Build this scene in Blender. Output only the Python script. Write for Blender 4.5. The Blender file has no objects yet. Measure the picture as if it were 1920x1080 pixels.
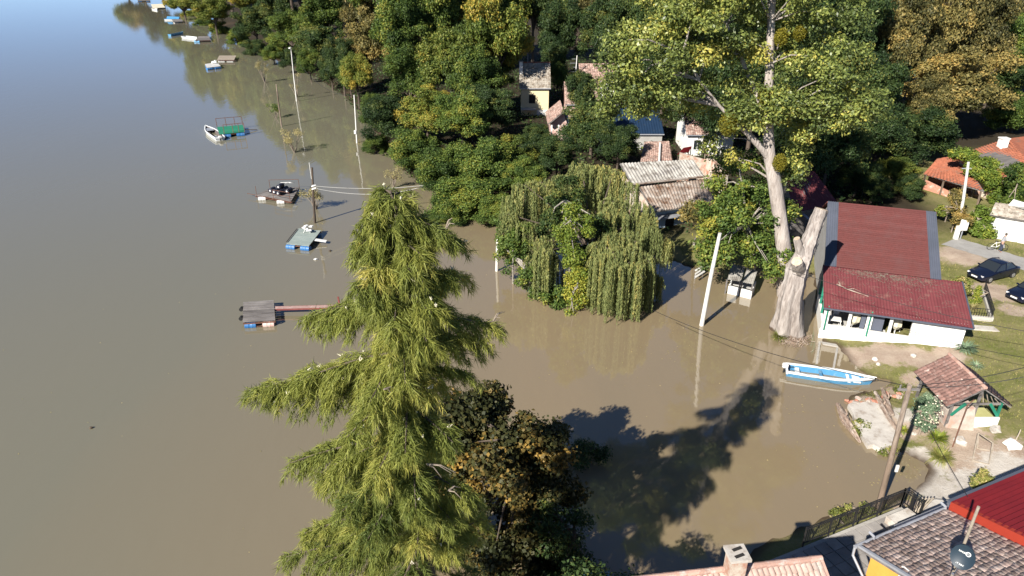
import bpy, bmesh, math, random
import numpy as np
from mathutils import Vector, Matrix

# ------------------------------------------------------------------ camera, sky, sun, exposure
scene = bpy.context.scene
CAM_H = 26.0
PITCH = math.radians(26.0)
FOC = 1300.0                       # focal length in pixels of a 1920 wide picture
cam_data = bpy.data.cameras.new("drone_camera")
cam = bpy.data.objects.new("drone_camera", cam_data)
scene.collection.objects.link(cam)
cam.location = (0, 0, CAM_H)
cam.rotation_euler = (math.pi / 2 - PITCH, 0, 0)
cam_data.sensor_fit = 'HORIZONTAL'
cam_data.sensor_width = 36.0
cam_data.lens = 36.0 * FOC / 1920.0
cam_data.clip_start = 0.2
cam_data.clip_end = 9000
scene.camera = cam

SUN_AZ = math.radians(39.0)        # shadows run this far east of +Y
SUN_EL = math.radians(34.0)
world = bpy.data.worlds.new("World")
scene.world = world
world.use_nodes = True
wn = world.node_tree
bgn = wn.nodes["Background"]
sky = wn.nodes.new("ShaderNodeTexSky")
sky.sky_type = 'NISHITA'
sky.sun_disc = False
sky.sun_elevation = SUN_EL
sky.sun_rotation = math.pi + SUN_AZ
sky.altitude = 80
sky.air_density = 0.4
sky.dust_density = 0.0
sky.ozone_density = 2.5
wn.links.new(sky.outputs[0], bgn.inputs[0])
bgn.inputs[1].default_value = 0.085

sd = bpy.data.lights.new("sun", 'SUN')
sun = bpy.data.objects.new("sun", sd)
scene.collection.objects.link(sun)
sd.energy = 5.0
sd.angle = math.radians(0.53)
sd.color = (1.0, 0.94, 0.85)
sun.location = (-60, -80, 80)
ldir = Vector((math.sin(SUN_AZ) * math.cos(SUN_EL), math.cos(SUN_AZ) * math.cos(SUN_EL), -math.sin(SUN_EL)))
sun.rotation_euler = ldir.to_track_quat('-Z', 'Y').to_euler()

vs = scene.view_settings
vs.view_transform = 'Standard'
vs.look = 'None'
vs.exposure = 1.0
vs.gamma = 1.0
vs.use_curve_mapping = False
scene.cycles.max_bounces = 6
scene.cycles.diffuse_bounces = 2
scene.cycles.glossy_bounces = 3
scene.cycles.transmission_bounces = 4
scene.cycles.transparent_max_bounces = 6
scene.cycles.use_denoising = True
scene.cycles.caustics_reflective = False
scene.cycles.caustics_refractive = False

# ------------------------------------------------------------------ helpers
COL = scene.collection
rng = np.random.default_rng(7)
random.seed(7)
_f = Vector((0, math.cos(PITCH), -math.sin(PITCH)))
_u = Vector((0, math.sin(PITCH), math.cos(PITCH)))
_c = Vector((0, 0, CAM_H))


def _ray(px, py):
    return _f * FOC + Vector((1, 0, 0)) * (px - 960) + _u * (540 - py)


def G(px, py, z=0.0):
    """point of the level z that the photograph shows at this pixel"""
    d = _ray(px, py)
    return _c + d * ((z - CAM_H) / d.z)


def AT(px, py, Y):
    d = _ray(px, py)
    return _c + d * (Y / d.y)


def lerp(a, b, t):
    return a + (b - a) * t


def V(*a):
    return Vector(a)


def root_matrix(o):
    return Matrix.Translation(o.location) @ Matrix.Rotation(o.rotation_euler.z, 4, 'Z')


def tag(o, label, cat, group=None):
    o["label"] = label
    o["category"] = cat
    if group:
        o["group"] = group
    return o


def thing(name, label, cat, loc=(0, 0, 0), rz=0.0, group=None):
    o = bpy.data.objects.new(name, None)
    o.empty_display_size = 0.3
    COL.objects.link(o)
    o.location = loc
    o.rotation_euler = (0, 0, rz)
    return tag(o, label, cat, group)


def link_mesh(name, me, parent=None, world=False):
    o = bpy.data.objects.new(name, me)
    COL.objects.link(o)
    if parent is not None:
        o.parent = parent
        if world:
            m = Matrix.Identity(4)
            chain = []
            q = parent
            while q is not None:
                chain.append(q)
                q = q.parent
            for q in reversed(chain):
                if q.type == 'EMPTY':
                    m = m @ root_matrix(q)
                else:
                    m = m @ q.matrix_parent_inverse @ q.matrix_basis
            o.matrix_parent_inverse = m.inverted()
    return o


def copy_tree(o, parent=None):
    c = o.copy()
    COL.objects.link(c)
    c.parent = parent
    for ch in [k for k in bpy.data.objects if k.parent == o]:
        copy_tree(ch, c)
    return c


def array_mesh(name, verts, faces, mat, tint=None, smooth=False):
    """mesh from numpy arrays, every face with the same number of corners"""
    verts = np.asarray(verts, np.float32)
    faces = np.asarray(faces, np.int32)
    me = bpy.data.meshes.new(name)
    n, k = faces.shape
    me.vertices.add(len(verts))
    me.vertices.foreach_set("co", verts.ravel())
    me.loops.add(n * k)
    me.loops.foreach_set("vertex_index", faces.ravel())
    me.polygons.add(n)
    me.polygons.foreach_set("loop_start", np.arange(0, n * k, k, dtype=np.int32))
    if smooth:
        me.polygons.foreach_set("use_smooth", np.ones(n, bool))
    me.update(calc_edges=True)
    if tint is not None:
        a = me.attributes.new("tint", 'FLOAT', 'POINT')
        a.data.foreach_set("value", np.asarray(tint, np.float32))
    me.materials.append(mat)
    return me


class MB:
    """collects simple solids that become one mesh"""
    def __init__(self):
        self.v, self.f, self.t = [], [], []
        self.cur = 0.5

    def _add(self, vs, fs):
        b = len(self.v)
        self.v += [Vector(p) for p in vs]
        self.f += [tuple(b + i for i in f) for f in fs]
        self.t += [self.cur] * len(vs)
        return self

    def box(self, c, s, rz=0.0, M=None):
        x, y, z = s[0] / 2, s[1] / 2, s[2] / 2
        pts = [(-x, -y, -z), (x, -y, -z), (x, y, -z), (-x, y, -z), (-x, -y, z), (x, -y, z), (x, y, z), (-x, y, z)]
        R = Matrix.Rotation(rz, 3, 'Z') if M is None else M
        return self._add([Vector(c) + R @ Vector(p) for p in pts],
                         [(0, 3, 2, 1), (4, 5, 6, 7), (0, 1, 5, 4), (1, 2, 6, 5), (2, 3, 7, 6), (3, 0, 4, 7)])

    def b2(self, lo, hi):
        lo, hi = Vector(lo), Vector(hi)
        return self.box((lo + hi) / 2, hi - lo)

    def slab(self, quad, th, d=None):
        """a quad thickened by th along -normal (or along d)"""
        q = [Vector(p) for p in quad]
        n = (q[1] - q[0]).cross(q[3] - q[0]).normalized()
        if d is None:
            d = n if n.z < -0.2 else -n
        d = Vector(d) * th
        p = q + [a + d for a in q]
        return self._add(p, [(0, 1, 2, 3), (7, 6, 5, 4), (0, 4, 5, 1), (1, 5, 6, 2), (2, 6, 7, 3), (3, 7, 4, 0)])

    def poly(self, pts, th, d=(0, 0, -1)):
        n = len(pts)
        p = [Vector(a) for a in pts]
        q = [a + Vector(d) * th for a in p]
        return self._add(p + q, [tuple(range(n)), tuple(reversed(range(n, 2 * n)))] +
                         [(i, n + i, n + (i + 1) % n, (i + 1) % n) for i in range(n)])

    def bar(self, a, b, w, h=None):
        a, b = Vector(a), Vector(b)
        h = h or w
        d = (b - a)
        L = d.length
        d.normalize()
        s = d.cross(Vector((0, 0, 1)))
        if s.length < 1e-3:
            s = Vector((1, 0, 0))
        s.normalize()
        t = s.cross(d)
        M = Matrix((s, d, t)).transposed()
        return self.box((a + b) / 2, (w, L, h), M=M)

    def tube(self, path, rad, n=8, cap=True, wob=0.0):
        path = [Vector(p) for p in path]
        if not hasattr(rad, '__len__'):
            rad = [rad] * len(path)
        vs, fs = [], []
        up = None
        for i, p in enumerate(path):
            d = (path[min(i + 1, len(path) - 1)] - path[max(i - 1, 0)]).normalized()
            if up is None:
                up = d.orthogonal().normalized()
            up = (up - d * up.dot(d))
            if up.length < 1e-4:
                up = d.orthogonal()
            up.normalize()
            s = d.cross(up)
            for k in range(n):
                a = 2 * math.pi * k / n
                r = rad[i] * (1 + random.uniform(-wob, wob))
                vs.append(p + (up * math.cos(a) + s * math.sin(a)) * r)
        for i in range(len(path) - 1):
            for k in range(n):
                fs.append((i * n + k, i * n + (k + 1) % n, (i + 1) * n + (k + 1) % n, (i + 1) * n + k))
        if cap:
            fs.append(tuple(reversed(range(n))))
            fs.append(tuple((len(path) - 1) * n + k for k in range(n)))
        return self._add(vs, fs)

    def cyl(self, c, r, h, n=16, r2=None):
        c = Vector(c)
        return self.tube([c, c + Vector((0, 0, h))], [r, r if r2 is None else r2], n)

    def build(self, name, mat, parent=None, world=False, smooth=False, bevel=0.0):
        me = bpy.data.meshes.new(name)
        me.from_pydata([tuple(p) for p in self.v], [], self.f)
        bm = bmesh.new()
        bm.from_mesh(me)
        if bevel:
            bmesh.ops.bevel(bm, geom=list(bm.edges), offset=bevel, segments=2, affect='EDGES', clamp_overlap=True)
        bmesh.ops.recalc_face_normals(bm, faces=bm.faces)
        bm.to_mesh(me)
        bm.free()
        if not bevel:
            a = me.attributes.new("tint", 'FLOAT', 'POINT')
            a.data.foreach_set("value", np.array(self.t, np.float32))
        if smooth:
            me.polygons.foreach_set("use_smooth", np.ones(len(me.polygons), bool))
            try:
                me.set_sharp_from_angle(angle=math.radians(40))
            except Exception:
                pass
        me.materials.append(mat)
        return link_mesh(name, me, parent, world)


ORD = "first second third fourth fifth sixth seventh eighth ninth tenth eleventh twelfth thirteenth fourteenth fifteenth sixteenth seventeenth eighteenth nineteenth twentieth twenty-first twenty-second twenty-third twenty-fourth twenty-fifth twenty-sixth".split()


def ordinals(things_, phrase, key):
    """give look-alikes the label that counts them along their row"""
    for i, o in enumerate(sorted(things_, key=key)):
        o["label"] = phrase.format(ORD[i])


# ------------------------------------------------------------------ materials
def _nt(name):
    m = bpy.data.materials.new(name)
    m.use_nodes = True
    nt = m.node_tree
    return m, nt, nt.nodes["Principled BSDF"], nt.nodes.new, nt.links.new


def c4(c):
    return (c[0], c[1], c[2], 1.0)


def surf(name, c1, c2=None, scale=2.0, rough=0.8, bump=0.15, bscale=18.0, metal=0.0, spec=0.3,
         dirt=None, damt=0.45, dscale=1.2, vary=0.12, tint=0.0, stretch=(1, 1, 1), coords='Object', wetz=None):
    m, nt, bs, N, L = _nt(name)
    c2 = c2 or tuple(x * 0.72 for x in c1)
    tc = N("ShaderNodeTexCoord")
    oi = N("ShaderNodeObjectInfo")
    mp = N("ShaderNodeMapping")
    mp.inputs["Scale"].default_value = stretch
    L(tc.outputs[coords], mp.inputs[0])
    add = N("ShaderNodeVectorMath")
    add.operation = 'MULTIPLY_ADD'
    comb = N("ShaderNodeCombineXYZ")
    for i in range(3):
        L(oi.outputs["Random"], comb.inputs[i])
    add.inputs[1].default_value = (37, 19, 53)
    L(comb.outputs[0], add.inputs[0])
    L(mp.outputs[0], add.inputs[2])
    n1 = N("ShaderNodeTexNoise")
    n1.inputs["Scale"].default_value = scale
    n1.inputs["Detail"].default_value = 6
    n1.inputs["Roughness"].default_value = 0.65
    L(add.outputs[0], n1.inputs["Vector"])
    cr = N("ShaderNodeMapRange")
    cr.inputs[1].default_value = 0.36
    cr.inputs[2].default_value = 0.64
    L(n1.outputs[0], cr.inputs[0])
    mx = N("ShaderNodeMix")
    mx.data_type = 'RGBA'
    mx.inputs[6].default_value = c4(c1)
    mx.inputs[7].default_value = c4(c2)
    L(cr.outputs[0], mx.inputs[0])
    out = mx.outputs[2]
    if dirt is not None:
        n2 = N("ShaderNodeTexNoise")
        n2.inputs["Scale"].default_value = dscale
        n2.inputs["Detail"].default_value = 8
        n2.inputs["Roughness"].default_value = 0.75
        L(add.outputs[0], n2.inputs["Vector"])
        r2 = N("ShaderNodeMapRange")
        r2.inputs[1].default_value = 0.68 - damt * 0.4
        r2.inputs[2].default_value = 0.74 - damt * 0.2
        L(n2.outputs[0], r2.inputs[0])
        m2 = N("ShaderNodeMix")
        m2.data_type = 'RGBA'
        m2.inputs[7].default_value = c4(dirt)
        L(r2.outputs[0], m2.inputs[0])
        L(out, m2.inputs[6])
        out = m2.outputs[2]
    if wetz is not None:                     # flood stain up to this height
        sp = N("ShaderNodeSeparateXYZ")
        L(tc.outputs["Object"], sp.inputs[0])
        wv = N("ShaderNodeMath")
        wv.operation = 'MULTIPLY_ADD'
        L(n1.outputs[0], wv.inputs[0])
        wv.inputs[1].default_value = 0.5
        L(sp.outputs[2], wv.inputs[2])
        wr = N("ShaderNodeMapRange")
        wr.inputs[1].default_value = wetz + 0.32
        wr.inputs[2].default_value = wetz + 0.18
        L(wv.outputs[0], wr.inputs[0])
        m3 = N("ShaderNodeMix")
        m3.data_type = 'RGBA'
        m3.inputs[7].default_value = (0.085, 0.062, 0.044, 1)
        L(wr.outputs[0], m3.inputs[0])
        L(out, m3.inputs[6])
        out = m3.outputs[2]
    hs = N("ShaderNodeHueSaturation")
    ma = N("ShaderNodeMath")
    ma.operation = 'MULTIPLY_ADD'
    ma.inputs[1].default_value = vary * 2
    ma.inputs[2].default_value = 1 - vary
    if tint:
        at = N("ShaderNodeAttribute")
        at.attribute_name = "tint"
        ma.inputs[1].default_value = tint * 2
        ma.inputs[2].default_value = 1 - tint
        L(at.outputs["Fac"], ma.inputs[0])
    else:
        L(oi.outputs["Random"], ma.inputs[0])
    L(ma.outputs[0], hs.inputs["Value"])
    L(out, hs.inputs["Color"])
    L(hs.outputs[0], bs.inputs["Base Color"])
    bs.inputs["Roughness"].default_value = rough
    bs.inputs["Metallic"].default_value = metal
    bs.inputs["Specular IOR Level"].default_value = spec
    if bump:
        n3 = N("ShaderNodeTexNoise")
        n3.inputs["Scale"].default_value = bscale
        n3.inputs["Detail"].default_value = 4
        L(add.outputs[0], n3.inputs["Vector"])
        b = N("ShaderNodeBump")
        b.inputs["Strength"].default_value = bump
        b.inputs["Distance"].default_value = 0.05
        L(n3.outputs[0], b.inputs["Height"])
        L(b.outputs[0], bs.inputs["Normal"])
    return m


LEAF_GAIN = (1.82, 1.72, 1.55)


def leafmat(name, stops, trans=0.3, rough=0.55, spec=0.25, vary=0.10):
    """stops: list of (position, colour) read by the leaf's own tint"""
    m, nt, bs, N, L = _nt(name)
    at = N("ShaderNodeAttribute")
    at.attribute_name = "tint"
    oi = N("ShaderNodeObjectInfo")
    cr = N("ShaderNodeValToRGB")
    el = cr.color_ramp.elements
    el[0].position, el[0].color = stops[0][0], c4(stops[0][1])
    el[1].position, el[1].color = stops[-1][0], c4(stops[-1][1])
    stops = [(q, (min(c[0] * LEAF_GAIN[0], 0.6), min(c[1] * LEAF_GAIN[1], 0.6), c[2] * LEAF_GAIN[2])) for q, c in stops]
    el[0].color, el[1].color = c4(stops[0][1]), c4(stops[-1][1])
    for p, c in stops[1:-1]:
        e = el.new(p)
        e.color = c4(c)
    sh = N("ShaderNodeMath")
    sh.operation = 'MULTIPLY_ADD'
    sh.inputs[1].default_value = 0.24
    sh.inputs[2].default_value = -0.12
    L(oi.outputs["Random"], sh.inputs[0])
    ad = N("ShaderNodeMath")
    ad.operation = 'ADD'
    L(at.outputs["Fac"], ad.inputs[0])
    L(sh.outputs[0], ad.inputs[1])
    L(ad.outputs[0], cr.inputs[0])
    hs = N("ShaderNodeHueSaturation")
    ma = N("ShaderNodeMath")
    ma.operation = 'MULTIPLY_ADD'
    ma.inputs[1].default_value = vary * 2
    ma.inputs[2].default_value = 1 - vary
    L(oi.outputs["Random"], ma.inputs[0])
    L(ma.outputs[0], hs.inputs["Value"])
    L(cr.outputs[0], hs.inputs["Color"])
    L(hs.outputs[0], bs.inputs["Base Color"])
    bs.inputs["Roughness"].default_value = rough
    bs.inputs["Specular IOR Level"].default_value = spec
    tr = N("ShaderNodeBsdfTranslucent")
    L(hs.outputs[0], tr.inputs["Color"])
    mix = N("ShaderNodeMixShader")
    mix.inputs[0].default_value = trans
    L(bs.outputs[0], mix.inputs[1])
    L(tr.outputs[0], mix.inputs[2])
    L(mix.outputs[0], nt.nodes["Material Output"].inputs[0])
    return m


def glassmat(name, col=(0.02, 0.025, 0.03), rough=0.06):
    m, nt, bs, N, L = _nt(name)
    bs.inputs["Base Color"].default_value = c4(col)
    bs.inputs["Roughness"].default_value = rough
    bs.inputs["Specular IOR Level"].default_value = 0.6
    return m


MT = {}
MT['white_wall'] = surf('white_wall', (0.74, 0.73, 0.70), (0.66, 0.65, 0.61), 1.2, 0.85, 0.08, 14, dirt=(0.42, 0.39, 0.33), damt=0.18, dscale=0.9)
MT['cream_wall'] = surf('cream_wall', (0.68, 0.60, 0.38), (0.62, 0.54, 0.34), 1.0, 0.85, 0.08, 14, dirt=(0.45, 0.40, 0.28), damt=0.2)
MT['grey_wall'] = surf('grey_wall', (0.42, 0.41, 0.39), (0.33, 0.32, 0.30), 1.0, 0.9, 0.15, 12)
MT['old_plaster'] = surf('old_plaster', (0.52, 0.46, 0.38), (0.40, 0.33, 0.27), 1.5, 0.9, 0.25, 9, dirt=(0.36, 0.16, 0.10), damt=0.5, dscale=1.5)
MT['pink_plaster'] = surf('pink_plaster', (0.55, 0.36, 0.31), (0.46, 0.29, 0.25), 1.5, 0.9, 0.2, 9, dirt=(0.6, 0.54, 0.48), damt=0.4)
MT['blue_wall'] = surf('blue_wall', (0.35, 0.46, 0.56), (0.30, 0.40, 0.50), 1.2, 0.85, 0.08, 12, dirt=(0.5, 0.5, 0.48), damt=0.35)
MT['orange_wall'] = surf('orange_wall', (0.72, 0.35, 0.07), (0.66, 0.31, 0.06), 1.0, 0.85, 0.08, 14)
MT['concrete'] = surf('concrete', (0.42, 0.40, 0.36), (0.34, 0.32, 0.29), 1.3, 0.9, 0.3, 10, dirt=(0.20, 0.18, 0.14), damt=0.3)
MT['pole_white'] = surf('pole_white', (0.60, 0.59, 0.55), (0.52, 0.51, 0.47), 0.8, 0.8, 0.1, 20, dirt=(0.33, 0.30, 0.25), damt=0.25)
MT['pole_wood'] = surf('pole_wood', (0.10, 0.075, 0.055), (0.05, 0.038, 0.03), 3.0, 0.85, 0.4, 12, stretch=(1, 1, 0.1))
MT['pole_wood_pale'] = surf('pole_wood_pale', (0.21, 0.155, 0.115), (0.10, 0.075, 0.055), 2.5, 0.9, 0.5, 12, stretch=(1, 1, 0.15), dirt=(0.33, 0.27, 0.22), damt=0.45)
MT['grey_wood'] = surf('grey_wood', (0.20, 0.185, 0.175), (0.11, 0.10, 0.095), 3.0, 0.9, 0.4, 16, stretch=(0.2, 1, 1), vary=0.25)
MT['pale_wood'] = surf('pale_wood', (0.36, 0.31, 0.25), (0.25, 0.21, 0.16), 3.0, 0.85, 0.3, 14, vary=0.2)
MT['drift_wood'] = surf('drift_wood', (0.33, 0.245, 0.19), (0.13, 0.09, 0.07), 5.0, 0.9, 0.8, 12, stretch=(1, 0.25, 1), dirt=(0.45, 0.39, 0.33), damt=0.5, dscale=4.0)
MT['grey_deck'] = surf('grey_deck', (0.30, 0.35, 0.32), (0.25, 0.30, 0.28), 1.5, 0.7, 0.1, 14, dirt=(0.40, 0.40, 0.35), damt=0.3)
MT['green_deck'] = surf('green_deck', (0.02, 0.22, 0.13), (0.016, 0.17, 0.10), 2.0, 0.75, 0.1, 16, dirt=(0.10, 0.20, 0.13), damt=0.3)
MT['barrel_blue'] = surf('barrel_blue', (0.028, 0.125, 0.32), (0.035, 0.15, 0.35), 2.0, 0.45, 0.03, 14, spec=0.4, dirt=(0.12, 0.17, 0.22), damt=0.4)
MT['barrel_pale'] = surf('barrel_pale', (0.55, 0.55, 0.53), (0.45, 0.43, 0.40), 2.0, 0.5, 0.03, 14, spec=0.4)
MT['barrel_pink'] = surf('barrel_pink', (0.55, 0.34, 0.29), (0.60, 0.50, 0.46), 2.0, 0.5, 0.03, 14, spec=0.4)
MT['drum_black'] = surf('drum_black', (0.012, 0.013, 0.022), (0.02, 0.02, 0.035), 2.0, 0.4, 0.03, 14, spec=0.45)
MT['rust_metal'] = surf('rust_metal', (0.16, 0.075, 0.05), (0.10, 0.05, 0.035), 5.0, 0.8, 0.15, 20)
MT['pink_paint'] = surf('pink_paint', (0.36, 0.24, 0.21), (0.28, 0.175, 0.15), 3.0, 0.75, 0.15, 14, dirt=(0.42, 0.35, 0.32), damt=0.4, dscale=4)
MT['red_paint'] = surf('red_paint', (0.20, 0.065, 0.055), (0.15, 0.045, 0.04), 3.0, 0.6, 0.1, 14)
MT['white_paint'] = surf('white_paint', (0.74, 0.74, 0.72), (0.66, 0.66, 0.64), 2.0, 0.5, 0.05, 14, spec=0.4)
MT['white_plastic'] = surf('white_plastic', (0.72, 0.72, 0.70), (0.62, 0.61, 0.58), 2.0, 0.45, 0.03, 14, spec=0.4)
MT['cream_cloth'] = surf('cream_cloth', (0.60, 0.56, 0.42), (0.52, 0.48, 0.36), 3.0, 0.9, 0.2, 10)
MT['boat_blue'] = surf('boat_blue', (0.062, 0.215, 0.385), (0.085, 0.25, 0.42), 2.0, 0.55, 0.05, 10, spec=0.4, dirt=(0.24, 0.36, 0.44), damt=0.34, dscale=2.5)
MT['boat_blue_deep'] = surf('boat_blue_deep', (0.045, 0.185, 0.36), (0.055, 0.21, 0.385), 2.5, 0.6, 0.05, 10, dirt=(0.13, 0.24, 0.33), damt=0.35, dscale=3)
MT['boat_white'] = surf('boat_white', (0.68, 0.70, 0.70), (0.60, 0.62, 0.62), 2.0, 0.5, 0.05, 10, spec=0.4, dirt=(0.42, 0.40, 0.36), damt=0.2)
MT['boat_inside'] = surf('boat_inside', (0.07, 0.06, 0.06), (0.12, 0.10, 0.10), 4.0, 0.8, 0.1, 10)
MT['aluminium'] = surf('aluminium', (0.55, 0.56, 0.57), (0.45, 0.46, 0.48), 2.0, 0.4, 0.05, 10, metal=0.6)
MT['black_metal'] = surf('black_metal', (0.016, 0.016, 0.018), (0.024, 0.023, 0.022), 4.0, 0.5, 0.05, 20, spec=0.4)
MT['grey_metal'] = surf('grey_metal', (0.085, 0.095, 0.125), (0.07, 0.08, 0.105), 0.8, 0.55, 0.05, 10, spec=0.4)
MT['galvanised'] = surf('galvanised', (0.42, 0.43, 0.46), (0.34, 0.35, 0.38), 2.0, 0.45, 0.05, 10, metal=0.4)
MT['green_paint'] = surf('green_paint', (0.02, 0.20, 0.13), (0.017, 0.16, 0.105), 2.0, 0.55, 0.05, 14)
MT['red_sheet'] = surf('red_sheet', (0.175, 0.052, 0.056), (0.145, 0.042, 0.046), 0.9, 0.85, 0.03, 10, spec=0.04, dirt=(0.22, 0.12, 0.10), damt=0.3, dscale=1.1, tint=0.06)
MT['bright_red_sheet'] = surf('bright_red_sheet', (0.150, 0.012, 0.014), (0.12, 0.010, 0.013), 1.0, 0.5, 0.03, 10, spec=0.3, tint=0.08)
MT['red_shingle'] = surf('red_shingle', (0.148, 0.050, 0.046), (0.116, 0.042, 0.039), 7.0, 0.95, 0.25, 30, spec=0.1, dirt=(0.13, 0.055, 0.052), damt=0.5, dscale=1.0, tint=0.10)
MT['red_fascia'] = surf('red_fascia', (0.30, 0.035, 0.018), (0.26, 0.03, 0.016), 1.0, 0.6, 0.03, 10)
MT['terracotta'] = surf('terracotta', (0.31, 0.105, 0.058), (0.24, 0.082, 0.047), 1.5, 0.85, 0.15, 14, dirt=(0.18, 0.10, 0.07), damt=0.36, dscale=1.0, tint=0.16)
MT['old_tile'] = surf('old_tile', (0.30, 0.185, 0.15), (0.19, 0.115, 0.095), 3.0, 0.9, 0.25, 14, dirt=(0.42, 0.35, 0.30), damt=0.52, dscale=3.5, tint=0.42)
MT['old_tile_piece'] = surf('old_tile_piece', (0.225, 0.130, 0.108), (0.155, 0.088, 0.075), 3.0, 0.9, 0.25, 14, dirt=(0.40, 0.31, 0.27), damt=0.36, dscale=3.0, vary=0.28)
MT['pink_tile'] = surf('pink_tile', (0.43, 0.31, 0.26), (0.32, 0.215, 0.175), 3.0, 0.9, 0.25, 14, dirt=(0.48, 0.41, 0.36), damt=0.45, dscale=3.0, tint=0.22)
MT['brown_tile'] = surf('brown_tile', (0.46, 0.34, 0.285), (0.29, 0.205, 0.17), 3.0, 0.9, 0.25, 14, dirt=(0.54, 0.45, 0.39), damt=0.5, dscale=4.0, tint=0.45)
MT['pink_tile_piece'] = surf('pink_tile_piece', (0.46, 0.29, 0.23), (0.36, 0.21, 0.165), 3.0, 0.9, 0.25, 14, dirt=(0.50, 0.43, 0.38), damt=0.45, dscale=3.0, vary=0.2)
MT['mossy_tile'] = surf('mossy_tile', (0.36, 0.33, 0.28), (0.25, 0.215, 0.18), 2.2, 0.9, 0.3, 12, dirt=(0.16, 0.125, 0.09), damt=0.5, dscale=2.2, tint=0.2)
MT['asbestos'] = surf('asbestos', (0.40, 0.385, 0.35), (0.29, 0.275, 0.25), 1.2, 0.95, 0.2, 12, dirt=(0.10, 0.085, 0.07), damt=0.48, dscale=1.1, spec=0.1, tint=0.12)
MT['rusty_sheet'] = surf('rusty_sheet', (0.40, 0.37, 0.33), (0.26, 0.20, 0.16), 1.2, 0.95, 0.2, 12, dirt=(0.12, 0.07, 0.045), damt=0.62, dscale=0.8, spec=0.1, tint=0.15)
MT['blue_sheet'] = surf('blue_sheet', (0.012, 0.030, 0.065), (0.010, 0.025, 0.055), 1.0, 0.5, 0.03, 10, dirt=(0.025, 0.04, 0.065), damt=0.3)
MT['ridge_mortar'] = surf('ridge_mortar', (0.50, 0.40, 0.34), (0.38, 0.27, 0.22), 2.0, 0.9, 0.3, 12)
MT['brick'] = surf('brick', (0.40, 0.19, 0.13), (0.30, 0.13, 0.09), 4.0, 0.9, 0.3, 14, dirt=(0.5, 0.42, 0.36), damt=0.4, dscale=2.0, vary=0.25)
MT['bark_pale'] = surf('bark_pale', (0.36, 0.315, 0.28), (0.19, 0.16, 0.14), 6.5, 0.95, 1.0, 9.0, stretch=(1, 1, 0.14), dirt=(0.42, 0.38, 0.345), damt=0.60, dscale=2.2, spec=0.1)
MT['bark_cut'] = surf('bark_cut', (0.335, 0.295, 0.265), (0.165, 0.14, 0.125), 6.5, 0.95, 1.0, 9.0, stretch=(1, 1, 0.14), dirt=(0.39, 0.355, 0.325), damt=0.55, dscale=2.2, spec=0.1, wetz=0.22)
MT['bark_grey'] = surf('bark_grey', (0.34, 0.31, 0.27), (0.22, 0.20, 0.17), 3.0, 0.95, 0.7, 7.0, stretch=(1, 1, 0.3), spec=0.1)
MT['bark_dark'] = surf('bark_dark', (0.12, 0.095, 0.075), (0.07, 0.055, 0.045), 3.0, 0.95, 0.6, 7.0, stretch=(1, 1, 0.3), spec=0.1)
MT['cut_wood'] = surf('cut_wood', (0.52, 0.42, 0.31), (0.36, 0.27, 0.19), 4.0, 0.9, 0.3, 14)
MT['twig'] = surf('twig', (0.30, 0.25, 0.20), (0.20, 0.165, 0.13), 4.0, 0.95, 0.2, 14, spec=0.1)
MT['stone'] = surf('stone', (0.42, 0.37, 0.32), (0.31, 0.26, 0.22), 2.0, 0.9, 0.5, 6.0, dirt=(0.45, 0.25, 0.19), damt=0.4, dscale=1.4)
MT['paving'] = surf('paving', (0.30, 0.28, 0.26), (0.22, 0.205, 0.19), 1.2, 0.9, 0.2, 14, vary=0.16)
MT['slab_pale'] = surf('slab_pale', (0.52, 0.49, 0.44), (0.40, 0.365, 0.325), 1.3, 0.95, 0.3, 9.0, dirt=(0.30, 0.25, 0.20), damt=0.4, dscale=1.3)
MT['asphalt_pale'] = surf('asphalt_pale', (0.36, 0.35, 0.33), (0.29, 0.28, 0.265), 1.0, 0.95, 0.2, 16, dirt=(0.25, 0.23, 0.20), damt=0.3)
MT['car_paint'] = surf('car_paint', (0.006, 0.009, 0.022), (0.006, 0.009, 0.022), 1.0, 0.16, 0.0, spec=0.6, vary=0.0)
MT['rubber'] = surf('rubber', (0.018, 0.018, 0.018), None, 2.0, 0.8, 0.1)
MT['alloy'] = surf('alloy', (0.5, 0.5, 0.52), None, 2.0, 0.35, 0.0, metal=0.7)
MT['headlight'] = surf('headlight', (0.62, 0.63, 0.65), (0.5, 0.5, 0.52), 4.0, 0.15, 0.0, spec=0.7)
MT['dish_blue'] = surf('dish_blue', (0.018, 0.034, 0.05), (0.016, 0.03, 0.045), 1.0, 0.5, 0.0, spec=0.35)
MT['skin'] = surf('skin', (0.50, 0.30, 0.22), None, 3.0, 0.6, 0.0)
MT['shirt_grey'] = surf('shirt_grey', (0.38, 0.39, 0.41), (0.32, 0.33, 0.35), 4.0, 0.9, 0.1)
MT['trousers'] = surf('trousers', (0.05, 0.06, 0.09), None, 4.0, 0.9, 0.1)
MT['hair'] = surf('hair', (0.09, 0.075, 0.065), None, 4.0, 0.8, 0.1)
MT['glass'] = glassmat('glass')
MT['dark_inside'] = surf('dark_inside', (0.03, 0.028, 0.026), None, 2.0, 0.9, 0.0)  # near-black colour standing for the unlit space behind openings
MT['tarp_blue'] = surf('tarp_blue', (0.07, 0.26, 0.48), (0.05, 0.2, 0.4), 3.0, 0.6, 0.1, 8)
MT['yellow_board'] = surf('yellow_board', (0.45, 0.44, 0.20), (0.38, 0.37, 0.16), 2.0, 0.85, 0.1, 10)

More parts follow.
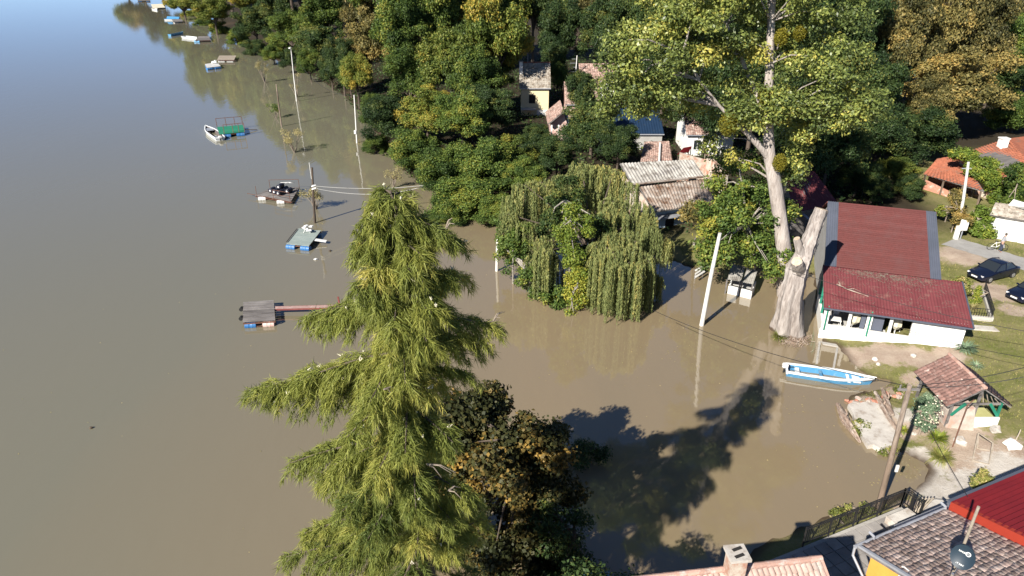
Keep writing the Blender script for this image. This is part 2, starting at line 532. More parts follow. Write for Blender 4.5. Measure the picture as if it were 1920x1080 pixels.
MT['leaf_green'] = leafmat('leaf_green', [(0.0, (0.020, 0.040, 0.011)), (0.45, (0.056, 0.092, 0.021)), (0.8, (0.112, 0.142, 0.028)), (1.0, (0.185, 0.175, 0.034))])
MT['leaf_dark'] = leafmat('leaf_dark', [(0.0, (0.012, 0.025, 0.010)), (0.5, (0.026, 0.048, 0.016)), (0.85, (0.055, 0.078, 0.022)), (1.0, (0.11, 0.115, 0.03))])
MT['leaf_yellow'] = leafmat('leaf_yellow', [(0.0, (0.034, 0.056, 0.014)), (0.4, (0.080, 0.110, 0.023)), (0.75, (0.138, 0.148, 0.030)), (1.0, (0.23, 0.18, 0.034))])
MT['leaf_brown'] = leafmat('leaf_brown', [(0.0, (0.032, 0.036, 0.015)), (0.4, (0.100, 0.092, 0.034)), (0.75, (0.175, 0.145, 0.052)), (1.0, (0.24, 0.17, 0.055))])
MT['leaf_maple'] = leafmat('leaf_maple', [(0.0, (0.015, 0.020, 0.008)), (0.5, (0.034, 0.036, 0.013)), (0.8, (0.082, 0.062, 0.019)), (1.0, (0.19, 0.125, 0.032))])
MT['leaf_poplar'] = leafmat('leaf_poplar', [(0.0, (0.036, 0.056, 0.020)), (0.45, (0.105, 0.136, 0.038)), (0.8, (0.185, 0.21, 0.056)), (1.0, (0.27, 0.25, 0.06))], rough=0.42, spec=0.4)
MT['leaf_willow'] = leafmat('leaf_willow', [(0.0, (0.055, 0.078, 0.030)), (0.5, (0.125, 0.150, 0.060)), (0.85, (0.20, 0.205, 0.075)), (1.0, (0.28, 0.23, 0.08))])
MT['needle'] = leafmat('needle', [(0.0, (0.048, 0.072, 0.020)), (0.5, (0.130, 0.154, 0.037)), (0.85, (0.205, 0.214, 0.054)), (1.0, (0.30, 0.27, 0.08))], trans=0.4)
MT['mistletoe'] = leafmat('mistletoe', [(0.0, (0.06, 0.065, 0.010)), (0.5, (0.12, 0.115, 0.014)), (1.0, (0.20, 0.17, 0.02))])
MT['leaf_lime'] = leafmat('leaf_lime', [(0.0, (0.05, 0.085, 0.016)), (0.5, (0.105, 0.145, 0.025)), (1.0, (0.235, 0.225, 0.035))])
MT['leaf_pale'] = leafmat('leaf_pale', [(0.0, (0.13, 0.125, 0.06)), (0.5, (0.20, 0.185, 0.09)), (1.0, (0.30, 0.26, 0.14))])
MT['leaf_silver'] = leafmat('leaf_silver', [(0.0, (0.07, 0.115, 0.075)), (0.5, (0.13, 0.19, 0.13)), (1.0, (0.24, 0.29, 0.20))])
MT['grass'] = leafmat('grass', [(0.0, (0.055, 0.075, 0.018)), (0.5, (0.115, 0.135, 0.035)), (0.8, (0.19, 0.18, 0.06)), (1.0, (0.30, 0.25, 0.12))])

# ------------------------------------------------------------------ terrain, water, road
def g2(px, py, z=0.0):
    p = G(px, py, z)
    return (p.x, p.y)


SHORE = [(-30, -60), (-8, 6), (2, 14.5), (7.5, 20.0), g2(1440, 1012), g2(1500, 988), g2(1570, 966), g2(1640, 951), g2(1695, 928), g2(1732, 905),
         g2(1748, 885), g2(1738, 868), g2(1705, 852), g2(1655, 838), g2(1612, 815), g2(1592, 775), g2(1596, 745), g2(1640, 730), g2(1668, 716), g2(1628, 705),
         g2(1600, 690), g2(1584, 664), g2(1574, 648), g2(1545, 640), (24.2, 47.5), (27.0, 56), (24, 58), (21, 56.5), (17, 57), (14, 60), (10, 63), (6, 64), (1, 66),
         (-3, 71), (-7, 76), (-12, 84), (-17, 95), (-21, 108), (-26, 122), (-34, 142), (-46, 165), (-66, 195), g2(452, 78), g2(405, 52), g2(365, 30), g2(332, 10), g2(312, -6), g2(300, -14), (-420, 640),
         (-700, 600), (-3000, 700), (-3000, 3500), (3500, 3500), (3500, -3000), (-30, -3000)]
_S = np.array(SHORE, float)


def shore_dist(x, y):
    x = np.asarray(x, float)
    y = np.asarray(y, float)
    d2 = np.full(x.shape, 1e18)
    inside = np.zeros(x.shape, bool)
    n = len(_S)
    for i in range(n):
        ax, ay = _S[i]
        bx, by = _S[(i + 1) % n]
        ex, ey = bx - ax, by - ay
        t = np.clip(((x - ax) * ex + (y - ay) * ey) / (ex * ex + ey * ey), 0, 1)
        d2 = np.minimum(d2, (x - ax - t * ex) ** 2 + (y - ay - t * ey) ** 2)
        c = ((ay > y) != (by > y))
        with np.errstate(divide='ignore', invalid='ignore'):
            xi = (bx - ax) * (y - ay) / (by - ay + 1e-30) + ax
        inside ^= c & (x < xi)
    d = np.sqrt(d2)
    return np.where(inside, d, -d)


ROAD = [g2(1780, 452, 1.3), g2(1800, 458, 1.3), g2(1860, 476, 1.3), g2(1925, 497, 1.3), g2(2050, 540, 1.3), g2(2300, 640, 1.3)]


def seg_dist(x, y, pts):
    d2 = np.full(np.shape(x), 1e18)
    for (ax, ay), (bx, by) in zip(pts[:-1], pts[1:]):
        ex, ey = bx - ax, by - ay
        t = np.clip(((x - ax) * ex + (y - ay) * ey) / (ex * ex + ey * ey), 0, 1)
        d2 = np.minimum(d2, (x - ax - t * ex) ** 2 + (y - ay - t * ey) ** 2)
    return np.sqrt(d2)


def wav(x, y):
    return (np.sin(x * 0.9 + 1.3 * np.sin(y * 0.43)) * np.cos(y * 0.77 + 0.8 * np.sin(x * 0.51)) +
            0.5 * np.sin(x * 2.3 + y * 1.1) * np.cos(y * 2.9 - x * 0.7) + 0.3 * np.sin(x * 5.1 - y * 3.7))


def hz(x, y):
    x = np.asarray(x, float)
    y = np.asarray(y, float)
    d = shore_dist(x, y)
    d = d + 0.22 * wav(x * 1.3, y * 1.3) * np.clip(1 - np.abs(d) / 6, 0, 1)
    land = 1.35 * (1 - np.exp(-np.maximum(d, 0) / 8.0)) + 0.04 * np.clip(d - 25, 0, 200)
    z = np.where(d > 0, land, np.maximum(-2.6, 0.16 * d))
    z = z + np.where(d > 0.3, 0.035 * wav(x * 1.7 + 9, y * 1.7), 0)
    w = np.clip(1 - (seg_dist(x, y, ROAD) - 2.4) / 3.0, 0, 1)
    w = w * w * (3 - 2 * w)
    return z * (1 - w) + 1.3 * w


def H1(x, y):
    return float(hz(np.array([x]), np.array([y]))[0])


def on_ground(px, py):
    """ground point seen at a pixel"""
    z = 0.6
    for _ in range(12):
        p = G(px, py, z)
        z = max(H1(p.x, p.y), 0.0)
    return G(px, py, z)


def axis(parts):
    out = []
    for a, b, s in parts:
        out += list(np.linspace(a, b, max(2, int(round((b - a) / s)) + 1))[:-1])
    out.append(parts[-1][1])
    return np.array(out)


gx = axis([(-3000, -800, 220), (-800, -200, 60), (-200, -60, 14), (-60, 8, 3.0), (8, 52, 0.34), (52, 110, 2.4), (110, 300, 14), (300, 800, 50), (800, 3500, 300)])
gy = axis([(-2500, -400, 300), (-400, -60, 40), (-60, 16, 4.0), (16, 64, 0.34), (64, 130, 2.2), (130, 300, 9), (300, 900, 40), (900, 3500, 260)])
X, Y = np.meshgrid(gx, gy)
Z = hz(X, Y)
nx, ny = len(gx), len(gy)
idx = np.arange(nx * ny).reshape(ny, nx)
quads = np.stack([idx[:-1, :-1], idx[:-1, 1:], idx[1:, 1:], idx[1:, :-1]], -1).reshape(-1, 4)


def ground_material():
    m, nt, bs, N, L = _nt("bank_earth")
    tc = N("ShaderNodeTexCoord")

    def noise(s, d=6, r=0.65):
        n = N("ShaderNodeTexNoise")
        n.inputs["Scale"].default_value = s
        n.inputs["Detail"].default_value = d
        n.inputs["Roughness"].default_value = r
        L(tc.outputs["Object"], n.inputs["Vector"])
        return n.outputs[0]

    def mixc(fac, a, b):
        x = N("ShaderNodeMix")
        x.data_type = 'RGBA'
        L(fac, x.inputs[0])
        for i, c in ((6, a), (7, b)):
            if isinstance(c, tuple):
                x.inputs[i].default_value = c4(c)
            else:
                L(c, x.inputs[i])
        return x.outputs[2]

    def rng_(v, a, b):
        r = N("ShaderNodeMapRange")
        r.inputs[1].default_value = a
        r.inputs[2].default_value = b
        L(v, r.inputs[0])
        return r.outputs[0]

    def attr(n):
        a = N("ShaderNodeAttribute")
        a.attribute_name = n
        return a.outputs["Fac"]

    def madd(v, n, k, off):
        a = N("ShaderNodeMath")
        a.operation = 'MULTIPLY_ADD'
        L(n, a.inputs[0])
        a.inputs[1].default_value = k
        a.inputs[2].default_value = off
        b = N("ShaderNodeMath")
        b.operation = 'ADD'
        L(v, b.inputs[0])
        L(a.outputs[0], b.inputs[1])
        return b.outputs[0]
    grass = mixc(rng_(noise(0.55), 0.38, 0.62), (0.115, 0.125, 0.036), (0.20, 0.18, 0.078))
    grass = mixc(rng_(noise(5.0, 8, 0.8), 0.48, 0.7), grass, (0.21, 0.18, 0.10))
    dirt = mixc(rng_(noise(0.8, 8), 0.35, 0.65), (0.40, 0.325, 0.255), (0.285, 0.215, 0.165))
    dirt = mixc(rng_(noise(9.0, 6, 0.8), 0.55, 0.72), dirt, (0.48, 0.42, 0.35))
    f1 = rng_(madd(attr("bare"), noise(1.6, 8, 0.75), 1.3, -0.65), 0.38, 0.62)
    col = mixc(f1, grass, dirt)
    sand = mixc(rng_(noise(2.0, 8), 0.35, 0.65), (0.50, 0.465, 0.415), (0.39, 0.35, 0.30))
    col = mixc(rng_(madd(attr("sand"), noise(2.2, 8, 0.75), 1.1, -0.55), 0.4, 0.6), col, sand)
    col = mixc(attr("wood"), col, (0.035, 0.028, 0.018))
    col = mixc(attr("wet"), col, (0.075, 0.052, 0.034))
    L(col, bs.inputs["Base Color"])
    bs.inputs["Roughness"].default_value = 0.95
    bs.inputs["Specular IOR Level"].default_value = 0.1
    b = N("ShaderNodeBump")
    b.inputs["Strength"].default_value = 0.6
    b.inputs["Distance"].default_value = 0.08
    L(noise(7.0, 8, 0.75), b.inputs["Height"])
    L(b.outputs[0], bs.inputs["Normal"])
    return m


me = array_mesh("ground", np.stack([X, Y, Z], -1).reshape(-1, 3), quads, ground_material(), smooth=True)
dd = shore_dist(X, Y).ravel()
xf, yf = X.ravel(), Y.ravel()


def blob(spots):
    v = np.zeros(len(xf))
    for px, py, r in spots:
        p = G(px, py, 0.7)
        v = np.maximum(v, np.exp(-((xf - p.x) ** 2 + (yf - p.y) ** 2) / (r * r)))
    return v


bare = blob([(1600, 655, 1.6), (1660, 655, 1.7), (1720, 665, 1.6), (1780, 665, 1.3), (1860, 555, 2.2), (1800, 490, 2.4), (1830, 850, 2.6), (1900, 860, 2.4), (1790, 800, 2.0),
             (1720, 700, 1.0), (1700, 790, 1.3), (1900, 590, 1.3), (1640, 745, 1.2), (1720, 945, 1.2), (1680, 720, 0.8), (1830, 375, 2.0), (1790, 370, 2.5)])
sand = blob([(1700, 770, 1.0), (1830, 895, 1.5), (1760, 900, 1.6), (1900, 880, 2.0), (1800, 930, 1.6), (1740, 850, 1.4), (1880, 900, 1.6)])
wood = np.clip((yf - 62) / 5 + (0.0), 0, 1) * np.clip(1 - (xf - 43) / 4, 0, 1) + np.clip((yf - 84) / 8, 0, 1)  # forest floor; stretched behind the restaurant, its dark colour stands in for shade
wet = np.clip(1 - dd / 0.45, 0, 1) * (dd > -3)
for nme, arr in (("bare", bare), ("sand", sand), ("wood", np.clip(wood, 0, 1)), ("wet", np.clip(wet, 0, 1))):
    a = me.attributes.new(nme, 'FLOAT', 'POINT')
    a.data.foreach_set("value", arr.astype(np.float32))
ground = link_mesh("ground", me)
ground["kind"] = "structure"


def water_material():
    m, nt, bs, N, L = _nt("muddy_water")
    tc = N("ShaderNodeTexCoord")
    mp = N("ShaderNodeMapping")
    mp.inputs["Rotation"].default_value = (0, 0, 0.35)
    mp.inputs["Scale"].default_value = (1.0, 0.35, 1.0)
    L(tc.outputs["Object"], mp.inputs[0])
    n1 = N("ShaderNodeTexNoise")
    n1.inputs["Scale"].default_value = 0.05
    n1.inputs["Detail"].default_value = 9
    n1.inputs["Roughness"].default_value = 0.62
    L(mp.outputs[0], n1.inputs["Vector"])
    r1 = N("ShaderNodeMapRange")
    r1.inputs[1].default_value = 0.35
    r1.inputs[2].default_value = 0.65
    L(n1.outputs[0], r1.inputs[0])
    mx = N("ShaderNodeMix")
    mx.data_type = 'RGBA'
    mx.inputs[6].default_value = (0.228, 0.174, 0.104, 1)
    mx.inputs[7].default_value = (0.196, 0.156, 0.097, 1)
    L(r1.outputs[0], mx.inputs[0])
    # mud turns greyer towards the main current: sky sheen put into its colour
    sp = N("ShaderNodeSeparateXYZ")
    L(tc.outputs["Object"], sp.inputs[0])
    wob = N("ShaderNodeMath")
    wob.operation = 'MULTIPLY_ADD'
    L(n1.outputs[0], wob.inputs[0])
    wob.inputs[1].default_value = 26.0
    L(sp.outputs[0], wob.inputs[2])
    rr = N("ShaderNodeMapRange")
    rr.inputs[1].default_value = 13.0
    rr.inputs[2].default_value = -12.0
    rr.inputs[4].default_value = 0.85
    L(wob.outputs[0], rr.inputs[0])
    m2 = N("ShaderNodeMix")
    m2.data_type = 'RGBA'
    L(rr.outputs[0], m2.inputs[0])
    L(mx.outputs[2], m2.inputs[6])
    m2.inputs[7].default_value = (0.154, 0.150, 0.108, 1)
    L(m2.outputs[2], bs.inputs["Base Color"])
    bs.inputs["Roughness"].default_value = 0.045
    bs.inputs["IOR"].default_value = 1.85
    bs.inputs["Specular IOR Level"].default_value = 0.5
    n2 = N("ShaderNodeTexNoise")
    n2.inputs["Scale"].default_value = 1.1
    n2.inputs["Detail"].default_value = 3
    L(mp.outputs[0], n2.inputs["Vector"])
    b = N("ShaderNodeBump")
    b.inputs["Strength"].default_value = 0.08
    b.inputs["Distance"].default_value = 0.12
    L(n2.outputs[0], b.inputs["Height"])
    L(b.outputs[0], bs.inputs["Normal"])
    return m


me = bpy.data.meshes.new("river_water")
me.from_pydata([(-3000, -2500, 0), (3500, -2500, 0), (3500, 3500, 0), (-3000, 3500, 0)], [], [(0, 1, 2, 3)])
me.materials.append(water_material())
water = link_mesh("river_water", me)
water["kind"] = "structure"


def ribbon(pts, width, dz, name, mat, n=60, flat=None):
    pts = [Vector((p[0], p[1], 0)) for p in pts]
    L = [0]
    for a, b in zip(pts[:-1], pts[1:]):
        L.append(L[-1] + (b - a).length)
    vs, fs = [], []
    for i in range(n + 1):
        s = L[-1] * i / n
        k = max(j for j in range(len(L) - 1) if L[j] <= s + 1e-9)
        t = (s - L[k]) / (L[k + 1] - L[k])
        p = pts[k].lerp(pts[k + 1], t)
        k0, k1 = pts[max(k - (t < 0.5), 0)], pts[min(k + 1 + (t > 0.5), len(pts) - 1)]
        d = (k1 - k0).normalized()
        s_ = Vector((d.y, -d.x, 0))
        for j in (-1, -0.33, 0.33, 1):
            q = p + s_ * (width / 2 * j * (1 + 0.04 * math.sin(i * 1.7 + j)))
            z = flat if flat is not None else H1(q.x, q.y)
            vs.append((q.x, q.y, z + dz))
    for i in range(n):
        for j in range(3):
            a = i * 4 + j
            fs.append((a, a + 1, a + 5, a + 4))
    me = bpy.data.meshes.new(name)
    me.from_pydata(vs, [], fs)
    me.materials.append(mat)
    o = link_mesh(name, me)
    o["kind"] = "structure"
    return o


ribbon(ROAD, 2.9, 0.02, "road", MT['asphalt_pale'], flat=1.3)

# ------------------------------------------------------------------ foliage
def unit(v):
    return v / np.maximum(np.linalg.norm(v, axis=-1, keepdims=True), 1e-9)


def leaf_arrays(c, nrm, size, aspect, r, tint, fold=0.25):
    """one kite-shaped leaf per centre"""
    n = len(c)
    rnd = unit(r.normal(size=(n, 3)))
    u = unit(np.cross(nrm, rnd))
    w = np.cross(nrm, u)
    s = size[:, None]
    v = np.stack([c - u * s, c + w * s * aspect + nrm * s * fold - u * s * 0.1, c + u * s, c - w * s * aspect + nrm * s * fold - u * s * 0.1], 1).reshape(-1, 3)
    f = np.arange(4 * n).reshape(-1, 4)
    return v, f, np.repeat(tint, 4)


def clump_leaves(cl, per, leaf, r, flat=0.75, up=0.45, rand=0.75, tvar=0.19):
    """cl: rows of x y z radius tint; leaves fill the outer part of every clump"""
    cl = np.asarray(cl, float)
    k = len(cl)
    cnt = np.maximum(8, (per * (cl[:, 3] / cl[:, 3].mean()) ** 2)).astype(int)
    ii = np.repeat(np.arange(k), cnt)
    n = len(ii)
    d = unit(r.normal(size=(n, 3)))
    rad = cl[ii, 3] * (0.35 + 0.72 * r.random(n) ** 0.6)
    off = d * rad[:, None]
    off[:, 2] *= flat
    # a lumpy outline for every clump
    lump = 1 + 0.28 * np.sin(d[:, 0] * 5 + ii) * np.sin(d[:, 1] * 5 + ii * 1.7) + 0.18 * np.sin(d[:, 2] * 7 + ii * 0.6)
    off *= lump[:, None]
    c = cl[ii, :3] + off
    nrm = unit(d * 0.8 + np.array([0, 0, up]) + rand * r.normal(size=(n, 3)))
    size = leaf * (0.65 + 0.7 * r.random(n))
    tint = np.clip(cl[ii, 4] + tvar * r.normal(size=n), 0, 1)
    return c, nrm, size, tint


def crown_mesh(name, cl, per, leaf, mat, seed, aspect=0.55, **kw):
    r = np.random.default_rng(seed)
    c, nrm, size, tint = clump_leaves(cl, per, leaf, r, **kw)
    v, f, t = leaf_arrays(c, nrm, size, aspect, r, tint)
    return array_mesh(name, v, f, mat, t)


def ball_clumps(r, R, k, rc=(0.2, 0.36), lo=-0.55, tint=(0.45, 0.16), inner=0.35):
    """clumps on a lumpy ball of radius R, few below"""
    out = []
    ph = r.random(6) * 6.28
    while len(out) < k:
        d = unit(r.normal(size=3))
        if d[2] < lo:
            continue
        lob = 0.80 + 0.16 * math.sin(3 * math.atan2(d[1], d[0]) + ph[0]) + 0.12 * math.sin(5 * math.atan2(d[1], d[0]) + 4 * d[2] + ph[1]) + 0.1 * math.sin(6 * d[2] + ph[2])
        q = r.random()
        rad = R * lob * (0.86 + 0.14 * r.random() if q > inner else 0.25 + 0.55 * r.random())
        out.append((d[0] * rad, d[1] * rad, d[2] * rad, R * r.uniform(*rc) * (1.0 if q > inner else 1.2), np.clip(r.normal(*tint), 0, 1)))
    return np.array(out)


def limb_mesh(name, cl, base, r, mat, n=14, r0=0.16, start=None):
    """limbs from the trunk top out to some clumps"""
    mb = MB()
    pick = r.choice(len(cl), min(n, len(cl)), replace=False)
    for i in pick:
        e = Vector(cl[i][:3])
        s = Vector(base) if start is None else Vector(start) + Vector((0, 0, 1)) * float(r.uniform(0, 1))
        m = s.lerp(e, 0.5) + Vector((r.normal() * 0.25, r.normal() * 0.25, 0.15 * (e - s).length))
        mb.tube([s, s.lerp(m, 0.5) + Vector((0, 0, 0.1)), m, m.lerp(e, 0.55), e], [r0, r0 * 0.8, r0 * 0.55, r0 * 0.35, r0 * 0.12], 5, cap=False)
    return mb


VAR = {}


def make_variant(key, seed, leafm, k=50, per=860, leaf=0.14, R=5.0, tint=(0.42, 0.17), bark='bark_dark', rc=(0.17, 0.33)):
    r = np.random.default_rng(seed)
    cl = ball_clumps(r, R, k, rc=rc, tint=tint, inner=0.28)
    me = crown_mesh("crown_" + key, cl, per, leaf, MT[leafm], seed + 100)
    lm = limb_mesh("limbs", cl, (0, 0, -R * 0.7), r, MT[bark])
    lo = lm.build("limbs", MT[bark])
    lme = lo.data
    bpy.data.objects.remove(lo)
    VAR[key] = (me, lme, bark)


make_variant('green_a', 11, 'leaf_green')
make_variant('green_b', 12, 'leaf_green', k=60, tint=(0.5, 0.2))
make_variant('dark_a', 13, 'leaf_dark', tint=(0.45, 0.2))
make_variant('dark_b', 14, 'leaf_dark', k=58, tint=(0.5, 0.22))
make_variant('yellow_a', 15, 'leaf_yellow', k=54, tint=(0.45, 0.2))
make_variant('yellow_b', 16, 'leaf_yellow', tint=(0.5, 0.2))
make_variant('brown_a', 17, 'leaf_brown', k=52, tint=(0.45, 0.26), rc=(0.13, 0.28), per=780)
make_variant('brown_b', 18, 'leaf_brown', k=44, tint=(0.4, 0.28), rc=(0.14, 0.30), per=780)

_tr = MB()
_tr.tube([(0, 0, -0.06), (0.02, 0.01, 0.3), (-0.02, 0.02, 0.65), (0, 0, 1)], [1.25, 1.0, 0.85, 0.7], 9, wob=0.06)
_o = _tr.build("trunk", MT['bark_dark'])
TRUNK = _o.data
bpy.data.objects.remove(_o)


def tree(px, py, Yd, r, var, label, cat="tree", group=None, sz=None, name="broadleaf_tree"):
    c = AT(px, py, Yd)
    gz = H1(c.x, c.y)
    t = thing(name, label, cat, (c.x, c.y, max(gz, -0.4)), 0, group)
    base = t.location.z
    me, lme, bark = VAR[var]
    s = r / 5.0
    zc = c.z - base
    if sz is None:
        sz = min(max(zc / r * 0.72, 0.8), 1.5)
    rot = random.uniform(0, 6.28)
    cr = link_mesh("crown", me, t)
    cr.location = (0, 0, zc)
    cr.scale = (s * random.uniform(0.92, 1.08), s * random.uniform(0.92, 1.08), s * sz)
    cr.rotation_euler = (0, 0, rot)
    lo = link_mesh("limbs", lme, t)
    lo.location, lo.scale, lo.rotation_euler = cr.location, cr.scale, cr.rotation_euler
    k = link_mesh("trunk", TRUNK, t)
    w = 0.055 * r
    k.scale = (w, w, max(zc - r * sz * 0.62, 0.8) + 0.4)
    k.location = (0, 0, -0.2)
    return t


WOOD = "trees of the dense wood along the river"
BACK = "trees of the wood behind the houses"
D1 = "broadleaf tree with green crown in the dense wood along the flooded bank"
D2 = "broadleaf tree with brownish autumn crown in the wood behind the houses"
D3 = "broadleaf tree with dark green crown in the shaded wood behind the houses"
# shore trees, from the willow up the river
for a in [
    (872, 388, 71, 3.6, 'green_a', "dense green tree overhanging the water between the conifer top and the willow"),
    (832, 325, 77, 3.6, 'green_b', "green tree at the water edge where the two pole cables disappear"),
    (908, 318, 77, 4.0, 'green_a', "rounded green tree beside the willow crown, towards the river"),
    (955, 300, 81, 3.2, 'yellow_a', "light yellow-green tree in front of the cream house"),
    (775, 285, 90, 3.8, 'green_b', "shore tree with an orange tinge, overhanging the water below the white pole"),
    (722, 222, 98, 3.4, 'dark_a', "dark green bushy tree closing in on the slim white pole"),
    (800, 215, 97, 4.2, 'yellow_a', "yellowing tree behind the dark bushy tree by the white pole"),
    (866, 222, 93, 4.0, 'green_b', "full green tree halfway between the cream house and the river"),
    (915, 205, 99, 3.6, 'dark_a', "dark green tree beside the cream house wall"),
    (768, 150, 114, 4.6, 'green_a', "green tree with an orange patch, above the yellowing tree"),
    (850, 120, 112, 5.2, 'yellow_b', "tall yellow-green tree above the full green one"),
    (925, 80, 116, 5.6, 'yellow_a', "tallest yellow-green tree, next to the chimney of the cream house"),
    (668, 140, 126, 2.8, 'yellow_b', "small yellow shore tree above the slim white pole"),
    (690, 80, 145, 5.6, 'brown_b', "olive brown tree standing behind the small yellow shore tree"),
    (748, 55, 142, 5.6, 'green_b', "green tree between the olive brown one and the tall yellow-green one"),
    (600, 85, 168, 5.6, 'dark_b', "dark green tree behind the lamp pole standing in the water"),
    (545, 62, 186, 6.0, 'green_a', "green shore tree above the sparse sapling"),
    (478, 45, 212, 6.2, 'dark_b', "dark shore tree above the two moored boats"),
    (400, 22, 250, 6.4, 'yellow_b', "yellowing shore tree farthest up the bank, by the blue covered boat"),
    (342, 4, 305, 6.6, 'yellow_a', "yellow shore tree at the picture's edge by the beige platform"),
    (1045, 148, 128, 1.9, 'green_a', "small bright green tree beside the cream house roof"),
    (1110, 235, 90, 3.6, 'dark_b', "dark shaded tree in front of the dark blue roof"),
    (1160, 270, 84, 2.6, 'dark_a', "small dark tree between the blue roof and the willow"),
    (1050, 62, 146, 5.0, 'dark_a', "dark tree rising behind the cream house"),
    (1680, 322, 76, 2.4, 'yellow_b', "small yellow-green tree at the end of the dark red barn roof"),
    (1648, 262, 80, 4.4, 'dark_b', "dark tree above the ridge of the red roofed restaurant"),
    (1560, 270, 74, 3.8, 'dark_a', "dark tree filling the gap between the big poplar and the restaurant"),
    (1795, 160, 95, 6.0, 'brown_a', "large brown autumn tree above the orange roofed house"),
    (1690, 90, 104, 5.4, 'brown_b', "tall brown autumn tree between the poplar crown and the large brown tree"),
]:
    tree(*a)
row, row2, row3, row4 = [], [], [], []
for a in [(610, 22, 200, 6.5, 'green_b'), (520, 8, 235, 6.5, 'dark_a'), (455, -4, 270, 6.5, 'yellow_a'), (690, 12, 180, 6.5, 'brown_b'), (640, -12, 220, 7, 'green_a'), (770, -4, 178, 6.5, 'yellow_b'),
          (820, 40, 150, 5.6, 'green_a'), (560, -22, 270, 7, 'yellow_b'), (860, 4, 170, 6.2, 'brown_b'), (930, 8, 160, 6.0, 'yellow_a'), (705, 275, 97, 2.0, 'green_a'), (845, 400, 70, 2.4, 'green_b')]:
    row.append(tree(*a, D1, "tree", WOOD))
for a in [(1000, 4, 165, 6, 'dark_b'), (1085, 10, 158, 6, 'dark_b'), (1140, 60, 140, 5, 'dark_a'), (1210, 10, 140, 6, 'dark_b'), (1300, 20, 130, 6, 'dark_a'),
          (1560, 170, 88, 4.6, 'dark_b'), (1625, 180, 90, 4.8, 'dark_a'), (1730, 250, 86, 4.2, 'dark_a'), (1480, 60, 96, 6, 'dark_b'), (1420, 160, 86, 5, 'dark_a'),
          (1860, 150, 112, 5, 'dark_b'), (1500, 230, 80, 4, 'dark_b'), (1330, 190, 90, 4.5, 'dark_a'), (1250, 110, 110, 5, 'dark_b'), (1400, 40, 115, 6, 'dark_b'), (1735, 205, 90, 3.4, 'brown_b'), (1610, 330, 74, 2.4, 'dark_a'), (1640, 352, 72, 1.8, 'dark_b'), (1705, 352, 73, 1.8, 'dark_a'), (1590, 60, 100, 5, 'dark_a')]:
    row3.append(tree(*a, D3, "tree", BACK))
for a in [(1120, 10, 150, 4.5, 'brown_b'), (1640, 20, 112, 5.5, 'brown_a'), (1740, 30, 110, 5.6, 'brown_a'), (1820, 60, 112, 5.6, 'brown_b'), (1560, 20, 118, 5.5, 'brown_b'), (1850, 5, 130, 6, 'brown_a'), (1700, -30, 130, 6, 'brown_b')]:
    row2.append(tree(*a, D2, "tree", "autumn trees of the wood behind the houses"))
for px, py, Yd, r, lab in [(1895, 95, 118, 5.2, "green tree above the brown ones at the picture's corner"), (1905, 215, 98, 4.0, "green tree behind the ridge of the orange roofed house")]:
    tree(px, py, Yd, r, 'green_b', lab)
# bank beyond the bend: only their mirror images reach the water in view
for px, py, Yd, r, v in [(330, -52, 400, 12, 'green_a'), (295, -52, 440, 12, 'dark_a'), (262, -48, 480, 12, 'brown_a'), (232, -46, 500, 12, 'green_b')]:
    row4.append(tree(px, py, Yd, r, v, "tree of the far river bend mirrored in the water", "tree", "trees of the far river bend"))

ordinals(row, "{} green tree of the wood behind the shore row, counting downriver", lambda o: -o.location.y)
ordinals(row2, "{} brown autumn tree of the back wood, counting from the river", lambda o: o.location.x / o.location.y)
ordinals(row3, "{} dark shaded tree of the back wood, counting from the cream house", lambda o: o.location.x / o.location.y)
ordinals(row4, "{} tree of the far river bend mirrored in the water, counting upriver", lambda o: o.location.y)

# undergrowth on the floor of the wood
ru = np.random.default_rng(77)
n_ = 90000
ux_ = ru.uniform(-60, 60, n_)
uy_ = ru.uniform(64, 175, n_)
ds_ = shore_dist(ux_, uy_)
pat = np.sin(ux_ * 0.55 + 2 * np.sin(uy_ * 0.3)) * np.cos(uy_ * 0.5 + np.sin(ux_ * 0.4))
ok_ = (ds_ > -0.5) & (ux_ < uy_ * 0.62 - 4) & (ux_ > -uy_ * 0.4) & (pat + 0.5 * ru.normal(size=n_) > -0.35)
ux_, uy_, pat = ux_[ok_], uy_[ok_], pat[ok_]
n_ = len(ux_)
uz_ = np.maximum(hz(ux_, uy_), 0) + ru.random(n_) ** 1.5 * (0.35 + 0.9 * np.clip(pat + 0.3, 0, 1))
v, f, tt = leaf_arrays(np.stack([ux_, uy_, uz_], 1), unit(np.array([0, 0, 0.8]) + 0.7 * ru.normal(size=(n_, 3))), ru.uniform(0.12, 0.26, n_), 0.55, ru, np.clip(ru.normal(0.4, 0.2, n_), 0, 1))
o = link_mesh("undergrowth", array_mesh("undergrowth", v, f, MT['leaf_dark'], tt))
o["kind"] = "stuff"
tag(o, "low dark undergrowth covering the floor of the wood", "undergrowth")

# tall trees standing behind the shore row; their tops rise above the picture and mirror far out on the river
row, row2, row3 = [], [], []
for px, py, Yd, r, v in [(360, -70, 345, 11, 'green_a'), (420, -75, 300, 10.5, 'yellow_b'), (480, -80, 262, 10, 'green_b'), (535, -85, 232, 9.5, 'dark_a'), (590, -80, 212, 9, 'green_b'), (650, -70, 190, 8.5, 'brown_b'),
                         (710, -60, 172, 8, 'green_a'), (780, -70, 160, 7.5, 'yellow_b'), (850, -60, 150, 7, 'green_b')]:
    row.append(tree(px, py, Yd, r, v, "tall tree standing behind the shore trees with its top out of view", "tree", "tall trees behind the shore row", sz=1.7, name="tall_tree"))

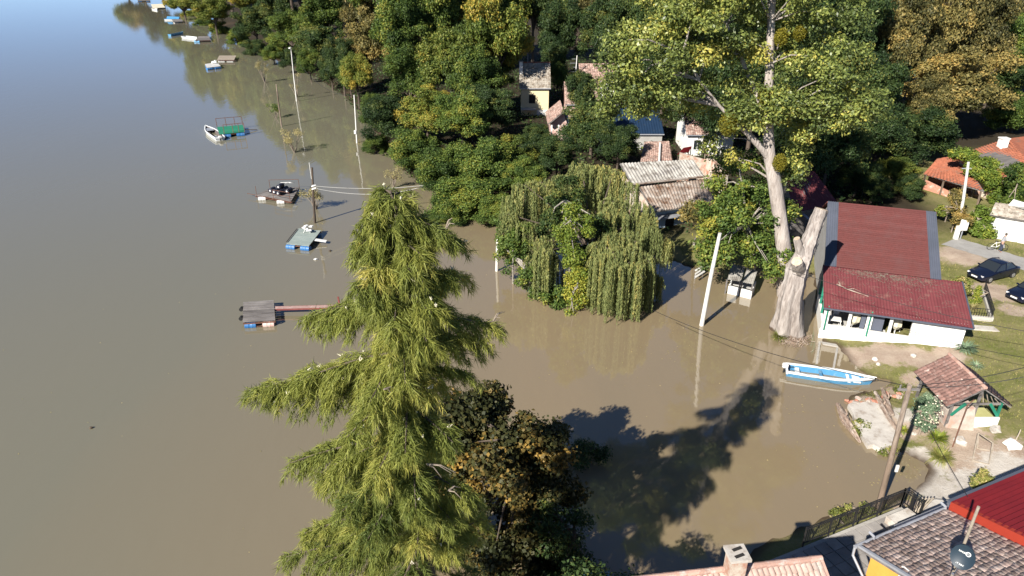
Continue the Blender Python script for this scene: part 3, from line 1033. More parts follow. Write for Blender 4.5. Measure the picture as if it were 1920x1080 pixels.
for px, py, Yd, r, v in [(700, 200, 106, 2.2, 'green_a'), (655, 128, 136, 2.6, 'green_b'), (620, 118, 146, 2.8, 'dark_a'), (580, 108, 156, 2.8, 'green_a'), (548, 98, 168, 2.8, 'dark_b'), (512, 88, 182, 3.0, 'green_b'), (478, 78, 200, 3.2, 'dark_a'),
                         (445, 62, 225, 3.4, 'green_a'), (415, 46, 255, 3.6, 'yellow_a'), (385, 33, 285, 3.8, 'green_b'), (358, 18, 325, 4.0, 'yellow_b'), (640, 100, 140, 3.0, 'dark_a'), (590, 85, 172, 3.6, 'green_b'), (530, 70, 195, 3.8, 'green_a')]:
    row2.append(tree(px, py + 13, Yd, r, v, "low leafy bush tree hanging over the water along the wooded bank", "tree", "bush trees along the wooded bank", name="shore_bush_tree"))
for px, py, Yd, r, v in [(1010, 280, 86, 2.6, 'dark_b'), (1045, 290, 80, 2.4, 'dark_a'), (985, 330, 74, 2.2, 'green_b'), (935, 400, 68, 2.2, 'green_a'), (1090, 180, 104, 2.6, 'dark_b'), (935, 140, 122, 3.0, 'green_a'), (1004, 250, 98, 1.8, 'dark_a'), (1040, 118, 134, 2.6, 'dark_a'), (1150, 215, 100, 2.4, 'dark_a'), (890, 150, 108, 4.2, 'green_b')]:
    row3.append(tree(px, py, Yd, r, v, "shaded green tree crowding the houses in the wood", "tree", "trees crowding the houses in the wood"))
ordinals(row, "{} tall tree behind the shore trees with its top out of view, counting upriver", lambda o: o.location.y)
ordinals(row2, "{} low bush tree hanging over the water along the wooded bank, counting upriver", lambda o: o.location.y)
ordinals(row3, "{} shaded green tree near the cream house, counting away from the willow", lambda o: o.location.y)

# ------------------------------------------------------------------ the big poplar with mistletoe
def ellip_clumps(r, specs, rc, tint=(0.5, 0.17)):
    out = []
    for c, (ax, ay, az), k in specs:
        for _ in range(k):
            d = unit(r.normal(size=3))
            q = (0.35 + 0.65 * r.random() ** 0.5)
            out.append((c.x + d[0] * ax * q, c.y + d[1] * ay * q, c.z + d[2] * az * q, r.uniform(*rc), np.clip(r.normal(*tint), 0, 1)))
    return np.array(out)


def custom_tree(name, label, base, clumps, trunk_paths, leafm, bark, per, leaf, seed, cat="tree", limbs=24, limb_from=None, **kw):
    t = thing(name, label, cat, base)
    me = crown_mesh("crown", clumps - np.array([base[0], base[1], base[2], 0, 0]), per, leaf, MT[leafm], seed, **kw)
    link_mesh("crown", me, t)
    mb = MB()
    for path, rad in trunk_paths:
        mb.tube([Vector(p) - Vector(base) for p in path], rad, 12, wob=0.05)
    mb.build("trunk", MT[bark], t, smooth=True)
    if limbs:
        r = np.random.default_rng(seed + 5)
        lm = MB()
        allp = [Vector(p) for path, rad in trunk_paths for p in path[2:]]
        for i in r.choice(len(clumps), min(limbs, len(clumps)), replace=False):
            e = Vector(clumps[i][:3])
            s = min(allp, key=lambda p: (p - e).length + (2.5 if p.z > e.z else 0))
            m = s.lerp(e, 0.5) + Vector((r.normal() * 0.3, r.normal() * 0.3, 0.1 * (e - s).length))
            lm.tube([p - Vector(base) for p in (s, s.lerp(m, 0.5), m, m.lerp(e, 0.5), e)], [0.09, 0.07, 0.05, 0.03, 0.012], 5, cap=False)
        lm.build("limbs", MT[bark], t)
    return t


rp = np.random.default_rng(31)
YP = 52.0
pb = G(1478, 556)
pb.z = -0.3
main = [pb, AT(1470, 470, 52), AT(1462, 410, YP), AT(1452, 340, YP), AT(1442, 285, YP), AT(1440, 220, YP), AT(1443, 120, YP), AT(1446, 40, YP), AT(1452, -60, YP), AT(1456, -150, YP)]
fork = [AT(1446, 300, YP), AT(1428, 278, 51.8), AT(1402, 250, 51.5), AT(1385, 236, 51.4), AT(1350, 200, 51), AT(1310, 150, 50.5), AT(1280, 100, 50)]
fork2 = [AT(1440, 230, YP), AT(1420, 180, 53), AT(1390, 110, 53.5), AT(1362, 45, 54), AT(1335, 20, 54)]
fork3 = [AT(1443, 100, YP), AT(1470, 80, 51), AT(1520, 60, 50), AT(1560, 30, 50)]
specs = [(AT(1215, 120, 50), (3.6, 3.2, 3.6), 26), (AT(1160, 160, 50), (2.2, 2.2, 2.4), 9), (AT(1290, 60, 51), (3.4, 3.2, 3.2), 22), (AT(1270, 190, 50), (2.0, 2.0, 1.6), 7),
         (AT(1360, 130, 53), (3.0, 2.2, 3.6), 20), (AT(1350, 250, 54), (2.0, 2.0, 2.2), 8), (AT(1530, 120, 51), (3.4, 3.0, 2.8), 20), (AT(1570, 195, 50), (3.0, 2.4, 1.8), 14),
         (AT(1500, 240, 53), (1.8, 2.0, 2.6), 9), (AT(1440, 20, 54.6), (4.2, 2.0, 3.0), 18), (AT(1450, -90, 53), (5.5, 5.0, 4.5), 30), (AT(1300, -60, 52), (4.5, 4.0, 3.5), 20), (AT(1560, -10, 52), (4.0, 3.5, 3.0), 16),
         (AT(1480, 330, 53), (1.2, 1.2, 1.2), 5), (AT(1485, 150, 50.6), (0.8, 0.8, 2.4), 5), (AT(1400, 60, 50.8), (0.8, 0.8, 1.6), 4), (AT(1400, 200, 51), (1.6, 1.0, 1.8), 9), (AT(1480, 190, 50.8), (1.4, 0.8, 2.0), 9), (AT(1625, 190, 50), (1.5, 1.5, 1.0), 5)]
cl = ellip_clumps(rp, specs, (0.65, 1.25), (0.49, 0.2))
custom_tree("poplar_tree", "huge poplar with pale trunk and mistletoe behind the cut trunk", (pb.x, pb.y, pb.z), cl,
            [(main, [0.85, 0.62, 0.56, 0.52, 0.44, 0.36, 0.31, 0.26, 0.18, 0.08]), (fork, [0.32, 0.27, 0.22, 0.18, 0.12, 0.08, 0.04]), (fork2, [0.2, 0.17, 0.15, 0.12, 0.07])],
            'leaf_poplar', 'bark_pale', 330, 0.12, 33, limbs=60)
# mistletoe balls are plants of their own growing on the poplar
for px, py, Yd, r, lab in [(1366, 232, 50.6, 0.80, "mistletoe ball hanging at the end of the bent poplar limb"), (1462, 305, 51.2, 0.62, "mistletoe clump low on the poplar trunk"),
                           (1465, 70, 51.2, 0.55, "mistletoe clump near the broken poplar top"), (1500, 62, 51, 0.5, "mistletoe clump on the short poplar stub"), (1432, 180, 51, 0.5, "mistletoe clump halfway up the poplar trunk")]:
    c = AT(px, py, Yd)
    t = thing("mistletoe", lab, "mistletoe", c)
    r_ = np.random.default_rng(px)
    k = 1500
    d = unit(r_.normal(size=(k, 3)))
    pos = d * (r * (0.3 + 0.75 * r_.random(k) ** 0.5))[:, None] * np.array([0.85, 0.85, 1.1])
    v, f, tt = leaf_arrays(pos, unit(r_.normal(size=(k, 3)) + d), np.full(k, 0.075), 0.3, r_, np.clip(r_.normal(0.5, 0.2, k), 0, 1))
    link_mesh("foliage", array_mesh("mistletoe_foliage", v, f, MT['mistletoe'], tt), t)
    mb = MB()
    for i in range(14):
        mb.tube([(0, 0, 0), tuple(d[i] * r * 0.5), tuple(d[i] * r * 0.85)], [0.03, 0.02, 0.01], 4)
    mb.build("stems", MT['mistletoe'], t)

# leafy tree at the poplar's foot
r2 = np.random.default_rng(41)
b = G(1410, 520)
specs = [(AT(1400, 410, 54), (3.3, 2.4, 2.6), 34), (AT(1390, 330, 55), (2.4, 2.2, 2.4), 18), (AT(1335, 460, 53), (1.8, 1.8, 1.6), 12), (AT(1440, 480, 52), (1.8, 1.8, 1.3), 12), (AT(1335, 400, 54), (1.6, 1.6, 1.3), 9), (AT(1470, 400, 53.3), (0.8, 0.8, 1.6), 5)]
cl = ellip_clumps(r2, specs, (0.55, 1.0), (0.42, 0.2))
custom_tree("leafy_tree", "bright green leafy tree hanging over the flooded shelter at the poplar's foot", (b.x, b.y, -0.3), cl,
            [([Vector((b.x, b.y, -0.3)), Vector((b.x, b.y + 0.5, 2.2)), AT(1400, 420, 54), AT(1392, 350, 55)], [0.28, 0.22, 0.16, 0.08])], 'leaf_green', 'bark_grey', 260, 0.125, 43, limbs=30)
cl = ellip_clumps(r2, [(AT(1320, 400, 56.5), (1.9, 1.6, 1.3), 14)], (0.5, 0.8), (0.5, 0.25))
b = G(1300, 470)
custom_tree("bushy_tree", "olive and rust coloured bushy tree at the corner of the corrugated roof", (b.x, b.y, 0.0), cl,
            [([Vector((b.x, b.y, -0.3)), Vector((b.x, b.y, 1.0)), AT(1320, 420, 56.5)], [0.15, 0.12, 0.06])], 'leaf_brown', 'bark_grey', 240, 0.12, 47, limbs=8)

# ------------------------------------------------------------------ the cut trunk
sb = G(1478, 622)
st = thing("cut_trunk", "thick pale cut tree trunk with sawn limbs standing in the flood", "tree trunk", (sb.x, sb.y, 0))


def swirl_tube(path, rads, n, seed, flare=0.0, groove=0.085):
    r = np.random.default_rng(seed)
    pts = []
    path = [Vector(p) for p in path]
    # resample
    res, rr = [], []
    for i in range(len(path) - 1):
        k = 7
        for j in range(k):
            t = j / k
            res.append(path[i].lerp(path[i + 1], t))
            rr.append(lerp(rads[i], rads[i + 1], t))
    res.append(path[-1])
    rr.append(rads[-1])
    mb = MB()
    vs, fs = [], []
    ph = r.random(4) * 6.28
    for i, p in enumerate(res):
        d = (res[min(i + 1, len(res) - 1)] - res[max(i - 1, 0)]).normalized()
        u = (Vector((1, 0, 0)) - d * d.x).normalized()
        w = d.cross(u)
        for k in range(n):
            a = 2 * math.pi * k / n
            q = rr[i] * (1 + groove * math.sin(5 * a + ph[0] + i * 0.06) + groove * 0.7 * math.sin(9 * a + ph[1] - i * 0.09) + 0.4 * groove * r.normal())
            q *= 1 + flare * max(0, 1 - i / 9) ** 2 * (1 + 0.5 * math.sin(4 * a + ph[2]))
            vs.append(p + (u * math.cos(a) + w * math.sin(a)) * q)
    for i in range(len(res) - 1):
        for k in range(n):
            fs.append((i * n + k, i * n + (k + 1) % n, (i + 1) * n + (k + 1) % n, (i + 1) * n + k))
    fs.append(tuple((len(res) - 1) * n + k for k in range(n)))
    mb._add(vs, fs)
    return mb, res[-1], (res[-1] - res[-2]).normalized(), rr[-1]


def sawn_end(parent, end, d, r):
    mb = MB()
    s = d.orthogonal().normalized()
    w = d.cross(s)
    n = 18
    ring = [end + d * 0.012 + (s * math.cos(a) + w * math.sin(a)) * r * 0.9 for a in [2 * math.pi * i / n for i in range(n)]]
    mb.poly(ring, 0.03, -d)
    o = mb.build("sawn_end", MT['cut_wood'], parent, world=True)
    return o


tp = AT(1541, 392, 46.2)
mid = AT(1508, 478, 45.7)
mb, e, d, r = swirl_tube([Vector((sb.x, sb.y, -0.5)), AT(1483, 560, 45.2), AT(1497, 500, 45.5), mid, AT(1525, 432, 46), tp], [1.05, 0.80, 0.74, 0.60, 0.48, 0.43], 26, 3, flare=0.28)
trunk = mb.build("trunk", MT['bark_cut'], st, world=True, smooth=True)
sawn_end(st, e, d, r)
mb, e, d, r = swirl_tube([AT(1506, 492, 45.7), AT(1500, 468, 45.5), AT(1494, 447, 45.4)], [0.42, 0.29, 0.22], 16, 5)
mb.build("side_stub", MT['bark_pale'], st, world=True, smooth=True)
sawn_end(st, e, d, r)
mb, e, d, r = swirl_tube([AT(1500, 512, 45.4), AT(1497, 500, 44.8), AT(1494, 490, 44.4)], [0.5, 0.44, 0.38], 16, 6)
mb.build("limb_knob", MT['bark_pale'], st, world=True, smooth=True)
sawn_end(st, e, d, r)


# ------------------------------------------------------------------ weeping willow
def strands(r, heads, n, Lr, seg=0.16, leaf=0.085, sway=0.10):
    """hanging shoots: rows of small narrow leaves below each head point"""
    cs, ns, ts = [], [], []
    for (hx, hy, hz_, hr, Lm, tn) in heads:
        for _ in range(max(1, n // 8)):
            a, q = r.random() * 6.28, hr * math.sqrt(r.random())
            bx, by, bz = hx + math.cos(a) * q, hy + math.sin(a) * q, hz_ + r.normal() * 0.12 - 0.35 * q * q / max(hr, 0.3)
            Lb = Lm * r.uniform(0.68, 1.12)
            tb = tn + 0.13 * r.normal()
            ox, oy = math.cos(a) * sway * r.uniform(0.2, 1.4), math.sin(a) * sway * r.uniform(0.2, 1.4)
            for _k in range(8):
                x, y, z = bx + r.normal() * 0.055, by + r.normal() * 0.055, bz + r.normal() * 0.06
                L = min(Lb * r.uniform(0.75, 1.05), z - 0.05)
                m = max(3, int(L / seg))
                s = np.arange(m) / m
                px = x + ox * np.sqrt(s) * 3.0 + 0.022 * r.normal(size=m)
                py = y + oy * np.sqrt(s) * 3.0 + 0.022 * r.normal(size=m)
                cs.append(np.stack([px, py, z - s * L], 1))
                ts.append(np.clip(tb + 0.12 * r.normal(size=m) - 0.12 * s, 0, 1))
    c = np.concatenate(cs)
    t = np.concatenate(ts)
    n_ = len(c)
    ang = r.random(n_) * 6.28
    side = np.stack([np.cos(ang), np.sin(ang), np.zeros(n_)], 1)
    dn = unit(np.stack([0.22 * r.normal(size=n_), 0.22 * r.normal(size=n_), -np.ones(n_)], 1))
    s = (leaf * (0.7 + 0.7 * r.random(n_)))[:, None]
    w = unit(np.cross(dn, side))
    v = np.stack([c - dn * s, c + w * s * 0.34, c + dn * s * 1.3, c - w * s * 0.34], 1).reshape(-1, 3)
    return v, np.arange(4 * n_).reshape(-1, 4), np.repeat(t, 4)


rw = np.random.default_rng(51)
wb = G(1110, 545)
heads = []


def head(px, py, Yd, hr, L, n=1, tn=0.5):
    c = AT(px, py, Yd)
    heads.append((c.x, c.y, c.z, hr, L, tn))


# upper row, then the long front curtains
for px, py, Yd, hr, L, tn in [(985, 345, 57, 1.3, 4.2, 0.5), (960, 370, 56.5, 0.8, 4.2, 0.45), (1015, 340, 58, 1.1, 4.4, 0.55), (1060, 330, 58.5, 1.2, 3.6, 0.5), (1090, 308, 59, 1.2, 3.4, 0.5), (1125, 312, 59, 1.1, 3.4, 0.62),
                              (1150, 320, 58.5, 1.1, 3.6, 0.68), (1180, 345, 57.5, 1.0, 3.4, 0.45), (1040, 370, 57, 1.0, 3.0, 0.45), (1100, 360, 57, 1.2, 3.2, 0.5), (1150, 375, 56, 1.1, 2.8, 0.5),
                              (1200, 385, 55.5, 1.1, 2.8, 0.5), (1215, 405, 54.8, 0.9, 3.2, 0.55), (1165, 400, 54.5, 1.0, 2.6, 0.52), (1140, 395, 54.6, 0.8, 2.4, 0.52), (1225, 430, 53.6, 0.8, 3.0, 0.42), (1250, 455, 54, 0.45, 2.2, 0.7),
                              (1150, 440, 51.5, 1.1, 5.6, 0.52), (1180, 440, 51.6, 1.0, 5.6, 0.5), (1125, 455, 51.2, 0.9, 5.2, 0.5), (1165, 465, 50.6, 1.2, 5.2, 0.55), (1205, 480, 51.0, 0.9, 4.2, 0.5), (1215, 500, 50.4, 0.7, 3.6, 0.55), (1185, 500, 50.2, 0.9, 3.9, 0.58),
                              (1020, 450, 53.2, 1.0, 4.6, 0.55), (1005, 480, 52.6, 0.9, 3.6, 0.45), (1035, 480, 52.0, 0.8, 3.8, 0.45), (985, 420, 54.5, 0.8, 3.4, 0.4), (955, 400, 55.5, 0.8, 3.6, 0.4), (1232, 520, 50.8, 0.5, 2.6, 0.45),
                              (1150, 470, 48.8, 0.9, 6, 0.5), (1182, 465, 48.9, 0.9, 6, 0.52), (1212, 482, 49.0, 0.7, 5.5, 0.48), (1122, 480, 49.2, 0.7, 5.5, 0.5), (1195, 500, 47.6, 0.7, 5.4, 0.55), (1160, 495, 47.4, 0.8, 5.4, 0.5), (1022, 470, 51.2, 0.8, 5, 0.5),
                              (1085, 345, 60.5, 1.4, 3, 0.5), (1030, 350, 60.5, 1.4, 3, 0.5), (1140, 340, 60.5, 1.4, 3, 0.5)]:
    head(px, py, Yd, hr, L, 1, tn)
wt = thing("weeping_willow", "big weeping willow with long hanging yellow-green shoots in the flood", "tree", (wb.x, wb.y, -0.3))
v, f, tt = strands(rw, heads, 200, None, sway=0.05)
v2, f2, t2_ = strands(rw, [(h[0], h[1], h[2] + 0.12, h[3] * 0.8, 1.2, h[5] + 0.1) for h in heads], 56, None, seg=0.13, sway=0.13)
v = np.concatenate([v, v2]) - np.array([wb.x, wb.y, -0.3])
f = np.arange(len(v)).reshape(-1, 4)
link_mesh("hanging_shoots", array_mesh("hanging_shoots", v, f, MT['leaf_willow'], np.concatenate([tt, t2_])), wt)
mb = MB()
o_ = Vector((wb.x, wb.y, -0.3))
crotch = Vector((wb.x, wb.y + 1.5, 2.4))
mb.tube([(0, 0, -0.2), (0.1, 0.5, 1.2), crotch - o_], [0.62, 0.5, 0.42], 10, wob=0.06)
mb.build("trunk", MT['bark_dark'], wt, smooth=True)
mb = MB()
for h in heads[::2]:
    e = Vector(h[:3]) - Vector((0, 0, 0.35))
    m = crotch.lerp(e, 0.55) + Vector((0, 0, 0.9))
    mb.tube([p - o_ for p in (crotch, crotch.lerp(m, 0.5) + Vector((0, 0, 0.4)), m, e + Vector((0, 0, 0.25)), e.lerp(e + (e - m), 0.25) - Vector((0, 0, 0.2)))], [0.13, 0.09, 0.06, 0.03, 0.01], 5, cap=False)
mb.build("limbs", MT['bark_dark'], wt)

# shrubs round the willow
for specs, leafm, lab, seed, tn, leaf in [
    ([(AT(1072, 400, 51.4), (0.5, 0.5, 0.8), 12), (AT(1062, 440, 51.0), (0.8, 0.6, 1.0), 20), (AT(1100, 425, 51.2), (0.45, 0.5, 0.9), 10), (AT(1075, 480, 50.4), (0.75, 0.6, 1.1), 20)], 'leaf_lime', "bright lime green sapling growing in front of the willow", 61, 0.35, 0.085),
    ([(AT(1085, 520, 49.8), (0.75, 0.7, 1.0), 18), (AT(1078, 560, 49.2), (0.65, 0.6, 0.9), 14), (AT(1072, 595, 48.6), (0.45, 0.5, 0.5), 7)], 'leaf_lime', "yellow leafed shrub at the water below the lime green sapling", 62, 0.7, 0.085),
    ([(AT(962, 480, 54.2), (1.5, 1.2, 1.8), 26), (AT(1000, 530, 51.8), (1.3, 1.0, 1.5), 22), (AT(950, 430, 56), (1.1, 1.0, 1.5), 14), (AT(1040, 560, 50.4), (1.0, 0.8, 1.0), 14), (AT(975, 440, 54.6), (1.0, 0.8, 1.2), 10)], 'leaf_green', "dense green shrub on the river flank of the willow by the short white pole", 63, 0.4, 0.10),
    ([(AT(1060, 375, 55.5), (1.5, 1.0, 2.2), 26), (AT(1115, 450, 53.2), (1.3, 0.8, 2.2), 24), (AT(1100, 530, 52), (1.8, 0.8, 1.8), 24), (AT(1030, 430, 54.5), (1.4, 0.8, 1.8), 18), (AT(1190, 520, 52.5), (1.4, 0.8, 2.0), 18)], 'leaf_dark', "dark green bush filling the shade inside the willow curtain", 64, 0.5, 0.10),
]:
    cl = ellip_clumps(np.random.default_rng(seed), specs, (0.35, 0.62), (tn, 0.15))
    q = specs[0][0]
    b = Vector((q.x, q.y, -0.3))
    custom_tree("leafy_shrub", lab, tuple(b), cl, [([b, b.lerp(q, 0.5), q], [0.09, 0.07, 0.04])], leafm, 'bark_grey', 170, leaf, seed + 1, cat="shrub", limbs=10)


# ------------------------------------------------------------------ conifer with drooping needle sprays
def needle_tree(name, label, base, top, branches, seed, mat, needles=15, nl=(0.20, 0.34), nw=0.012, twig_step=0.15, tuft_step=0.11):
    r = np.random.default_rng(seed)
    t = thing(name, label, "tree", tuple(base))
    B = np.array(base)
    T = np.array(top)
    tm = MB()
    tm.tube([Vector(B) - base, Vector(B * 0.5 + T * 0.5) - base + Vector((0.12, 0, 0)), Vector(B * 0.2 + T * 0.8) - base, Vector(T) - base], [0.40, 0.22, 0.07, 0.01], 10, wob=0.05)
    tm.build("trunk", MT['bark_dark'], t, smooth=True)
    lm = MB()
    org, drn, tnt = [], [], []
    tips = []
    for s, e, sag in branches:
        s = np.array(s, float)
        e = np.array(e, float)
        L = np.linalg.norm(e - s)
        fw = unit(e - s)
        sd = unit(np.cross(fw, [0, 0, 1.0]))
        ctrl = (s + e) / 2 + np.array([0, 0, sag * L])
        def pt(u):
            return ((1 - u) ** 2) * s + 2 * u * (1 - u) * ctrl + u * u * e
        us = np.linspace(0, 1, 7)
        lm.tube([Vector(pt(u)) - base for u in us], list(np.linspace(0.055, 0.010, 7) * (0.5 + 0.16 * L)), 5, cap=False)
        tips.append(e)
        n = max(4, int(L / twig_step))
        tb = 0.5 + 0.15 * r.normal()
        for j in range(n):
            u = 0.10 + 0.90 * (j + r.random()) / n
            p = pt(min(u, 1))
            for sgn in (-1, 1):
                tl = (0.30 + 0.62 * (1 - u) ** 0.7 * min(1.0, L / 2.6)) * r.uniform(0.7, 1.25)
                d = unit(fw * r.uniform(0.5, 1.0) + sd * sgn * r.uniform(0.35, 1.0) + np.array([0, 0, r.uniform(-0.6, 0.45)]))
                m = max(2, int(tl / tuft_step))
                k = (np.arange(m) + 0.7) / m
                q = p + d * (k * tl)[:, None]
                q[:, 2] -= 0.60 * tl * k ** 2
                dd_ = unit(d[None] - np.array([0, 0, 1])[None] * (1.1 * k)[:, None])
                org.append(q)
                drn.append(dd_)
                tnt.append(np.full(m, tb + 0.07 * r.normal()) + 0.18 * (k - 0.5))
    org = np.concatenate(org)
    drn = np.concatenate(drn)
    tnt = np.concatenate(tnt)
    o = np.repeat(org, needles, 0)
    dr = np.repeat(drn, needles, 0)
    n = len(o)
    nd = unit(dr + 0.55 * r.normal(size=(n, 3)) + np.array([0, 0, -0.34]))
    ln = r.uniform(nl[0], nl[1], n)[:, None]
    o = o + 0.035 * r.normal(size=(n, 3))
    w = unit(np.cross(nd, r.normal(size=(n, 3)))) * nw
    tip = o + nd * ln + np.array([0, 0, -0.10]) * ln
    v = np.stack([o - w, o + w, tip], 1).reshape(-1, 3) - B
    tt = np.repeat(np.clip(np.repeat(tnt, needles) + 0.09 * r.normal(size=n), 0, 1), 3)
    link_mesh("needles", array_mesh("needles", v, np.arange(3 * n).reshape(-1, 3), MT[mat], tt), t)
    lm.build("limbs", MT['bark_dark'], t)
    return t, org, tips, n


cb = Vector((-2.55, 14.6, 0.4))
ct = AT(733, 356, 14.6)
rc = np.random.default_rng(71)
br = []
zc = ct.z - 0.08
az = 0.0
while zc > 3.0:
    dz = ct.z - zc
    L = (min(0.34 + 0.50 * dz, 1.15) + 0.30 * max(0.0, dz - 4.2)) * rc.uniform(0.5, 1.15)
    L = min(L, 3.7)
    az += 2.4 + rc.normal() * 0.3
    s = np.array(cb) + (np.array(ct) - np.array(cb)) * ((zc - cb.z) / (ct.z - cb.z))
    dx, dy = math.cos(az), math.sin(az)
    if dx > 0.2 and dz > 4:
        L *= 0.68
    e = s + np.array([dx * L, dy * L, L * rc.uniform(-0.28, 0.42)])
    br.append((s, e, rc.uniform(0.05, 0.16)))
    zc -= (0.125 + 0.010 * dz) * rc.uniform(0.5, 1.9) * (0.5 if dz < 3.2 else 1.0)


def cbranch(px, py, Yd, drop=0.6, sag=0.10):
    e = AT(px, py, Yd)
    z = min(e.z + drop, ct.z - 0.5)
    s = np.array(cb) + (np.array(ct) - np.array(cb)) * ((z - cb.z) / (ct.z - cb.z))
    br.append((s, np.array(e), sag))


for a in [(470, 735, 14.4), (500, 745, 14.9), (560, 715, 14.2), (575, 595, 14.8), (610, 605, 14.5), (640, 585, 14.9), (932, 612, 15.2), (905, 640, 15.4), (880, 700, 15.2), (545, 868, 14.3), (580, 850, 14.7), (600, 900, 14.2), (535, 1045, 14.4), (570, 1000, 14.2), (600, 1060, 13.9),
          (860, 450, 15.2), (840, 440, 14.6), (870, 520, 15.4), (665, 470, 14.3), (680, 440, 14.6), (880, 930, 14.2), (850, 980, 13.8), (700, 900, 13.0), (760, 850, 13.0), (780, 960, 12.9), (690, 760, 13.1), (760, 720, 13.2), (720, 640, 13.4), (800, 640, 13.5), (850, 830, 13.9), (690, 1010, 12.8), (650, 820, 13.3), (640, 960, 13.2), (810, 560, 13.9), (700, 560, 13.7)]:
    cbranch(*a)
con, corg, ctips, nn = needle_tree("conifer", "tall feathery yellow-green conifer rising from the flooded bank in front of the river", cb, ct, br, 72, 'needle', needles=17, nl=(0.17, 0.31), nw=0.0105, twig_step=0.13, tuft_step=0.10)
print('conifer needles', nn)
# pale dried cones at the shoot ends
mb = MB()
sel = rc.choice(len(corg), 260, replace=False)
for i in sel:
    p = corg[i]
    if p[2] < 15 and rc.random() < 0.8:
        continue
    p = Vector(p) - cb + Vector((0, 0, 0.05))
    for _ in range(2):
        mb.tube([p, p + Vector((rc.normal() * 0.03, rc.normal() * 0.03, 0.05)), p + Vector((rc.normal() * 0.04, rc.normal() * 0.04, 0.10))], [0.007, 0.018, 0.004], 5)
o = mb.build("dried_cones", MT['cream_cloth'], con)
o["kind"] = "stuff"
for px, py, Yt, q in [(922, 606, 15.2, (0.35, 0.22)), (800, 870, 13.3, (0.6, -0.4)), (840, 920, 13.9, (0.4, -0.3)), (835, 432, 14.8, (0.2, 0.3)), (720, 730, 13.2, (0.3, -0.4))]:
    p = AT(px, py, Yt)
    mb = MB()
    for k in range(3):
        e = p + Vector((q[0] * rc.uniform(0.5, 1.2), rc.normal() * 0.2, q[1] * rc.uniform(0.4, 1.2)))
        m = p.lerp(e, 0.5) + Vector((0, 0, 0.1))
        mb.tube([p - cb, m - cb, e - cb], [0.022, 0.016, 0.006], 5)
    mb.build("bare_twig", MT['twig'], con)

# ------------------------------------------------------------------ broadleaf trees in the conifer's shade
r5 = np.random.default_rng(81)
specs = [(AT(935, 850, 24.5), (3.2, 2.6, 2.2), 36), (AT(858, 800, 25), (2.2, 2.0, 1.8), 18), (AT(1008, 870, 25), (1.7, 1.7, 1.8), 14), (AT(905, 960, 24), (3.3, 2.6, 2.3), 36), (AT(975, 1040, 23.6), (2.4, 2.0, 2.0), 18), (AT(905, 770, 25.2), (1.2, 1.2, 0.8), 8), (AT(992, 850, 25.2), (1.0, 1.0, 1.0), 7), (AT(1045, 930, 25), (0.8, 0.8, 1.0), 5)]
cl = ellip_clumps(r5, specs, (0.5, 0.85), (0.42, 0.22))
b = Vector((0.2, 24.4, -0.4))
custom_tree("maple_tree", "brown leafed broadleaf tree half hidden in the shade of the feathery conifer", tuple(b), cl,
            [([b, b + Vector((0, 0, 2.5)), b + Vector((0, 0.1, 5)), b + Vector((-0.2, 0, 7))], [0.34, 0.28, 0.2, 0.08])], 'leaf_maple', 'bark_dark', 400, 0.095, 83, limbs=26, aspect=0.8)
specs = [(AT(1050, 1000, 23), (1.1, 1.0, 2.2), 16), (AT(1075, 1080, 22.4), (1.3, 1.1, 1.6), 14)]
cl = ellip_clumps(r5, specs, (0.4, 0.6), (0.45, 0.15))
b = Vector((cl[0][0], 22.8, -0.4))
custom_tree("dark_shrub", "dark evergreen shrub in deep shade beside the brown leafed tree", tuple(b), cl, [([b, b + Vector((0, 0, 1.5)), b + Vector((0, 0, 3))], [0.15, 0.1, 0.05])], 'leaf_dark', 'bark_dark', 260, 0.07, 87, cat="shrub", limbs=8)
specs = [(Vector((2.3, 16.2, 4.6)), (1.9, 1.7, 2.6), 34), (Vector((0.6, 13.3, 5.2)), (2.0, 1.8, 3.6), 40), (Vector((3.8, 17.2, 3.8)), (1.8, 1.6, 2.0), 34)]  # unseen evergreen clumps, added to deepen the shade on water and shrub
cl = ellip_clumps(r5, specs, (0.5, 0.8), (0.45, 0.15))
b = Vector((2.3, 16.2, 0.2))
custom_tree("added_shade_evergreen", "unseen dark evergreen beside the pale tiled house, added to shade the water", tuple(b), cl, [([b, b + Vector((0, 0, 2.5)), b + Vector((0, 0, 5))], [0.2, 0.15, 0.06])], 'leaf_dark', 'bark_dark', 260, 0.08, 93, limbs=10)
specs = [(G(1095, 850, 0.6), (1.1, 0.9, 0.7), 12)]
cl = ellip_clumps(r5, specs, (0.35, 0.5), (0.4, 0.15))
b = G(1095, 858)
b.z = -0.3
custom_tree("drowned_bush", "dark drowned bush sticking out of the shaded water", tuple(b), cl, [([b, b + Vector((0, 0, 0.6)), b + Vector((0, 0, 1.0))], [0.08, 0.06, 0.03])], 'leaf_dark', 'bark_dark', 200, 0.07, 89, cat="bush", limbs=8)

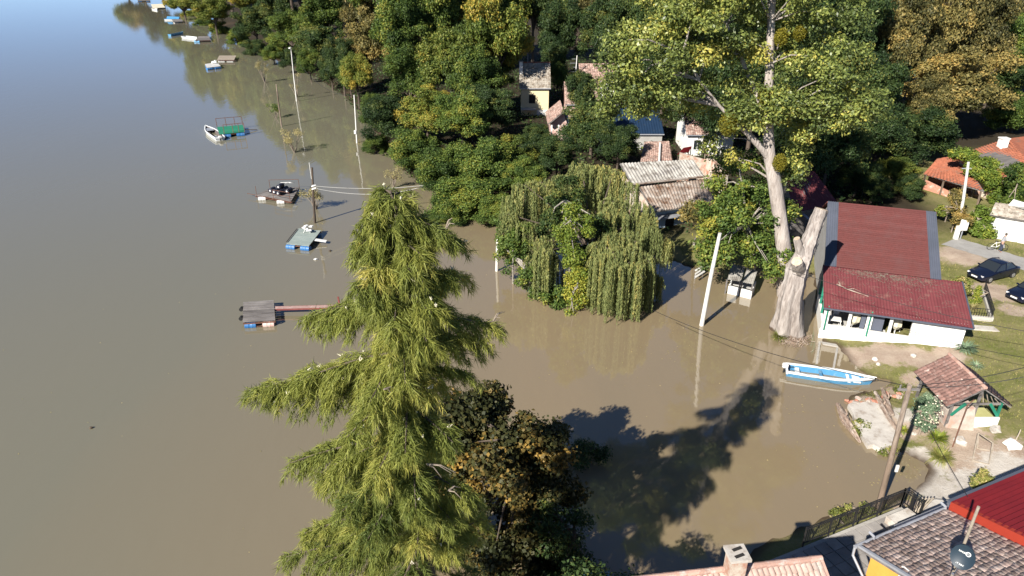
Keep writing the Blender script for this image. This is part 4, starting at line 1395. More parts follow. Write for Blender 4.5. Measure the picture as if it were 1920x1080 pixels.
# ------------------------------------------------------------------ small drowned saplings out in the flood
for px, py, h, w, leafm, k, lab in [
    (517, 222, 2.6, 1.1, 'leaf_green', 10, "small green bush standing in the flood beside the brown pole"),
    (553, 286, 3.0, 1.5, 'leaf_pale', 12, "pale drying bush standing in the flood below the slim white poles"),
    (592, 392, 2.4, 1.2, 'leaf_pale', 10, "small sparse bush at the dark pole in the flood"),
    (497, 155, 4.2, 1.2, 'leaf_pale', 9, "sparse sapling in the flood below the shore trees"),
    (557, 182, 4.4, 1.6, 'leaf_pale', 3, "almost bare young tree in the flood at the lamp pole"),
    (738, 352, 2.2, 1.0, 'leaf_pale', 5, "dry twiggy bush in the flood above the conifer top"),
]:
    b = G(px, py)
    b.z = -0.3
    r6 = np.random.default_rng(px)
    cl = []
    for _ in range(k):
        a = r6.random() * 6.28
        q = w * math.sqrt(r6.random())
        cl.append((b.x + math.cos(a) * q, b.y + math.sin(a) * q, r6.uniform(0.45, 1.0) * h, r6.uniform(0.35, 0.6), np.clip(r6.normal(0.45, 0.2), 0, 1)))
    cl = np.array(cl)
    paths = []
    for _ in range(9):
        i = r6.integers(len(cl))
        e = Vector(cl[i][:3]) + Vector((r6.normal() * 0.3, r6.normal() * 0.3, 0.4))
        paths.append(([b, b.lerp(e, 0.4) + Vector((r6.normal() * 0.15, r6.normal() * 0.15, 0.2)), e], [0.06, 0.035, 0.012]))
    custom_tree("drowned_sapling", lab, tuple(b), cl, paths, leafm, 'twig', 120, 0.07, px + 1, cat="bush", limbs=0)

# ------------------------------------------------------------------ roofs, walls, windows
def bil(q, u, v):
    """q: A, B along the ridge, C, D along the eave (B over C, A over D)"""
    return q[0].lerp(q[1], u).lerp(q[3].lerp(q[2], u), v)


def corrugated(q, pitch, amp, name, mat, parent, nv=6, sag=0.0, world=True, seed=0):
    q = [Vector(p) for p in q]
    W = ((q[1] - q[0]).length + (q[2] - q[3]).length) / 2
    nu = max(8, int(W / pitch * 6))
    n = (q[1] - q[0]).cross(q[3] - q[0]).normalized()
    if n.z < 0:
        n = -n
    r = np.random.default_rng(seed)
    vs, ts = [], []
    for j in range(nv + 1):
        for i in range(nu + 1):
            u, v = i / nu, j / nv
            k = W * u / pitch
            p = bil(q, u, v) + n * (amp * math.cos(k * 2 * math.pi) - sag * math.sin(math.pi * v))
            vs.append(tuple(p))
            ts.append(0.5 + 0.35 * math.sin(int(W * u / 0.95) * 2.7 + 1.3 * int(v * 2.999)) + 0.1 * r.normal())
    fs = [(j * (nu + 1) + i, j * (nu + 1) + i + 1, (j + 1) * (nu + 1) + i + 1, (j + 1) * (nu + 1) + i) for j in range(nv) for i in range(nu)]
    me = array_mesh(name, np.array(vs), np.array(fs), mat, np.clip(ts, 0, 1), smooth=True)
    return link_mesh(name, me, parent, world)


def tile_geo(tw, tl, lift=0.035, hump=0.22):
    xs = [-0.5, -0.28, 0, 0.28, 0.5]
    zs = [0, hump * 0.75, hump, hump * 0.75, 0]
    top = [(x * tw, 0.0, z * tw * 0.9) for x, z in zip(xs, zs)]
    bot = [(x * tw * 1.04, -tl * 1.12, z * tw + lift) for x, z in zip(xs, zs)]
    low = [(x, y, z - 0.03) for x, y, z in bot]
    v = np.array(top + bot + low)
    f = [(i, i + 5, i + 6, i + 1) for i in range(4)] + [(i + 5, i + 10, i + 11, i + 6) for i in range(4)]
    return v, np.array(f)


def tiled(q, tw, tl, name, mat, parent, seed=0, pieces=False, limit=300, world=True, jit=1.0, hump=0.22, miss=0.0, piece_mat=None):
    """rows of single roof tiles over a quad; separate objects where pieces is set, else one part"""
    q = [Vector(p) for p in q]
    W = ((q[1] - q[0]).length + (q[2] - q[3]).length) / 2
    Ls = ((q[3] - q[0]).length + (q[2] - q[1]).length) / 2
    nu, nv = max(1, round(W / tw)), max(1, round(Ls / tl))
    tv, tf = tile_geo(W / nu, Ls / nv, hump=hump)
    r = np.random.default_rng(seed)
    allv, allf, allt = [], [], []
    me = None
    if pieces:
        me = array_mesh(name, tv, tf, piece_mat or mat, np.full(len(tv), 0.5))
    cnt = 0
    for j in range(nv):
        for i in range(nu):
            if r.random() < miss:
                continue
            u, v = (i + 0.5) / nu, j / nv
            p = bil(q, u, v)
            ex = (bil(q, min(u + 0.02, 1), v) - bil(q, max(u - 0.02, 0), v)).normalized()
            ey = (bil(q, u, v) - bil(q, u, v + 0.05)).normalized()
            ez = ex.cross(ey).normalized()
            if ez.z < 0:
                ez = -ez
            ey = ez.cross(ex)
            a = r.normal() * 0.022 * jit
            ex2 = ex * math.cos(a) + ey * math.sin(a)
            ey2 = ez.cross(ex2)
            o = p + ez * (0.006 * r.normal() * jit + 0.012) + ey * 0.01 * r.normal() * jit
            M3 = Matrix((ex2, ey2, ez)).transposed()
            if pieces and cnt < limit:
                ob = link_mesh(name, me, parent, world)
                ob.matrix_basis = Matrix.Translation(o) @ M3.to_4x4()
                cnt += 1
            else:
                m = np.array(M3)
                allv.append(tv @ m.T + np.array(o))
                allf.append(tf + 15 * len(allf))
                allt.append(np.full(15, np.clip(0.5 + 0.26 * r.normal(), 0, 1)))
    if allv:
        ob = link_mesh(name + "_rows", array_mesh(name + "_rows", np.concatenate(allv), np.concatenate(allf), mat, np.concatenate(allt)), parent, world)
        ob["kind"] = "stuff"
    return nu, nv


def window(parent, c, ux, out, w, h, frame='white_paint', pane='glass', bars=1, depth=0.06, world=True):
    """frame with mullions (a part), its pane a sub-part"""
    c, ux, out = Vector(c), Vector(ux).normalized(), Vector(out).normalized()
    uz = Vector((0, 0, 1))
    mb = MB()
    t = 0.07
    for s in (-1, 1):
        mb.bar(c + ux * s * (w / 2) - uz * (h / 2) + out * 0.03, c + ux * s * (w / 2) + uz * (h / 2) + out * 0.03, t, depth)
        mb.bar(c - ux * (w / 2 - t / 2) + uz * s * (h / 2) + out * 0.028, c + ux * (w / 2 - t / 2) + uz * s * (h / 2) + out * 0.028, depth * 0.9, t)
    for k in range(bars):
        x = -w / 2 + w * (k + 1) / (bars + 1)
        mb.bar(c + ux * x - uz * (h / 2 - t / 2) + out * 0.026, c + ux * x + uz * (h / 2 - t / 2) + out * 0.026, t * 0.7, depth * 0.8)
    f = mb.build("window", MT[frame], parent, world)
    mb = MB()
    q = [c - ux * w / 2 - uz * h / 2 + out * 0.012, c + ux * w / 2 - uz * h / 2 + out * 0.012, c + ux * w / 2 + uz * h / 2 + out * 0.012, c - ux * w / 2 + uz * h / 2 + out * 0.012]
    mb.slab(q, 0.02, -out)
    mb.build("pane", MT[pane], f, world)
    return f


def wall_quad(parent, a, b, z0, z1, th=0.25, mat='white_wall', inward=None, name="wall", za=None):
    """upright wall from a to b (plan points), top may slope from z1 at a to za at b"""
    a, b = Vector((a[0], a[1], 0)), Vector((b[0], b[1], 0))
    n = Vector((-(b - a).y, (b - a).x, 0)).normalized() if inward is None else Vector(inward)
    uz = Vector((0, 0, 1))
    mb = MB()
    mb.slab([a + uz * z0, b + uz * z0, b + uz * (z1 if za is None else za), a + uz * z1], th, n)
    return mb.build(name, MT[mat], parent, True)


# ------------------------------------------------------------------ red roofed restaurant
O = V(22.96, 44.93, 0)
RZ = math.atan2(-0.327, 0.945)
rest = thing("restaurant", "white riverside restaurant with dark red roof and open terrace bays, its corner in the flood", "building", (O.x, O.y, 0), RZ)


def part(name, mat, parent, boxes, bevel=0.0):
    mb = MB()
    for lo, hi in boxes:
        mb.b2(lo, hi)
    return mb.build(name, MT[mat], parent, bevel=bevel)


part("floor", 'grey_wall', rest, [((0.2, 0.2, -0.6), (9.0, 5.4, 0.42))])
# sloping plinth
mb = MB()
mb._add([(-0.12, -0.14, -0.7), (9.1, -0.14, -0.7), (9.1, -0.02, 0.62), (-0.1, -0.02, 0.62), (-0.12, 0.2, -0.7), (9.1, 0.2, -0.7), (9.1, 0.2, 0.62), (-0.1, 0.2, 0.62)],
        [(0, 1, 2, 3), (4, 7, 6, 5), (0, 4, 5, 1), (3, 2, 6, 7), (0, 3, 7, 4), (1, 5, 6, 2)])
mb.build("plinth", MT['white_wall'], rest)
part("parapet", 'white_wall', rest, [((-0.05, 0.0, 0.621), (5.75, 0.16, 1.12))])
part("front_wall", 'white_wall', rest, [((5.75, 0.0, 0.621), (9.05, 0.2, 2.72))])
part("side_wall", 'white_wall', rest, [((8.85, 0.2, -0.5), (9.05, 5.3, 2.66))])
part("lintel", 'white_wall', rest, [((-0.05, 0.01, 2.46), (5.75, 0.15, 2.72))])
for x0, x1 in ((-0.05, 0.34), (1.62, 1.82), (2.84, 3.2), (4.32, 4.52)):
    part("post", 'white_wall', rest, [((x0, 0.004, 1.12), (x1, 0.155, 2.46))])
for x in (0.16, 3.02):
    mb = MB()
    mb.tube([(x, -0.09, 0.7), (x, -0.09, 2.6), (x, -0.25, 2.74)], 0.055, 8)
    mb.build("drain_pipe", MT['green_paint'], rest, smooth=True)
part("back_wall", 'grey_wall', rest, [((0.0, 5.3, -0.5), (8.0, 5.5, 3.6))])
part("left_wall", 'white_wall', rest, [((-0.05, 0.2, -0.7), (0.12, 5.3, 1.15))])
for y in (1.8, 3.5, 5.2):
    part("side_post", 'green_paint', rest, [((-0.05, y - 0.07, 1.15), (0.09, y + 0.07, 2.9))])
for i, (x0, x1) in enumerate(((2.5, 2.82), (3.22, 4.0))):
    part("screen", 'grey_metal', rest, [((x0, 0.25, 0.9), (x1, 0.29, 2.3))])
q = [V(-0.15, 5.3, 3.66), V(9.5, 5.3, 3.66), V(9.32, -0.42, 2.66), V(-0.2, -0.42, 2.66)]
corrugated(q, 0.2, 0.02, "front_roof", MT['red_sheet'], rest, world=False, seed=3)
mb = MB()
mb.slab([p - V(0, 0, 0.05) for p in q], 0.05)
mb.build("roof_boards", MT['grey_wood'], rest)
mb = MB()
mb.bar(q[3] + V(0, -0.05, -0.02), q[2] + V(0, -0.05, -0.02), 0.09, 0.09)
mb.build("gutter", MT['grey_metal'], rest)
mb = MB()
mb.bar(q[1] + V(0.02, 0, 0.01), q[2] + V(0.02, 0, 0.01), 0.1, 0.09)
mb.build("verge_strip", MT['grey_metal'], rest)
# main roof: ridge across the back
Rg, Zr = 11.6, 6.9
for nme, x0, x1, m_ in (("left_roof_strip", -0.05, 0.8, 'grey_metal'), ("right_roof_strip", 7.35, 8.1, 'grey_metal')):
    mb = MB()
    mb.slab([V(x0, Rg, Zr), V(x1, Rg, Zr), V(x1, 5.15, 3.72), V(x0, 5.15, 3.72)], 0.12)
    for k in range(5):
        x = lerp(x0 + 0.08, x1 - 0.08, k / 4)
        mb.bar(V(x, Rg, Zr + 0.015), V(x, 5.15, 3.735), 0.03, 0.05)
    mb.build(nme, MT[m_], rest)
mb = MB()
rs_ = np.random.default_rng(5)
nr = 34
for k in range(nr):                      # overlapping courses of felt shingles
    v0, v1 = k / nr, (k + 1) / nr
    ya, yb = lerp(Rg, 5.1, v0), lerp(Rg, 5.1, v1)
    za, zb = lerp(Zr, 3.70, v0), lerp(Zr, 3.70, v1)
    mb.cur = float(np.clip(0.5 + 0.22 * rs_.normal(), 0, 1))
    mb.slab([V(0.8, ya, za + 0.010), V(7.35, ya, za + 0.010), V(7.35, yb, zb + 0.030), V(0.8, yb, zb + 0.030)], 0.02)
o = mb.build("shingle_courses", MT['red_shingle'], rest)
o["kind"] = "stuff"
mb = MB()
mb.slab([V(0.8, Rg, Zr - 0.025), V(7.35, Rg, Zr - 0.025), V(7.35, 5.2, 3.69), V(0.8, 5.2, 3.69)], 0.1)
mb.slab([V(8.15, Rg, Zr - 0.02), V(-0.1, Rg, Zr - 0.02), V(-0.1, 17.5, 4.0), V(8.15, 17.5, 4.0)], 0.12)
mb.build("roof_deck", MT['red_shingle'], rest)
mb = MB()
for x in (0.15, 7.85):
    mb.poly([V(x, 5.5, 0.2), V(x, 17.3, 0.2), V(x, 17.3, 3.9), V(x, Rg, Zr - 0.25), V(x, 5.5, 3.6)], 0.2, (1 if x < 1 else -1, 0, 0))
mb.build("gable_walls", MT['grey_wall'], rest)
# fallen branches on the front roof
rb = np.random.default_rng(6)


def on_roof(x, y):
    return V(x, y, lerp(2.66, 3.66, (y + 0.42) / 5.72) + 0.035)


mb = MB()
for k in range(620):
    if rb.random() < 0.72:
        x, y = rb.normal(4.4, 1.7), 5.1 - abs(rb.normal(0, 0.65))
    else:
        x, y = rb.uniform(0.3, 9), rb.uniform(0.3, 4.8)
    if not (0.1 < x < 9.1 and 0 < y < 5.2):
        continue
    a = rb.normal(0.0, 0.9)
    L = rb.uniform(0.05, 0.4)
    p, e = on_roof(x, y), on_roof(x + math.cos(a) * L, min(y + math.sin(a) * L, 5.25))
    mb.tube([p, p.lerp(e, 0.5) + V(0, 0, 0.03), e], 0.008, 3, cap=False)
o = mb.build("roof_litter", MT['twig'], rest)
o["kind"] = "stuff"
mb = MB()
mb.tube([on_roof(0.75, 2.7) + V(0, 0, .05), on_roof(1.5, 2.1) + V(0, 0, .1), on_roof(2.9, 1.65) + V(0, 0, .03)], [0.05, 0.045, 0.02], 6)
mb.tube([on_roof(1.0, 2.5) + V(0, 0, .05), on_roof(0.9, 3.0) + V(0, 0, .1), on_roof(0.95, 3.4)], [0.035, 0.03, 0.012], 5)
mb.tube([on_roof(1.4, 2.15) + V(0, 0, .07), on_roof(1.9, 2.3) + V(0, 0, .1), on_roof(2.4, 2.2)], [0.03, 0.02, 0.01], 5)
b_ = link_mesh("fallen_branch", mb.build("tmp", MT['drift_wood']).data)
bpy.data.objects.remove(bpy.data.objects["tmp"])
b_.location, b_.rotation_euler = rest.location, rest.rotation_euler
tag(b_, "bare broken branch lying on the corrugated red front roof", "branch")


# furniture seen through the terrace bays
def rest_at(x, y, z=0.42):
    return root_matrix(rest) @ V(x, y, z)


def parasol(x, y, tx, ty, lab):
    p = rest_at(x, y)
    t = thing("folded_parasol", lab, "parasol", p, RZ)
    mb = MB()
    mb.cyl((0, 0, 0), 0.26, 0.08, 16)
    mb.build("base", MT['grey_wall'], t)
    mb = MB()
    mb.tube([(0, 0, 0.05), (tx * 0.2, ty * 0.2, 0.7), (tx, ty, 2.0)], 0.025, 8)
    mb.build("pole", MT['white_plastic'], t)
    mb = MB()
    n = 12
    prof = [(0.35, 0.10), (0.5, 0.30), (0.75, 0.27), (0.9, 0.16), (1.0, 0.03)]
    vs = []
    for f_, r_ in prof:
        for k in range(n):
            a = 2 * math.pi * k / n
            rr = r_ * (1.0 + 0.22 * (k % 2))
            vs.append((tx * f_ + rr * math.cos(a), ty * f_ + rr * math.sin(a), 2.0 * f_))
    fs = [(i * n + k, i * n + (k + 1) % n, (i + 1) * n + (k + 1) % n, (i + 1) * n + k) for i in range(len(prof) - 1) for k in range(n)] + [tuple(reversed(range(n)))]
    mb._add(vs, fs)
    mb.build("canopy", MT['cream_cloth'], t)


parasol(2.05, 0.75, 0.25, -0.05, "folded cream parasol leaning in the second terrace bay")
parasol(5.0, 0.9, 0.0, 0.1, "folded cream parasol in the terrace bay next to the solid white wall")
for x, y, lab in [(4.1, 1.0, "white plastic chair behind the third terrace opening"), (5.2, 1.7, "white plastic chair behind the folded parasol by the solid wall"), (1.2, 2.2, "white plastic chair alone in the first terrace opening")]:
    t = thing("plastic_chair", lab, "chair", rest_at(x, y), RZ + 0.4)
    part("seat", 'white_plastic', t, [((-0.23, -0.22, 0.40), (0.23, 0.22, 0.45))], 0.01)
    part("backrest", 'white_plastic', t, [((-0.22, 0.18, 0.47), (0.22, 0.23, 0.85))], 0.01)
    for a in (-1, 1):
        for c in (-1, 1):
            part("leg", 'white_plastic', t, [((a * 0.2 - 0.02, c * 0.19 - 0.02, 0), (a * 0.2 + 0.02, c * 0.19 + 0.02, 0.405))])
for x, y, lab in [(0.95, 1.2, "small white table in the first terrace opening"), (3.9, 1.9, "small white table behind the third terrace opening")]:
    t = thing("terrace_table", lab, "table", rest_at(x, y), RZ)
    part("table_top", 'white_plastic', t, [((-0.42, -0.42, 0.70), (0.42, 0.42, 0.74))], 0.01)
    for a in (-1, 1):
        for c in (-1, 1):
            part("leg", 'white_plastic', t, [((a * 0.36 - 0.025, c * 0.36 - 0.025, 0), (a * 0.36 + 0.025, c * 0.36 + 0.025, 0.705))])


# ------------------------------------------------------------------ corrugated roof house by the willow
zr, zm, ze = 5.6, 4.3, 2.9
ch = thing("corrugated_house", "low flooded house with weathered grey corrugated roof behind the willow", "house", (16.5, 68, 0))
rq = [G(1162, 306, zr), G(1300, 299, zr), G(1322, 331, zm), G(1185, 346, zm)]
corrugated(rq, 0.36, 0.045, "upper_roof", MT['asbestos'], ch, seed=5)
lq = [G(1196, 347, zm - 0.25), G(1334, 334, zm - 0.25), G(1340, 382, ze), G(1225, 396, ze)]
corrugated(lq, 0.33, 0.045, "lower_roof", MT['rusty_sheet'], ch, seed=6)
mb = MB()
mb.slab([p - V(0, 0, 0.08) for p in rq], 0.06)
mb.slab([p - V(0, 0, 0.08) for p in lq], 0.06)
mb.build("roof_boards", MT['grey_wood'], ch, True)
mb = MB()
mb.bar(rq[3] + V(0, -0.05, 0.05), rq[2] + V(0, -0.05, 0.05), 0.45, 0.05)
mb.build("flashing", MT['rusty_sheet'], ch, True)
fe, fd = lq[3], lq[2]
wl0, wl1 = fe + V(0.3, 0.9, 0), fd + V(-0.2, 0.9, 0)
wall_quad(ch, wl0, wl1, -0.4, 2.75, 0.25, 'blue_wall')
wall_quad(ch, wl1, V(rq[1].x, rq[1].y, 0), -0.2, 2.9, 0.25, 'old_plaster', za=4.2)
wall_quad(ch, V(rq[0].x + .3, rq[0].y, 0), wl0, -0.2, 4.2, 0.25, 'old_plaster', za=2.8)
mb = MB()
e0, e1 = wl0.lerp(wl1, 0.0) + V(0, -0.9, 0), wl1 + V(0, -0.9, 0)
mb.slab([V(wl0.x, wl0.y, 2.15), V(wl1.x, wl1.y, 2.15), V(e1.x, e1.y, 1.95), V(e0.x, e0.y, 1.95)], 0.05)
mb.build("canopy_board", MT['galvanised'], ch, True)
ux = (wl1 - wl0)
ux.z = 0
ux.normalize()
outn = V(ux.y, -ux.x, 0)
dp = wl0 + ux * 1.9
dp.z = 0.85
mb = MB()
mb.slab([dp - ux * 0.5 - V(0, 0, 1.0) + outn * 0.02, dp + ux * 0.5 - V(0, 0, 1.0) + outn * 0.02, dp + ux * 0.5 + V(0, 0, 0.95) + outn * 0.02, dp - ux * 0.5 + V(0, 0, 0.95) + outn * 0.02], 0.04, -outn)
mb.build("dark_doorway", MT['dark_inside'], ch, True)  # dark sheet in place of the open doorway's shade
window(ch, dp + ux * 2.2 + V(0, 0, 0.25), ux, outn, 0.8, 0.8)

# ruined gable and red awning behind it
rg = thing("ruined_shed", "ruined roofless shed of cream plaster and brick beside the corrugated roof", "shed", tuple(G(1310, 330, 2.0)))
a0, a1 = G(1272, 318, 3.0), G(1318, 318, 3.0)
mb = MB()
mb.slab([V(a0.x, a0.y, 0), V(a1.x, a1.y, 0), V(a1.x, a1.y, 4.2), V(a0.x, a0.y, 5.0)], 0.3, (0, 1, 0))
mb.slab([V(a1.x, a1.y, 0), V(a1.x + 1.6, a1.y - 3.6, 0), V(a1.x + 1.6, a1.y - 3.6, 3.6), V(a1.x, a1.y, 4.9)], 0.35, (1, 0.4, 0))
mb.build("wall", MT['old_plaster'], rg, True)
aw = thing("red_awning", "small bright red tin awning above the ruined shed", "awning", tuple(G(1285, 290, 4.0)))
mb = MB()
p0 = G(1268, 288, 4.6)
mb.slab([G(1270, 290, 4.4), G(1292, 285, 4.4), G(1297, 274, 5.0), G(1282, 277, 5.0)], 0.05)
mb.build("sheet", MT['bright_red_sheet'], aw, True)
mb = MB()
for a in (G(1271, 290, 4.35), G(1291, 285, 4.35), G(1296, 275, 4.9)):
    mb.bar(a, V(a.x, a.y, 0.3), 0.08)
mb.build("posts", MT['pole_wood'], aw, True)


# ------------------------------------------------------------------ houses in the wood
def gable_house(name, label, x0, x1, y0, y1, z0, ze, zr, wallm, roofm, tile=(0.3, 0.4), over=0.3, ridge_tiles=None, seed=1, tilehump=0.22):
    """ridge along x; the front slope faces the river side"""
    h = thing(name, label, "house", ((x0 + x1) / 2, y0, z0))
    ym = (y0 + y1) / 2
    wall_quad(h, (x0, y0), (x1, y0), z0, ze, 0.25, wallm, name="front_wall")
    mb = MB()
    for x, s in ((x0, 1), (x1, -1)):
        mb = MB()
        mb.poly([V(x, y0 + .26, z0), V(x, y1, z0), V(x, y1, ze), V(x, ym, zr - 0.12), V(x, y0 + .26, ze + 0.05)], 0.25, (s, 0, 0))
        mb.build("gable_wall", MT[wallm], h, True)
    wall_quad(h, (x1, y1), (x0, y1), z0, ze, 0.25, wallm, name="back_wall")
    fq = [V(x0 - over, ym, zr), V(x1 + over, ym, zr), V(x1 + over, y0 - over, ze - over * (zr - ze) / (ym - y0)), V(x0 - over, y0 - over, ze - over * (zr - ze) / (ym - y0))]
    bq = [V(x1 + over, ym, zr), V(x0 - over, ym, zr), V(x0 - over, y1 + over, fq[2].z), V(x1 + over, y1 + over, fq[2].z)]
    mb = MB()
    mb.slab([p - V(0, 0, 0.02) for p in fq], 0.12)
    mb.slab([p - V(0, 0, 0.02) for p in bq], 0.12)
    mb.build("roof_deck", MT['grey_wood'], h, True)
    if roofm == 'blue_sheet':
        corrugated([p + V(0, 0, 0.03) for p in fq], 0.35, 0.02, "roof_sheet", MT[roofm], h, seed=seed)
        corrugated([p + V(0, 0, 0.03) for p in bq], 0.35, 0.02, "roof_sheet", MT[roofm], h, seed=seed)
    else:
        tiled(fq, tile[0], tile[1], "roof_tile", MT[roofm], h, seed, hump=tilehump)
        tiled(bq, tile[0] * 2, tile[1] * 2, "roof_tile", MT[roofm], h, seed + 1, hump=tilehump)
    mb = MB()
    mb.tube([fq[0] + V(0, 0, 0.02), fq[1] + V(0, 0, 0.02)], 0.13, 8)
    mb.build("ridge", MT[ridge_tiles or roofm], h, True)
    mb = MB()
    mb.bar(fq[3] + V(0, -0.06, -0.05), fq[2] + V(0, -0.06, -0.05), 0.12, 0.12)
    mb.build("gutter", MT['galvanised'], h, True)
    return h, fq


h, fq = gable_house("cream_house", "two-storey cream house with mossy grey tiled roof in the wood", 1.5, 6.0, 115.5, 122.5, 0.2, 6.1, 9.3, 'cream_wall', 'mossy_tile', ridge_tiles='terracotta', tilehump=0.1)
window(h, (3.3, 115.5, 4.05), (1, 0, 0), (0, -1, 0), 1.0, 1.3, 'pole_wood')
mb = MB()
mb.b2((4.1, 115.36, 0.2), (5.95, 115.49, 2.3))
mb.build("white_base", MT['white_wall'], h, True)
mb = MB()
mb.b2((1.5, 114.0, 2.55), (3.9, 115.48, 2.7))
mb.build("porch_roof", MT['galvanised'], h, True)
mb = MB()
mb.b2((1.2, 117.2, 6.5), (1.75, 117.8, 9.6))
ck = mb.build("chimney", MT['white_wall'], h, True)
mb = MB()
mb.b2((1.12, 117.12, 9.6), (1.83, 117.88, 9.75))
mb.build("chimney_cap", MT['concrete'], ck, True)
mb = MB()
mb.tube([(2.6, 118.9, 9.2), (2.6, 118.9, 12.0)], 0.035, 6)
for z in (11.2, 11.6, 11.95):
    mb.bar(V(2.2, 118.9, z), V(3.0, 118.9, z), 0.03)
mb.build("antenna", MT['galvanised'], h, True)

h, fq = gable_house("tiled_house", "old house with red-brown tiled roof between the cream house and the blue roof", 8.8, 14.0, 112.5, 121, 0.3, 4.0, 6.5, 'pink_plaster', 'old_tile', tile=(0.35, 0.45), seed=11)
h = thing("porch_wing", "narrow pink and white house wing with open porch under a small tiled roof", "house", (6.8, 99.5, 0.3))
x0, x1, y0, y1 = 5.6, 8.0, 99.5, 108
mb = MB()
mb.b2((x0, y0 + 1.6, 0), (x1, y1, 3.3))
mb.build("wall", MT['pink_plaster'], h, True)
mb = MB()
mb.poly([V(x1, y0 + 1.5, 3.3), V(x0, y0 + 1.5, 3.3), V(x1 - 0.7, y0 + 1.5, 5.2)], 0.25, (0, 1, 0))
mb.build("gable_wall", MT['pink_plaster'], h, True)
rq2 = [V(x1 - 0.6, y1, 5.3), V(x1 - 0.6, y0 + 0.4, 5.3), V(x0 - 0.4, y0 + 0.4, 3.5), V(x0 - 0.4, y1, 3.5)]
mb = MB()
mb.slab([p - V(0, 0, 0.03) for p in rq2], 0.1)
mb.build("roof_deck", MT['grey_wood'], h, True)
tiled(rq2, 0.32, 0.42, "roof_tile", MT['old_tile'], h, 13)
for x in (x0 + 0.1, x0 + 1.1, x1 - 0.1):
    mb = MB()
    mb.b2((x - 0.1, y0 + 0.1, 0), (x + 0.1, y0 + 0.3, 3.4))
    mb.build("porch_post", MT['white_wall'], h, True)
mb = MB()
mb.b2((x0, y0, 0.9), (x1, y0 + 1.6, 1.1))
mb.b2((x0, y0 + 0.02, 1.1), (x1, y0 + 0.12, 1.9))
mb.build("porch_parapet", MT['pink_plaster'], h, True)
mb = MB()
mb.b2((x1 + 0.05, y0 + 2, 0), (x1 + 0.3, y1, 3.9))
mb.build("blue_side_wall", MT['blue_wall'], h, True)

h, fq = gable_house("blue_roofed_house", "house with smooth dark blue sheet roof in the shade of the poplar", 12.5, 20.3, 93.2, 103.5, 0.3, 3.8, 6.3, 'grey_wall', 'blue_sheet', over=0.2)
h, fq = gable_house("white_gable_house", "white walled house mostly hidden behind the poplar crown", 23.0, 29.0, 90.0, 97.0, 0.4, 4.6, 7.0, 'white_wall', 'old_tile', seed=21)
window(h, (24.3, 90.0, 3.0), (1, 0, 0), (0, -1, 0), 1.0, 1.3)
h, fq = gable_house("far_white_house", "far white house showing between the antenna pole and the poplar leaves", 12.5, 18.5, 128.0, 136, 0.4, 5.0, 7.2, 'white_wall', 'old_tile', tile=(0.4, 0.5), seed=23)
window(h, (14.2, 128.0, 3.3), (1, 0, 0), (0, -1, 0), 1.0, 1.2)
h = thing("tiled_lean_to", "low rusty-red tiled lean-to above the corrugated roof", "shed", tuple(G(1235, 300, 2)))
lt = [G(1208, 266, 3.4), G(1254, 265, 3.4), G(1260, 302, 2.7), G(1200, 304, 2.7)]
mb = MB()
mb.slab([p - V(0, 0, 0.04) for p in lt], 0.1)
mb.build("roof_deck", MT['grey_wood'], h, True)
tiled(lt, 0.25, 0.32, "roof_tile", MT['old_tile'], h, 17)
mb = MB()
mb.tube([G(1238, 268, 3.55), G(1236, 303, 2.9)], 0.13, 8)
mb.build("white_pipe", MT['white_paint'], h, True)
mb = MB()
mb.slab([V(lt[3].x + .2, lt[3].y + .3, 0), V(lt[2].x - .2, lt[2].y + .3, 0), V(lt[2].x - .2, lt[2].y + .3, 2.7), V(lt[3].x + .2, lt[3].y + .3, 2.7)], 0.2, (0, 1, 0))
mb.build("wall", MT['old_plaster'], h, True)

# dark red barn roof between poplar and restaurant
h = thing("red_barn", "barn with dark red roof in the shade behind the cut trunk", "barn", tuple(G(1520, 420, 0)))
bq = [G(1470, 318, 5.2), G(1528, 322, 5.2), G(1573, 383, 3.6), G(1488, 398, 3.6)]
mb = MB()
mb.slab([p - V(0, 0, 0.05) for p in bq], 0.1)
mb.build("roof_deck", MT['grey_wood'], h, True)
corrugated(bq, 0.3, 0.03, "roof_sheet", MT['red_sheet'], h, seed=9)
wall_quad(h, bq[3] + V(0.2, 0.3, 0), bq[2] + V(-0.2, 0.3, 0), -0.3, 3.4, 0.2, 'grey_wood')
wall_quad(h, bq[0] + V(0.2, 0, 0), bq[3] + V(0.2, 0.5, 0), -0.3, 5.0, 0.2, 'grey_wood', za=3.4)
mb = MB()
a, b = G(1492, 392, 3.5), G(1520, 415, 2.6)
mb.slab([a, a + V(0.3, 0, 0), b + V(0.3, 0, 0), b], 0.06)
mb.build("tin_strip", MT['galvanised'], h, True)

